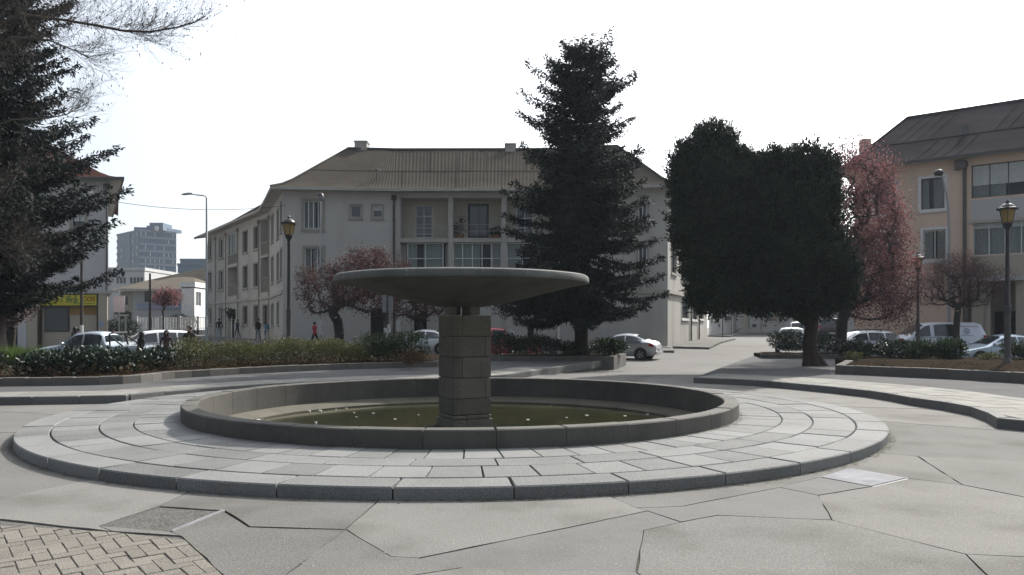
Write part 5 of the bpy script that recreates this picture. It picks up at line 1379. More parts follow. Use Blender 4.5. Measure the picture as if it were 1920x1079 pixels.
# plum tree before the pale building, left of the bowl
Y = 45.0; b = (px_x(635, Y), Y, gz(Y))
broadleaf('plum_tree', 'low spreading plum tree with dull red leaves before the pale building, left of the bowl', b,
          [(b[0], Y, b[2] - .2), pp(636, 625, Y), pp(634, 608, Y)], [pxb(605, 545, Y, 52, 48), pxb(660, 520, Y, 60, 50, 1), pxb(715, 520, Y, 52, 50), pxb(690, 490, Y, 40, 24), pxb(575, 530, Y, 24, 36), pxb(700, 565, Y, 55, 24, -.5), pxb(745, 530, Y, 28, 40)],
          620, M['prunus_dark'], M['bark_dark'], (.13, .07), 22, .40, 11, .010, .52, extra=[pp(596, 588, Y), pp(583, 584, Y)])
Y = 47.0; b = (px_x(792, Y), Y, gz(Y))
broadleaf('plum_tree', 'smaller plum tree with thin red leaves, seen below the left half of the bowl', b, [(b[0], Y, b[2] - .2), pp(791, 625, Y), pp(786, 606, Y)],
          [pxb(770, 575, Y, 46, 28), pxb(805, 570, Y, 40, 30, .8), pxb(745, 560, Y, 30, 24), pxb(790, 545, Y, 40, 24)], 280, M['prunus_dark'], M['bark_dark'], (.13, .07), 15, .34, 12, .011, .5)
# dark leafless street tree beneath the pyramidal conifer
Y = 44.0; b = (px_x(993, Y), Y, gz(Y))
broadleaf('street_tree', 'dark bushy street tree standing behind the red pickup', b, [(b[0], Y, b[2] - .2), pp(995, 622, Y), pp(998, 604, Y)],
          [pxb(985, 580, Y, 50, 26), pxb(1030, 572, Y, 40, 26, .8), pxb(950, 572, Y, 36, 26)], 240, M['needle'], M['bark_dark'], (.14, .07), 16, .34, 13, .012, .5)
# tall upright plum at the right
Y = 38.5; b = (px_x(1577, Y), Y, -.1)
tw = []
g_ = np.random.default_rng(31)
for k in range(46):
    px = g_.uniform(1545, 1665); top = np.interp(px, (1545, 1585, 1620, 1665), (300, 268, 262, 330)); tw.append(pp(px, top + g_.uniform(-8, 36), Y, g_.normal() * .8))
broadleaf('plum_tree', 'tall upright plum tree full of dull red leaves beside the cypress', b, [(b[0], Y, -.3), pp(1577, 640, Y), pp(1579, 600, Y), pp(1590, 570, Y)],
          [pxb(1592, 335, Y, 52, 56, .4), pxb(1640, 400, Y, 56, 70), pxb(1590, 430, Y, 50, 90, .6), pxb(1655, 480, Y, 54, 66), pxb(1620, 520, Y, 70, 60), pxb(1686, 530, Y, 38, 54), pxb(1672, 440, Y, 34, 60), pxb(1648, 350, Y, 40, 50), pxb(1640, 580, Y, 58, 30), pxb(1690, 590, Y, 26, 30)],
          950, M['prunus'], M['bark_dark'], (.12, .062), 34, .62, 14, .009, .5, extra=tw, updir=.5)
# bare dark tree before the salmon building
Y = 41.0; b = (px_x(1792, Y), Y, gz(Y))
broadleaf('bare_tree', 'dark pollarded tree of tangled bare twigs before the salmon building', b, [(b[0], Y, b[2] - .2), pp(1793, 625, Y), pp(1794, 600, Y), pp(1796, 585, Y)],
          [pxb(1795, 530, Y, 50, 46), pxb(1755, 530, Y, 34, 46), pxb(1830, 535, Y, 44, 44), pxb(1800, 500, Y, 50, 28), pxb(1872, 525, Y, 34, 30), pxb(1740, 545, Y, 26, 30)], 2200, M['prunus_dark'], M['bark_dark'], (.13, .011), 14, .4, 15, .0035, .5, extra=[pp(1752, 570, Y), pp(1760, 585, Y)])
# small red tree by the white house, small tree with a grey-green crown at the wing wall
Y = 80.0; b = (px_x(306, Y), Y, gz(Y))
broadleaf('plum_tree', 'small red leaved tree on a thin forked stem before the white house', b, [(b[0], Y, b[2] - .2), pp(306, 598, Y), pp(306, 592, Y)], [pxb(302, 562, Y, 16, 13), pxb(325, 558, Y, 17, 15), pxb(312, 552, Y, 20, 10)], 170, M['prunus'], M['bark_dark'], (.2, .11), 16, .4, 16, .008, .5)
Y = 70.0; b = (px_x(437, Y), Y, gz(Y))
broadleaf('young_tree', 'young street tree with a small grey green crown beside the wing doorway', b, [(b[0], Y, b[2] - .1), pp(437, 610, Y), pp(437, 600, Y)], [pxb(436, 589, Y, 12, 8), pxb(430, 586, Y, 8, 6), pxb(443, 590, Y, 7, 8)], 60, M['leaf_dark'], M['bark_dark'], (.22, .11), 9, .3, 17, .012, .5, extra=[pp(440, 565, Y), pp(444, 570, Y)])
Y = 30.5; b = (px_x(22, Y), Y, ZL)
broadleaf('plum_tree', 'reddish shrubby plum under the huge spruce at the left edge', b, [(b[0], Y, b[2] - .1), pp(22, 640, Y), pp(24, 625, Y)], [pxb(20, 585, Y, 40, 26), pxb(-20, 590, Y, 30, 30), pxb(48, 570, Y, 22, 20)], 150, M['prunus_dark'], M['bark_dark'], (.1, .05), 9, .3, 18, .01, .5)
# dark round garden bushes before the yellowish wing
def bush(label, c, r, m, n, leaf, seed, name='shrub', group=None, flat=1.0, cat='shrub', holes=0.0):
    g = np.random.default_rng(seed); T = thing(name, label, cat, (c[0], c[1], c[2]), group=group)
    k = 6; cen = g.normal(size=(k, 3)) * np.array(r) * .38 * np.array([1, 1, .5]) + np.array([0, 0, r[2] * .95]); Cs = []; Ns = []
    for q in cen:
        d = g.normal(size=(n // k, 3)); d /= np.linalg.norm(d, axis=1, keepdims=True); rr = np.array(r) * g.uniform(.55, .8); p = q + d * rr * g.uniform(.55, 1.06, n // k)[:, None]; Cs.append(p); Ns.append(d)
    C = np.concatenate(Cs); N = np.concatenate(Ns); ok = C[:, 2] > .03; C, N = C[ok], N[ok]
    V, Q = leaves(C, N * .5 + g.normal(size=N.shape) * .6 + np.array([0, 0, .35]), leaf[0] * g.uniform(.6, 1.4, len(C)), leaf[1] * g.uniform(.7, 1.3, len(C))); mesh_np('foliage', V, Q, m, T)
    return T
bush('dark clipped round bush before the yellowish wing, beneath the pink board', (px_x(218, 72), 72, gz(72)), (1.1, 1.1, 1.0), M['leaf_dark'], 1500, (.2, .1), 41)
bush('dark clipped round bush beside the white railing fence', (px_x(240, 74), 74, gz(74)), (1.3, 1.2, 1.0), M['leaf_dark'], 1500, (.2, .1), 42)
bush('loose leafy bush behind the white railing fence', (px_x(343, 87), 87, gz(87)), (1.4, 1.1, 1.25), M['leaf_dark'], 1500, (.24, .12), 43)

# hedges: dense bands of leaves that follow a path
def hedge(label, path, w, z0, h, m, n_per_m, leaf, seed, name='hedge', low=None, group=None, wave=.12):
    g = np.random.default_rng(seed); P = catmull(path, .25); c = P.mean(0); T = thing(name, label, 'hedge', (c[0], c[1], z0), group=group); org = np.array([c[0], c[1], z0])
    L_ = .25 * (len(P) - 1); n = int(L_ * n_per_m); u = g.random(n) * (len(P) - 1.001); i = u.astype(int); f = (u - i)[:, None]; base = P[i] * (1 - f) + P[i + 1] * f
    tv = P[i + 1] - P[i]; tv /= np.linalg.norm(tv, axis=1, keepdims=True); nv = np.stack([-tv[:, 1], tv[:, 0]], 1)
    a = g.random(n) * math.pi; rad = 1 - .45 * g.random(n) ** 2.2; hh = h * (1 + wave * np.sin(u * .9 + seed) + wave * .8 * np.sin(u * .37 + 2 * seed) + g.normal(size=n) * .05)
    x = np.cos(a); y = np.sin(a); pw = .55; off = np.sign(x) * np.abs(x) ** pw * w / 2 * rad; z = np.abs(y) ** pw * hh * rad
    C = np.concatenate([base + nv * off[:, None], (z0 + z)[:, None]], 1) + g.normal(size=(n, 3)) * .05; ok = C[:, 2] > z0 + .02; C = C[ok]
    N = np.concatenate([nv * x[:, None], y[:, None]], 1)[ok]
    V, Q = leaves(C, N * .5 + g.normal(size=(len(C), 3)) * .6 + np.array([0, 0, .4]), leaf[0] * g.uniform(.6, 1.4, len(C)), leaf[1] * g.uniform(.7, 1.3, len(C))); mesh_np('foliage', V, Q, m, T, org)
    if low is not None:
        k = int(n * .12); j = g.integers(0, n, k); sgn = np.where(g.random(k) < .8, -1, 1); C = np.concatenate([base[j] + nv[j] * (sgn * w * g.uniform(.3, .62, k))[:, None], (z0 + g.random(k) ** 1.5 * h * .5 + .03)[:, None]], 1)
        V, Q = leaves(C, g.normal(size=(k, 3)) + np.array([0, 0, .5]), leaf[0] * g.uniform(.6, 1.4, k), leaf[1] * g.uniform(.6, 1.2, k)); mesh_np('dry_foliage', V, Q, low, T, org)
    mb = MB()
    for k in range(0, len(P), 2):
        p = P[k] - c
        for q in range(3): e = g.normal(size=2) * .12; mb.tube([(p[0] + e[0], p[1] + e[1], -.05), (p[0] + e[0] * 2.4, p[1] + e[1] * 2.4, h * g.uniform(.5, .85))], [.018, .007], 4)
    mb.build('stems', M['bark_dark'], T, kind='stuff')
    return T
HL = offset(WL, 1.45)
def upto(P, x0, x1): return [tuple(p) for p in P if x0 <= p[0] <= x1]
hedge('low fine leaved olive green hedge with dry undersides along the planter wall', upto(HL, -10.4, -5.3), 1.5, ZL - .04, .76, M['leaf_olive'], 2000, (.085, .036), 51, low=M['leaf_brown'])
hedge('fine leaved hedge left of the pillar, conifer shade put in its leaf colour', upto(HL, -5.5, -2.6), 1.6, ZL - .04, .98, M['leaf'], 2000, (.085, .036), 52, low=M['leaf_brown'])  # darker leaf material stands in for the conifer's shadow on this stretch
hedge('broad leaved glossy laurel hedge along the left end of the planter', upto(HL, -13.2, -10.5), 1.3, ZL - .04, .58, M['leaf_dark'], 1150, (.12, .065), 53, low=M['leaf_brown'], name='laurel_hedge')
hedge('low laurel row at the left edge below the spruce, beside the lawn', upto(HL, -18.5, -13.4), 1.2, ZL - .04, .46, M['leaf_dark'], 900, (.12, .065), 54, low=M['leaf_brown'], name='laurel_hedge')
bush('pale feathery bush rising out of the hedge below the sign post', (px_x(705, 28.5), 28.5, ZL - .05), (.75, .6, .62), M['leaf'], 1800, (.12, .03), 55)
bush('dry brownish tuft at the hedge foot beside the pillar', (px_x(766, 26.6), 26.6, ZL - .05), (.55, .4, .28), M['leaf_brown'], 900, (.1, .03), 56)
# centre bed behind the pillar
hedge('dark shady hedge at the foot of the tall conifer, before the red pickup', [(-.9, 34.3), (.6, 34.2), (2.2, 34.3)], 1.3, ZL - .04, .85, M['leaf_dark'], 1300, (.11, .055), 57)
bush('leafy dark shrub before the silver saloon at the conifer foot', (px_x(1148, 34.9), 34.9, ZL - .05), (1.0, .6, .5), M['leaf'], 2200, (.12, .055), 58)
bush('small pale leaved shrub just left of the conifer trunk', (px_x(1066, 33.9), 33.9, ZL - .05), (.4, .35, .34), M['leaf'], 700, (.12, .055), 59)
# right: dark shrubs beyond the leaning tree, and the laurel row behind the bare soil
bush('dark bushy shrub at the street end of the low stone kerb', (px_x(1474, 36.6), 36.6, .3), (.85, .75, .62), M['leaf_dark'], 2600, (.13, .05), 60)
bush('dark shrub directly behind the cypress trunk', (px_x(1536, 36.4), 36.4, .3), (.9, .7, .52), M['leaf_dark'], 2200, (.13, .05), 61)
bush('dark laurel shrub below the roof bars of the silver estate car', (px_x(1602, 30.2), 30.2, ZR - .05), (.85, .6, .40), M['leaf_dark'], 2400, (.12, .06), 62)
bush('dark laurel shrub between the silver estate car and the thin lamp', (px_x(1668, 29.9), 29.9, ZR - .05), (.75, .6, .39), M['leaf_dark'], 2200, (.12, .06), 63)
bush('glossy laurel shrub just right of the thin lamp, before the van', (px_x(1728, 29.6), 29.6, ZR - .05), (.72, .6, .38), M['leaf'], 2200, (.12, .06), 64)
bush('glossy laurel shrub below the rear half of the white van', (px_x(1787, 29.4), 29.4, ZR - .05), (.75, .6, .41), M['leaf'], 2400, (.12, .06), 65)
bush('low sparse weedy shrub before the door of the blue grey saloon', (px_x(1850, 28.6), 28.6, ZR - .05), (.5, .4, .16), M['leaf_olive'], 380, (.1, .045), 66)
bush('pale leafy shrub at the right edge behind the big lamp post', (px_x(1912, 28.4), 28.4, ZR - .05), (.5, .5, .40), M['leaf'], 1000, (.12, .055), 67)
bush('small weed with pale yellow leaves at the planter corner', (px_x(1597, 28.6), 28.6, ZR - .05), (.34, .3, .17), M['leaf_olive'], 240, (.09, .05), 68)
# a strip of lawn by the spruce, weeds in the beds, dry petals about
def scatter(name, poly_f, n, m, L_, W_, z, seed, label, cat, up=1.0):
    g = np.random.default_rng(seed); C = np.array([poly_f(g) for _ in range(n)]); C = np.concatenate([C, np.full((n, 1), z)], 1)
    V, Q = leaves(C, g.normal(size=(n, 3)) * .5 + np.array([0, 0, up]), L_ * g.uniform(.5, 1.5, n), W_ * g.uniform(.6, 1.4, n)); o = mesh_np(name, V, Q, m); tag(o, label, cat, kind='stuff')
scatter('grass', lambda g: (g.uniform(-22, -16.5), g.uniform(26.0, 27.2)), 7000, M['grass'], .55, .02, ZL - .05, 71, 'bright green lawn grass behind the laurels at the left edge', 'grass')
def onbed(g):
    k = g.integers(0, len(WR) - 1); p = WR[k] + (WR[k + 1] - WR[k]) * g.random(); t = WR[k + 1] - WR[k]; t /= np.linalg.norm(t); n = np.array([-t[1], t[0]]); return p + n * g.uniform(.3, 5.0)
scatter('dry_ground_cover', onbed, 4200, M['leaf_brown'], .05, .025, ZR - .012, 72, 'dry leaves and weeds strewn over the bare soil bed', 'ground cover', .12)
def onbedL(g):
    k = g.integers(0, len(WL) - 1); p = WL[k] + (WL[k + 1] - WL[k]) * g.random(); t = WL[k + 1] - WL[k]; t /= np.linalg.norm(t); n = np.array([-t[1], t[0]]); return p + n * g.uniform(.28, .95)
scatter('dry_ground_cover', onbedL, 3600, M['leaf_brown'], .06, .025, ZL - .02, 73, 'brown dry leaf cover at the foot of the left hedge', 'ground cover', .4)
def petals():
    g = np.random.default_rng(74); mb = MB()
    for k in range(620):
        px, py = g.uniform(-50, 1970), 925 + 154 * g.random() ** .8
        if g.random() < .5: px = g.choice([640, 1250, 1600, 1700, 1380]) + g.normal() * 90; py = g.choice([965, 1000, 1020, 940, 1040]) + g.normal() * 26
        if py < 925 or (py < 945 and 150 < px < 1500): continue
        x, y = G(px, py)
        if y < 4: continue
        r = .0025 + .006 * g.random() ** 3; a = g.random() * 6.28
        mb.add([(x + r * math.cos(a + j * 2.1), y + r * math.sin(a + j * 2.1), .006 + .004 * (j == 1)) for j in range(3)], [(0, 1, 2)])
    tag(mb.build('petals', M['debris']), 'tiny pale petals and crumbs strewn over the plaza slabs', 'petals', kind='stuff')
petals()

# overhanging bare tree at the upper left
def overhang():
    base = (-14.9, 20.6, ZL); g = np.random.default_rng(81); T = thing('bare_tree', 'bare tree reaching in from the upper left with long arching twigs', 'tree', base); org = np.array(base)
    Yn = 14.5
    def q(px, py, Y=Yn): return np.array((px_x(px, Y), Y, px_z(py, Y)))
    trunk = [np.array(base) + (0, 0, -.3), np.array(base) + (.1, -.2, 1.6), np.array(base) + (.3, -.6, 3.0), np.array(base) + (.9, -1.3, 4.2)]
    A = [*trunk]; par = [-1, 0, 1, 2]
    def chain(start, pts):
        k = start; ids = []
        for p in pts: A.append(np.array(p)); par.append(k); k = len(A) - 1; ids.append(k)
        return ids
    L1 = chain(3, [q(-160, 120, 17), q(-60, 70, 16), q(40, 28, 15), q(120, 38, 14.6), q(180, 48), q(230, 58), q(280, 60), q(330, 52), q(365, 42), q(385, 30)])
    L2 = chain(L1[1], [q(20, -20), q(110, -40), q(200, -40), q(290, -30)])
    L3 = chain(3, [q(-150, 200, 17), q(-60, 130, 16), q(20, 70, 15), q(90, 75), q(140, 95), q(170, 110)])
    L4 = chain(3, [q(-140, 300, 17), q(-40, 250, 16), q(20, 225, 15), q(90, 222), q(125, 215), q(150, 200)])
    L5 = chain(2, [q(-120, 420, 17), q(-50, 380, 16), q(-10, 350, 15), q(30, 330), q(50, 300)])
    L6 = chain(L5[1], [q(-30, 450), q(10, 470), q(35, 455)])
    main = list(range(len(A)))
    tw = MB(); rad = np.full(len(A), .02)
    for ids, r0 in ((L1, .032), (L2, .02), (L3, .022), (L4, .018), (L5, .018), (L6, .014)):
        for j, k in enumerate(ids): rad[k] = r0 * (1 - .82 * (j + 1) / len(ids)) + .005
    rad[:4] = (.24, .21, .17, .13)
    for k in range(1, len(A)): tw.tube([A[par[k]] - org, A[k] - org], [rad[par[k]] if par[k] > 3 or k < 4 else rad[k] * 1.4, rad[k]], 6, cap=False)
    def twig(p, d, L_, r, depth, bend):
        n = 6; pts = [p]; d = d / np.linalg.norm(d)
        for s in range(n):
            d = d + bend / n + g.normal(size=3) * .10; d /= np.linalg.norm(d); pts.append(pts[-1] + d * L_ / n)
        tw.tube([x - org for x in pts], [r * (1 - .7 * s / n) for s in range(n + 1)], 3, cap=False)
        if depth:
            for s in range(1, n):
                if g.random() < .72:
                    ax = np.cross(d, g.normal(size=3)); ax /= np.linalg.norm(ax) + 1e-6; nd = (pts[s + 1] - pts[s]) / (L_ / n) + ax * g.uniform(.5, 1.0)
                    twig(pts[s], nd, L_ * g.uniform(.35, .7), max(.0019, r * .62), depth - 1, bend * .9)
        elif g.random() < .2:
            for _ in range(2): C = pts[-1] - org; tw.tube([C, C + g.normal(size=3) * .02 + np.array([0, 0, -.03])], [.009, .003], 3)
    def along(ids, n, L_, dirs, depth=2, bend=(0, 0, .5), r=.0042):
        for _ in range(n):
            j = g.integers(0, len(ids) - 1); a, b = A[ids[j]], A[ids[j + 1]]; p = a + (b - a) * g.random(); ax = (b - a) / np.linalg.norm(b - a)
            fr = (j + 1) / len(ids); d = ax * g.uniform(.5, 1.1) + np.array(dirs) * g.uniform(-1, 1.1) * np.array([.5, .8, 1]) + g.normal(size=3) * .3
            twig(p, d, L_ * g.uniform(.5, 1.2) * (1.1 - .45 * fr), r, depth, np.array(bend) * g.uniform(-.1, 1.5))
    along(L1[:7], 80, 1.2, (0, .3, .9), 2, (.2, 0, .8)); along(L1[2:], 46, .9, (0, .3, -.7), 2, (.4, 0, .9))
    along(L2, 60, 1.3, (0, .3, .7), 2, (.2, 0, .5)); along(L3, 80, 1.1, (.2, .3, -.5), 2, (.3, 0, .6)); along(L4, 50, .9, (.2, .3, .9), 2, (.2, 0, .7))
    along(L5, 44, .9, (.2, .3, .9), 2, (.2, 0, .5)); along(L6, 40, .9, (.2, .3, .8), 2, (.1, 0, .5))
    tw.build('limbs', M['twig'], T)
    print('overhang verts', len(tw.v))
overhang()
# ================================================================ vehicles
CARS = {
 # x, z bottom, belt, top, half width bottom, half width belt, half width top      (front is +x)
 'sedan': dict(st=[(2.22, .34, .52, .56, .55, .60, .5), (2.12, .22, .62, .68, .76, .79, .66), (1.6, .19, .74, .80, .83, .86, .72), (.98, .19, .86, .92, .85, .88, .74), (.18, .19, .90, 1.36, .85, .88, .60), (-.35, .19, .92, 1.44, .85, .88, .59), (-1.0, .19, .94, 1.38, .85, .88, .57), (-1.72, .20, .97, 1.05, .84, .87, .66), (-2.08, .24, .92, 1.02, .80, .84, .68), (-2.2, .34, .70, .80, .72, .76, .6)],
               ws=(3, 4), rw=(6, 7), wx=(1.32, -1.36), r=.31, side=[(.80, -.42), (-.50, -1.38)]),
 'hatch': dict(st=[(1.95, .32, .55, .6, .55, .6, .5), (1.85, .2, .68, .74, .74, .77, .62), (1.4, .19, .8, .86, .8, .83, .68), (.95, .19, .9, .96, .81, .84, .7), (.2, .19, .94, 1.42, .81, .84, .60), (-.5, .19, .96, 1.50, .81, .84, .60), (-1.35, .19, .98, 1.45, .81, .84, .58), (-1.85, .22, .96, 1.02, .79, .82, .66), (-1.95, .34, .72, .78, .72, .74, .6)],
               ws=(3, 4), rw=(6, 7), wx=(1.25, -1.25), r=.30, side=[(.75, -.32), (-.4, -1.3)]),
 'wagon': dict(st=[(2.25, .34, .54, .58, .55, .6, .5), (2.15, .22, .66, .72, .76, .79, .66), (1.6, .2, .78, .84, .83, .86, .72), (1.0, .2, .9, .96, .85, .88, .74), (.2, .2, .94, 1.42, .85, .88, .62), (-.5, .2, .96, 1.50, .85, .88, .62), (-1.7, .2, .98, 1.46, .85, .88, .60), (-2.15, .22, .96, 1.04, .82, .85, .68), (-2.25, .34, .72, .78, .74, .78, .62)],
               ws=(3, 4), rw=(6, 7), wx=(1.34, -1.36), r=.32, side=[(.8, -.25), (-.33, -1.15), (-1.22, -1.8)], rack=True),
 'suv': dict(st=[(2.25, .42, .66, .72, .6, .66, .56), (2.15, .28, .80, .88, .80, .84, .70), (1.6, .26, .96, 1.02, .87, .90, .76), (1.05, .26, 1.05, 1.12, .89, .92, .78), (.4, .26, 1.08, 1.66, .89, .92, .68), (-.4, .26, 1.10, 1.74, .89, .92, .68), (-1.75, .26, 1.12, 1.70, .89, .92, .66), (-2.15, .28, 1.06, 1.16, .86, .9, .76), (-2.25, .40, .82, .90, .80, .84, .7)],
             ws=(3, 4), rw=(6, 7), wx=(1.36, -1.36), r=.36, side=[(.86, -.14), (-.22, -1.08), (-1.15, -1.86)], rack=True),
 'van': dict(st=[(2.45, .38, .70, .76, .62, .70, .6), (2.38, .26, .86, .94, .80, .86, .74), (2.05, .25, 1.02, 1.10, .88, .92, .80), (1.85, .25, 1.08, 1.16, .90, .93, .82), (.95, .25, 1.12, 1.86, .90, .93, .74), (.2, .25, 1.12, 1.94, .90, .93, .74), (-2.1, .25, 1.12, 1.92, .90, .93, .73), (-2.38, .28, 1.10, 1.18, .88, .91, .80), (-2.45, .38, .78, .84, .82, .86, .72)],
             ws=(3, 4), rw=(6, 7), wx=(1.55, -1.5), r=.33, side=[(1.55, .72), (.50, -.55)]),
 'pickup': dict(st=[(2.55, .42, .68, .74, .6, .66, .56), (2.45, .28, .82, .90, .80, .84, .70), (1.9, .27, .95, 1.03, .86, .89, .76), (1.25, .27, 1.04, 1.11, .88, .90, .78), (.62, .27, 1.06, 1.60, .88, .90, .66), (.0, .27, 1.07, 1.68, .88, .90, .66), (-.62, .27, 1.07, 1.62, .88, .90, .64), (-.80, .27, 1.03, 1.08, .88, .90, .84), (-2.4, .30, 1.0, 1.04, .88, .90, .86), (-2.5, .42, .96, 1.02, .86, .88, .84)],
                ws=(3, 4), rw=(6, 7), wx=(1.6, -1.45), r=.36, side=[(1.0, .22), (.14, -.58)], bed=True),
}
def car(kind, name, label, cat, loc, rz, col, metal=.35, group=None, scale=1.0, extras=(), cover=False):
    sp = CARS[kind]; st = np.array(sp['st']); T = thing(name, label, cat, loc, rz, group, scale)
    pm = paint('paint_' + name + str(len(bpy.data.materials)), col, metal)
    def S(x): return [float(np.interp(x, st[::-1, 0], st[::-1, k])) for k in range(1, 7)]
    xs = []
    for a, b in zip(st[:-1, 0], st[1:, 0]):
        k = max(1, int(round((a - b) / .22))); xs += [a + (b - a) * j / k for j in range(k)]
    xs.append(st[-1, 0]); rings = []
    def smooth(x, k):                                        # softened profile
        return float(np.mean([S(x + d)[k] for d in (-.09, -.03, .03, .09)])) if st[-1, 0] + .1 < x < st[0, 0] - .1 else S(x)[k]
    for x in xs:
        zb, zm, zt, wb, wm, wt = [smooth(x, k) for k in range(6)]; crown = .035
        half = [(0, zb), (wb * .92, zb), (wb, zb + .08), (wm * 1.015, zb + (zm - zb) * .55), (wm * 1.005, zb + (zm - zb) * .78), (wm, zm), (wm + (wt - wm) * .5 + .012, zm + (zt - zm) * .5), (wt + .02, zt - .05 * min(1, (zt - zm) / .3) - .012), (wt - .05, zt - .012), (wt * .5, zt + crown * .75), (0, zt + crown)]
        rings.append([(x, y, z) for y, z in half] + [(x, -y, z) for y, z in half[-2:0:-1]])
    n = len(rings[0]); mb = MB(); vs = [p for r in rings for p in r]; fs = []
    for i in range(len(rings) - 1):
        for j in range(n): a = i * n + j; b = i * n + (j + 1) % n; fs.append((a, b, b + n, a + n))
    fs.append(tuple(range(n - 1, -1, -1))); fs.append(tuple((len(rings) - 1) * n + j for j in range(n)))
    mb.add(vs, fs); body = mb.build('body', pm, T, smooth=38)
    def side_pt(x, v, sg, off=.024):
        zb, zm, zt, wb, wm, wt = [smooth(x, k) for k in range(6)]; z0, z1 = zm + .02, zt - .075
        y = [wm, wm + (wt - wm) * .5 + .012, wt + .02][0] ; z = z0 + (z1 - z0) * v; f = (z - zm) / max(.05, zt - .06 - zm)
        y = np.interp(f, (0, .5, 1), (wm, wm + (wt - wm) * .5 + .012, wt + .02)); return Vector((x, sg * (y + off), z))
    for sg in (1, -1):                                       # side glass
        for (a, b) in sp['side']:
            k = 7; lo = []; hi = []
            for j in range(k + 1):
                x = a + (b - a) * j / k; zb, zm, zt, *_ = [smooth(x, q) for q in range(6)]
                if zt - zm < .16: continue
                lo.append(side_pt(x, .05, sg)); hi.append(side_pt(x, .97, sg))
            mb = MB()
            for j in range(len(lo) - 1): q = (lo[j], lo[j + 1], hi[j + 1], hi[j]); mb.quad(*(q if sg < 0 else q[::-1]))
            if mb.v: mb.build('side_window', M['glass_car'], T)
    def top_pane(nm, i0, i1, fa, fb):
        xa, xb = st[i0, 0], st[i1, 0]; mb = MB(); k = 5; rows = []
        for j in range(k + 1):
            x = xa + (xb - xa) * (fa + (fb - fa) * j / k); zb, zm, zt, wb, wm, wt = [smooth(x, q) for q in range(6)]; w = wt - .055
            rows.append([Vector((x, y, zt + .035 * (1 - abs(y) / max(.1, wt)) - .008 * (abs(y) > w * .9))) for y in np.linspace(-w, w, 7)])
        for j in range(k):
            for q in range(6):
                a, b, c, d = rows[j][q], rows[j][q + 1], rows[j + 1][q + 1], rows[j + 1][q]; nn = (b - a).cross(d - a).normalized(); nn = nn if nn.z > 0 else -nn
                o = nn * .02; mb.quad(a + o, b + o, c + o, d + o)
        mb.build(nm, M['glass_car'], T, smooth=60)
    top_pane('windscreen', *sp['ws'], .10, .93); top_pane('rear_window', *sp['rw'], .10, .80)
    tyre = MB(); r = sp['r']; tyre.lathe([(r * .62, -.10), (r * .95, -.105), (r, -.07), (r, .07), (r * .95, .105), (r * .62, .10)], 24)
    tm = None
    for x in sp['wx']:
        for sg in (1, -1):
            wm = smooth(x, 4)
            ar = MB(); ar.lathe([(0.01, 0), (r + .065, 0)], 24); a_ = ar.build('wheel_arch', M['black_plastic'], T); a_.rotation_euler = (R(90) * -sg, 0, 0); a_.location = (x, sg * (wm * 1.018 + .004), r + .01)
            if tm is None:
                w = tyre.build('wheel', M['tyre'], T, smooth=50); tm = w.data
                rb = MB(); rb.lathe([(.01, .075), (r * .16, .085), (r * .2, .06), (r * .55, .07), (r * .64, .10), (r * .66, .10)], 20)
                for k in range(5):
                    c, s = math.cos(k * 1.2566), math.sin(k * 1.2566); rb.obox((c * r * .1 - s * .03, s * r * .1 + c * .03, .06), (c * r * .5, s * r * .5, 0), (s * .06, -c * .06, 0), (0, 0, .035))
                rim = rb.build('rim', M['alloy'], w, smooth=40)
            else: w = link('wheel', tm, T); link('rim', rim.data, w)
            w.location = (x, sg * (wm - .06), r); w.rotation_euler = (R(90) * -sg, 0, 0)
    f0 = st[1, 0]; zf = (st[1, 2] + st[1, 1]) / 2 + .12; rear = st[-2, 0]; zr = st[-2, 2]
    def on_side(x, z): zb, zm, zt, wb, wm, wt = S(x); return wm
    for sg in (1, -1):
        mb = MB(); w1 = S(f0 - .12)[4]; mb.add([(f0 + .03, sg * (w1 - .34), zf), (f0 - .06, sg * (w1 - .01), zf + .02), (f0 - .32, sg * (S(f0 - .32)[4] + .012), zf + .09), (f0 - .30, sg * (S(f0 - .3)[4] - .05), zf + .14), (f0 - .02, sg * (w1 - .30), zf + .14)], [(0, 1, 2, 3, 4), (4, 3, 2, 1, 0)]); mb.build('headlight', M['clear_lens'], T)
        w2 = S(rear + .05)[4]
        hgt = .42 if kind in ('suv', 'van', 'hatch', 'wagon') else .17
        mb = MB(); z0 = zr - .22 - (hgt - .17) * .3
        a = [(rear + .26, sg * (S(rear + .26)[4] + .014), z0 + .06), (rear + .02, sg * (w2 + .012), z0), (rear - .075, sg * (w2 - .22), z0 + .02)]
        for (p, q) in zip(a, a[1:]): mb.quad(p, q, (q[0] + .02, q[1], q[2] + hgt), (p[0], p[1], p[2] + hgt * .9))
        mb.build('taillight', M['red_lens'], T)
        xm = sp['side'][0][0] - .05; q = side_pt(xm, .0, sg); mb = MB(); mb.lathe([(.0, -.1), (.07, -.08), (.09, 0), (.07, .08), (.0, .1)], 10); mo = mb.build('mirror', pm, T, smooth=60); mo.location = q + Vector((0, sg * .10, .10)); mo.scale = (.7, 1.1, .8)
        for (a, b) in sp['side'][:2]:                        # door seams and handles
            for x in (a + .05, b):
                zb, zm, zt, wb, wm, wt = S(x); mb = MB(); mb.tube([(x, sg * (wm * 1.006), zm), (x, sg * (wm * 1.02), zb + (zm - zb) * .55), (x, sg * (wb * 1.01), zb + .12)], .006, 4); mb.build('door_seam', M['black_plastic'], T)
            xh = b + .16; zb, zm, zt, wb, wm, wt = S(xh); mb = MB(); mb.box(xh - .1, xh + .1, sg * (wm * 1.01) - .012, sg * (wm * 1.01) + .022, zm - .14, zm - .105); mb.build('door_handle', pm, T)
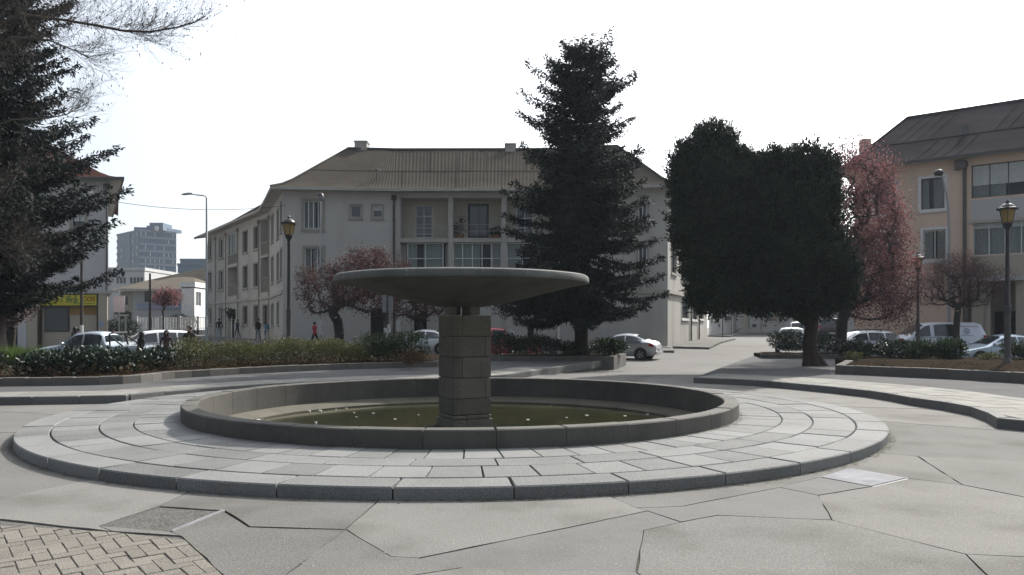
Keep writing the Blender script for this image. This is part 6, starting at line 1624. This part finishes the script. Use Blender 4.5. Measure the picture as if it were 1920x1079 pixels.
        mb = MB(); xs_ = np.linspace(sp['side'][0][0], sp['side'][-1][1], 10); mb.tube([side_pt(x, -.04, sg, .02) for x in xs_], .012, 4); mb.build('waist_trim', M['black_plastic'], T)
    mb = MB(); xr_ = st[-1, 0] - .004; mb.box(xr_ - .02, xr_ + .03, -.26, .26, .62 if kind != 'sedan' else .58, .75 if kind != 'sedan' else .69); mb.build('number_plate', M['plate'], T)
    mb = MB(); mb.box(xr_ - .05, xr_ + .14, -.78, .78, .34, .46); mb.build('bumper', M['black_plastic'] if kind != 'sedan' else pm, T)
    mb = MB(); xf = st[0, 0]; mb.box(xf - .12, xf + .03, -.62, .62, .38, .5); mb.build('bumper', M['black_plastic'], T)
    if sp.get('rack') and 'norack' not in extras:
        for sg in (1, -1):
            pts = [Vector((x, sg * (S(x)[5] - .07), S(x)[2] + .075)) for x in np.linspace(.1, sp['st'][6][0] + .1, 7)]; mb = MB(); mb.tube(pts, .02, 6); mb.build('roof_rail', M['black_plastic'], T)
        if 'bars' in extras:
            for x in (-.1, -1.0): mb = MB(); z = S(x)[2] + .11; mb.obox((x - .03, -.68, z), (.06, 0, 0), (0, 1.36, 0), (0, 0, .03)); mb.build('roof_bar', M['alloy'], T)
    if sp.get('bed'):
        mb = MB(); mb.box(-2.36, -.9, -.74, .74, 1.035, 1.075); mb.build('load_cover', M['black_plastic'], T)
        rb = MB()
        for sg in (1, -1): rb.tube([(-.95, sg * .78, 1.05), (-.86, sg * .66, 1.58), (-.98, sg * .58, 1.64)], .04, 8); rb.tube([(-.90, sg * .70, 1.50), (-1.5, sg * .80, 1.08)], .035, 8)
        rb.tube([(-.98, -.58, 1.64), (-.98, .58, 1.64)], .04, 8); rb.build('roll_bar', M['galv'] if 'chrome' in extras else M['black_plastic'], T, smooth=50)
    if 'logo' in extras:
        for sg in (1,):
            y = lambda x, v: side_pt(x, v, sg, .026)
            mb = MB(); c = y(-1.25, .45); n_ = 18; ux = Vector((1, 0, 0)); uz = (y(-1.25, .9) - y(-1.25, .1)).normalized()
            for k in range(n_):
                a0, a1 = 6.283 * k / n_, 6.283 * (k + 1) / n_
                mb.quad(*[c + ux * r_ * math.cos(a) + uz * r_ * math.sin(a) for r_, a in ((.17, a0), (.17, a1), (.11, a1), (.11, a0))])
            mb.quad(c - ux * .06 - uz * .05, c + ux * .06 - uz * .05, c + ux * .06 + uz * .05, c - ux * .06 + uz * .05); mb.build('emblem', M['blue_wall'], T)
            mb = MB(); a, b = y(-.72, .80), y(-1.95, .80); k = 22
            for j in range(k):
                if random.random() < .2: continue
                p = a.lerp(b, j / k); q = a.lerp(b, (j + .7) / k); mb.quad(p, q, q + uz * .035, p + uz * .035)
            mb.build('lettering', M['red_ink'], T)
            mb = MB(); a, b = y(-.95, .10), y(-1.6, .10)
            for j in range(14): p = a.lerp(b, j / 14); q = a.lerp(b, (j + .7) / 14); mb.quad(p, q, q + uz * .03, p + uz * .03)
            mb.build('lettering', M['sign_back'], T)
    return T
def cl(px, Y, dz=0.0): return (px_x(px, Y), Y, gz(Y) + dz)
PI = math.pi
car('pickup', 'pickup_truck', 'silver blue double cab pickup parked facing left behind the left hedge', 'pickup', cl(183, 33.2), PI, (.34, .39, .43), .45)
car('suv', 'parked_car', 'white people carrier with dark glass behind the silver blue pickup', 'car', cl(282, 38.5, -.06), PI + R(38), (.66, .67, .66), .1, scale=.98, extras=('norack',))
car('pickup', 'pickup_truck', 'dark red pickup with a chrome roll bar seen right of the pillar', 'pickup', cl(928, 42.5), PI, (.30, .03, .04), .3, extras=('chrome',))
car('sedan', 'parked_car', 'pale grey car mostly hidden by the hedge left of the pillar', 'car', cl(786, 45.5, .05), PI, (.55, .57, .58), .4)
car('sedan', 'parked_car', 'bright silver saloon with red tail lamps parked right of the tall conifer', 'car', cl(1164, 42.0, -.02), PI - R(24), (.40, .415, .43), .45, scale=.97)
car('hatch', 'parked_car', 'small light blue hatchback seen from behind above the shrubs', 'car', cl(1484, 45, .12), R(70), (.42, .49, .55), .3)
car('suv', 'parked_car', 'white off-road car behind the small light blue hatchback', 'car', cl(1503, 52, -.03), R(70), (.70, .70, .69), .05)
car('suv', 'parked_car', 'dark off-road car with red lamps between the two tree trunks', 'car', cl(1558, 54.5, .15), R(68), (.06, .05, .055), .2)
car('wagon', 'parked_car', 'silver estate car with roof bars behind the dark laurels', 'car', cl(1606, 41.5, .06), PI, (.52, .54, .57), .45, extras=('bars',))
car('van', 'parked_van', 'white delivery van with a round emblem parked before the salmon building', 'van', cl(1755, 42.2, .10), PI - R(4), (.60, .63, .70), .0, scale=.97, extras=('logo',))
car('sedan', 'parked_car', 'blue grey saloon cut off by the right edge, behind the big lamp', 'car', cl(1872, 36.8, .04), PI - R(2), (.36, .43, .50), .4)

# ================================================================ street lamps, poles, signs
def lantern_lamp(label, x, y, z0, top, base_m='iron'):
    H = top - z0; T = thing('street_lamp', label, 'street lamp', (x, y, z0), group='black lantern lamps round the square')
    mb = MB(); mb.lathe([(.16, -.1), (.16, .06), (.12, .12), (.105, .2), (.10, 1.9), (.12, 1.94), (.12, 2.0)], 14); mb.build('base', M['iron_worn'], T, smooth=40)
    mb = MB(); mb.lathe([(.10, 1.98), (.075, 2.1), (.06, H - 1.25), (.075, H - 1.2), (.06, H - 1.15), (.07, H - 1.02), (.13, H - .95), (.16, H - .84)], 14); mb.build('post', M['iron'], T, smooth=40)
    zb, zt = H - .84, H - .36
    mb = MB(); mb.lathe([(.155, zb), (.255, zt)], 6); mb.build('lantern_glass', M['lantern'], T)
    mb = MB()
    for k in range(6):
        a = k * PI / 3; mb.tube([(.16 * math.cos(a), .16 * math.sin(a), zb), (.262 * math.cos(a), .262 * math.sin(a), zt)], .012, 4)
    mb.lathe([(.12, zb - .02), (.175, zb - .01), (.17, zb + .03)], 12); mb.build('lantern_frame', M['iron'], T)
    mb = MB(); mb.lathe([(.24, zt - .01), (.34, zt), (.34, zt + .05), (.25, zt + .07), (.21, zt + .14), (.12, zt + .2), (.06, zt + .22), (.05, zt + .25), (.07, zt + .29), (.035, zt + .33), (.015, H)], 16); mb.build('lantern_cap', M['iron'], T, smooth=35)
    return T
for px, py, Y, z0, lb in ((541.5, 404, 31.5, ZL - .05, 'black street lamp with amber lantern standing in the hedge before the pale building'), (1889, 374, 26.3, ZR - .06, 'big black street lamp with worn post on the bare soil bed at the right'),
                          (1721, 472, 43.5, -.15, 'thin black street lamp with amber lantern in front of the van'), (722, 482, 46.5, 0, 'small black street lamp peeping over the left half of the bowl')):
    if px == 1721: Y, z0 = 29.2, ZR - .05
    lantern_lamp(lb, px_x(px, Y), Y, z0, px_z(py, Y)) if px != 1721 else None
# the thin one really stands in the laurels; its lantern is smaller than the big one's, so it is farther off
lantern_lamp('thin black street lamp with amber lantern in front of the white van', px_x(1721, 39.3), 39.3, -.2, px_z(472, 39.3))
def tall_light():
    Y = 46; x = px_x(387.5, Y); z0 = gz(Y); T = thing('street_light', 'tall grey street light with a short arm by the end of the pale wing', 'street light', (x, Y, z0)); H = px_z(368, Y) - z0
    mb = MB(); mb.tube([(0, 0, -.2), (0, 0, 2), (0, 0, H - .12), (-.08, 0, H), (-.25, 0, H + .03), (-1.05, 0, H + .12)], [.10, .085, .055, .045, .04, .03], 10); mb.build('post', M['galv'], T, smooth=60)
    mb = MB(); mb.lathe([(.0, -.34), (.06, -.32), (.12, -.15), (.13, .1), (.08, .3), (.0, .34)], 12); hd = mb.build('lamp_head', M['galv'], T, smooth=60); hd.rotation_euler = (0, R(83), 0); hd.location = (-1.2, 0, H + .13); hd.scale = (.55, 1, 1)
    mb = MB(); mb.lathe([(.09, 1.6), (.095, 1.75), (.09, 2.3)], 12); mb.build('sticker', M['poster'], T)
tall_light()
def globe_light():
    Y = 48.5; x = px_x(601, Y); z0 = gz(Y); T = thing('street_light', 'tall slim light pole with a globe head before the pale building', 'street light', (x, Y, z0)); H = px_z(368, Y) - z0
    mb = MB(); mb.tube([(0, 0, -.2), (0, 0, 2.2), (0, 0, H - .3)], [.085, .07, .05], 10); mb.build('post', M['galv'], T, smooth=60)
    mb = MB(); mb.lathe([(.02, -.30), (.10, -.28), (.2, -.12), (.205, -.02)], 16); mb.build('globe', M['sign_back'], T, smooth=60).location = (0, 0, H - .0)
    mb = MB(); mb.lathe([(.21, -.02), (.19, .1), (.10, .19), (.01, .21)], 16); mb.build('globe_cap', M['iron'], T, smooth=60).location = (0, 0, H)
    mb = MB(); mb.lathe([(.09, 1.0), (.092, 1.5), (.088, 2.0)], 10); mb.build('torn_poster', M['poster'], T)
globe_light()
def curved_light():
    Y = 44.0; x = px_x(1780, Y); z0 = gz(Y); T = thing('street_light', 'grey street light with a curving neck before the salmon building', 'street light', (x, Y, z0)); H = px_z(322, Y) - z0
    dx = px_x(1760, Y) - x
    pts = [(0, 0, -.2), (0, 0, 3), (-.02, 0, H - 3.2), (-.05, 0, H - 2.2), (-.16, 0, H - 1.3), (-.32, 0, H - .6), (dx + .15, 0, H - .1)]
    mb = MB(); mb.tube(pts, [.11, .09, .075, .07, .065, .06, .05], 10); mb.build('post', M['galv'], T, smooth=60)
    mb = MB(); mb.lathe([(.02, -.2), (.2, -.18), (.26, -.05), (.25, .03), (.16, .14), (.02, .17)], 14); mb.build('lamp_head', M['iron'], T, smooth=60).location = (dx, 0, H - .05)
curved_light()
def plain_pole(name, label, cat, px, Y, ptop, r, m, z0=None, sticker=False):
    x = px_x(px, Y); z0 = gz(Y) if z0 is None else z0; T = thing(name, label, cat, (x, Y, z0)); H = px_z(ptop, Y) - z0
    mb = MB(); mb.tube([(0, 0, -.3), (0, 0, H * .5), (.01, 0, H)], [r, r * .9, r * .75], 10); mb.build('pole', M[m], T, smooth=60)
    if sticker: mb = MB(); mb.lathe([(r * .97 + .006, .9), (r * .96 + .012, 1.2), (r * .95 + .006, 1.9)], 10); mb.build('torn_poster', M['poster'], T)
    return T
plain_pole('utility_pole', 'dark wooden pole with a torn white poster before the shop front', 'pole', 153, 40, 440, .085, 'brown', None, True)
tp = plain_pole('utility_pole', 'dark wooden pole rising in front of the white house', 'pole', 281, 66, 513, .11, 'brown')
plain_pole('sign_post', 'thin dark post on the far pavement of the side street', 'post', 1355, 76, 570, .05, 'iron')
plain_pole('sign_post', 'short pale post near the worn wall of the far street end', 'post', 1372, 80, 606, .09, 'cornice')
def board_sign():
    Y = 50; T = plain_pole('sign_board', 'faded pink board on a grey post before the yellowish wing', 'sign', 223.5, Y, 543, .06, 'galv'); z = lambda py: px_z(py, Y) - T.location.z; x = lambda px: px_x(px, Y) - T.location.x
    mb = MB(); mb.box(x(214.5), x(235), -.12, -.07, z(586), z(556)); mb.build('board', M['pink'], T)
    mb = MB(); mb.box(x(214), x(235.5), -.07, -.05, z(586.6), z(555.4)); mb.build('board_frame', M['galv'], T)
    mb = MB(); mb.tube([(x(216), 0, z(592)), (0, 0, z(604))], .05, 6); mb.tube([(x(216), 0, z(592)), (x(241), 0, z(592))], .05, 6); mb.tube([(x(231), .3, -.2), (x(231), .3, z(592))], .07, 8); mb.build('brace', M['galv'], T)
board_sign()
def back_sign():
    Y = 41; T = plain_pole('road_sign', 'dark sign post with a grey sheet sign seen from behind, below the bowl', 'sign', 726, Y, 549, .055, 'iron'); z = lambda py: px_z(py, Y) - T.location.z; x = lambda px: px_x(px, Y) - T.location.x
    mb = MB(); mb.box(x(716.5), x(736.5), .06, .075, z(586), z(553)); mb.build('sign_sheet', M['sign_back'], T)
    for py in (560, 579): mb = MB(); mb.box(x(717), x(736), .04, .06, z(py + 1.5), z(py)); mb.build('bracket', M['galv'], T)
    mb = MB(); mb.lathe([(.062, .9), (.066, 1.3), (.06, 1.55)], 10); mb.build('torn_poster', M['poster'], T)
    for s in (-1, 1): mb = MB(); mb.box(s * .1 - .08, s * .1 + .08, -.06, -.05, z(625), z(612) + s * .1); mb.build('torn_poster', M['poster'], T)
back_sign()
def paper():
    Y = 51.5; mb = MB(); x0, x1 = px_x(743, Y), px_x(751, Y); mb.box(x0, x1, Y - .02, Y, px_z(621, Y), px_z(598, Y)); o = mb.build('notice', M['poster']); tag(o, 'pale paper notice pasted on the wall beside the sign post', 'notice')
paper()
def cable():
    a = Vector((px_x(203, 48), 47.8, px_z(377, 48))); b = Vector((px_x(535, 50.6), 50.6, px_z(386, 50.6))); mb = MB(); pts = []
    for k in range(25): t = k / 24; p = a.lerp(b, t); p.z -= 4 * .42 * t * (1 - t); pts.append(p)
    mb.tube(pts, .016, 4); o = mb.build('cable', M['iron']); tag(o, 'thin overhead cable strung across the street from the corner building', 'cable')
cable()
def bollards():
    for px, Y, lb in ((1047, 44.2, 'short pale post seen under the conifer, beside its trunk'), ):
        plain_pole('bollard', lb, 'post', px, Y, 590, .06, 'white')
bollards()

# ================================================================ people
def person(label, px, Y, h, shirt, legs, rz=0.0, stride=.25, arms=.2, z=None, hair_long=False, cap=None, bag=None, shoes=(.03, .03, .03), slim=1.0, group='people walking beyond the hedge', ground=None):
    x = px_x(px, Y); zg = gz(Y) + (.13 if ground is None else ground); T = thing('person', label, 'person', (x, Y, zg), rz, group)
    k = h / 1.75; V = []; Rr = []; E = []
    def v(p, r, par=None):
        V.append((p[0] * k, p[1] * k, p[2] * k)); Rr.append((r[0] * k * slim, r[1] * k * slim) if isinstance(r, tuple) else (r * k * slim,) * 2)
        if par is not None: E.append((par, len(V) - 1))
        return len(V) - 1
    # forward is +y, so a person with rz = 0 walks away from the camera
    pel = v((0, 0, .95), (.155, .11)); wa = v((0, .01, 1.10), (.14, .10), pel); ch = v((0, .0, 1.30), (.165, .115), wa); nb = v((0, -.01, 1.45), (.10, .08), ch)
    nk = v((0, 0, 1.52), .055, nb); hd = v((0, .02, 1.60), (.075, .085), nk); ht = v((0, .01, 1.69), (.07, .085), hd); nose = v((0, .105, 1.60), .016, hd)
    hands = []
    for s in (-1, 1):
        hip = v((s * .095, 0, .88), .095, pel); kn = v((s * .10, s * stride * .55 + .03, .50), .062, hip); an = v((s * .10, s * stride - .02 if s > 0 else s * stride - .06, .09 + (.04 if s < 0 else 0) * (stride > .1)), .042, kn); v((s * .11, s * stride + .12 if s > 0 else s * stride + .08, .04), (.04, .03), an)
        sh = v((s * .19, -.005, 1.40), .062, ch); el = v((s * .245, -s * arms * .4 - .02, 1.13), .046, sh); wr = v((s * .25, -s * arms + .06, .90), .030, el); hn = v((s * .25, -s * arms + .08, .83), (.034, .02), wr); hands.append(V[hn])
        for q, ln in ((-.028, .055), (-.010, .075), (.010, .08), (.028, .07)): v((s * (.25 + .004), -s * arms + .085 + q, .83 - ln), .008, hn)
        v((s * .225, -s * arms + .125, .80), .009, hn)
    me = bpy.data.meshes.new('body'); me.from_pydata(V, E, []); o = link('body', me)
    md = o.modifiers.new('skin', 'SKIN'); md.branch_smoothing = .6
    for i, sv in enumerate(me.skin_vertices[0].data): sv.radius = Rr[i]; sv.use_root = (i == 0)
    sb = o.modifiers.new('sub', 'SUBSURF'); sb.levels = 1; sb.render_levels = 1
    dg = bpy.context.evaluated_depsgraph_get(); dg.update(); m2 = bpy.data.meshes.new_from_object(o.evaluated_get(dg)); bpy.data.objects.remove(o)
    m2.materials.clear()
    for mm in (cloth(shirt[0], shirt[1]), cloth(legs[0], legs[1]), M['skin'], cloth('shoe_%.2f' % shoes[0], shoes)): m2.materials.append(mm)
    mi = []
    for f in m2.polygons:
        c = f.center / k
        hand = any((Vector(hh) - f.center).length < .115 * k and c.z < .90 for hh in hands)
        mi.append(2 if c.z > 1.49 or hand else 0 if (c.z > .93 or abs(c.x) > .20 and c.z > .85) else 3 if c.z < .10 else 1)
    m2.polygons.foreach_set('material_index', mi); m2.polygons.foreach_set('use_smooth', [True] * len(mi)); m2.update()
    b = link('body', m2, T)
    mb = MB(); prof = [(.001, 1.735), (.05, 1.728), (.085, 1.70), (.102, 1.65), (.10, 1.60), (.09, 1.56)] if not hair_long else [(.001, 1.745), (.06, 1.735), (.10, 1.70), (.118, 1.64), (.12, 1.55), (.115, 1.45), (.09, 1.36), (.05, 1.33)]
    mb.lathe([(r * k, z * k) for r, z in prof[::-1]], 14, (0, -.022 * k - (.02 * k if hair_long else 0), 0)); hr = mb.build('hair', M['hair'] if not cap else cloth(*cap), b, smooth=70)
    for s in (-1, 1):
        mb = MB(); mb.lathe([(.001, -.008 * k), (.008 * k, 0), (.001, .008 * k)], 6, (s * .03 * k, .098 * k, 1.625 * k)); mb.build('eye', M['hair'], b)
    if bag:
        mb = MB(); mb.cbox(-.15 * k, .15 * k, -.30 * k, -.11 * k, 1.02 * k, 1.44 * k, .05 * k); bg = mb.build('backpack', cloth(*bag), T); tag(bg)
    return T
NAVY, BLACK, JEAN, DJ = ('navy_cloth', (.025, .028, .04)), ('black_cloth', (.018, .018, .02)), ('pale_denim', (.22, .30, .38)), ('dark_denim', (.05, .065, .10))
person('person in a dark jumper and pale jeans walking by the wing windows', 411, 64, 1.76, NAVY, JEAN, R(10), .2, .12)
person('person in a dark jacket and cap walking before the wing doorway', 445, 66.5, 1.68, ('slate_cloth', (.04, .045, .06)), DJ, R(150), .22, .15, slim=.88, cap=('brown_cap', (.12, .09, .07)))
person('person in a black jacket and jeans beside the girl in white', 484, 60.5, 1.70, BLACK, ('mid_denim', (.12, .17, .23)), R(170), .15, .1, slim=1.08)
person('long haired person in a white jacket carrying a light blue backpack', 497.5, 58.5, 1.50, ('white_cloth', (.60, .56, .60)), ('pale_denim', (.22, .30, .38)), R(60), .18, .15, hair_long=True, bag=('blue_pack', (.10, .30, .42)))
person('long haired person in a black coat standing beside the lamp post', 530, 56.5, 1.68, BLACK, BLACK, R(80), .12, .1, hair_long=True, slim=1.12)
person('person in a red jacket and black trousers striding past the plum tree', 590, 49.5, 1.68, ('red_cloth', (.42, .025, .05)), BLACK, R(-35), .34, .3)
person('heavy person in a dark coat looking over the hedge at the left', 355, 31.5, 1.74, ('coat_cloth', (.022, .020, .022)), BLACK, R(175), .08, .05, slim=1.15, ground=.18)
person('person with a reddish face at the shoulder of the heavy dark coat', 364, 32.6, 1.58, ('brown_cloth', (.05, .035, .03)), DJ, R(160), .08, .05, ground=.20)
person('dark haired person seated low against the pickup tail, left of the white car door', 264, 30.6, 1.50, BLACK, DJ, R(150), .05, .05, hair_long=True, ground=.14)
person('person in a dark printed top standing before the white people carrier', 312, 30.2, 1.54, ('plum_cloth', (.05, .025, .03)), BLACK, R(200), .05, .05, hair_long=True, ground=.14)
person('person in a striped blue and white top behind the pickup roof', 147, 41.5, 1.62, ('stripe_cloth', (.28, .28, .45)), DJ, R(90), .15, .1, ground=.10)
person('dark haired person before the shop, left of the striped top', 139, 43, 1.66, BLACK, BLACK, R(95), .15, .1, hair_long=True, ground=.08)
person('person with dark hair walking behind the pickup roll bar', 214, 43, 1.60, ('brown_cloth', (.05, .035, .03)), DJ, R(180), .15, .1, ground=.08)
# ================================================================ thin haze in the air
def haze():
    mb = MB(); mb.box(-620, 620, -620, 640, -1.6, 46); o = mb.build('haze', None); o.data.materials.clear()
    m = bpy.data.materials.new('haze_air'); m.use_nodes = True; N, L = m.node_tree.nodes, m.node_tree.links; N.clear()
    v = N.new('ShaderNodeVolumePrincipled'); v.inputs['Color'].default_value = (.80, .88, 1.0, 1); v.inputs['Density'].default_value = .00022; v.inputs['Anisotropy'].default_value = .3
    out = N.new('ShaderNodeOutputMaterial'); L.new(v.outputs[0], out.inputs['Volume']); o.data.materials.append(m); tag(o, kind='stuff')
HAZE = True
if HAZE: haze()
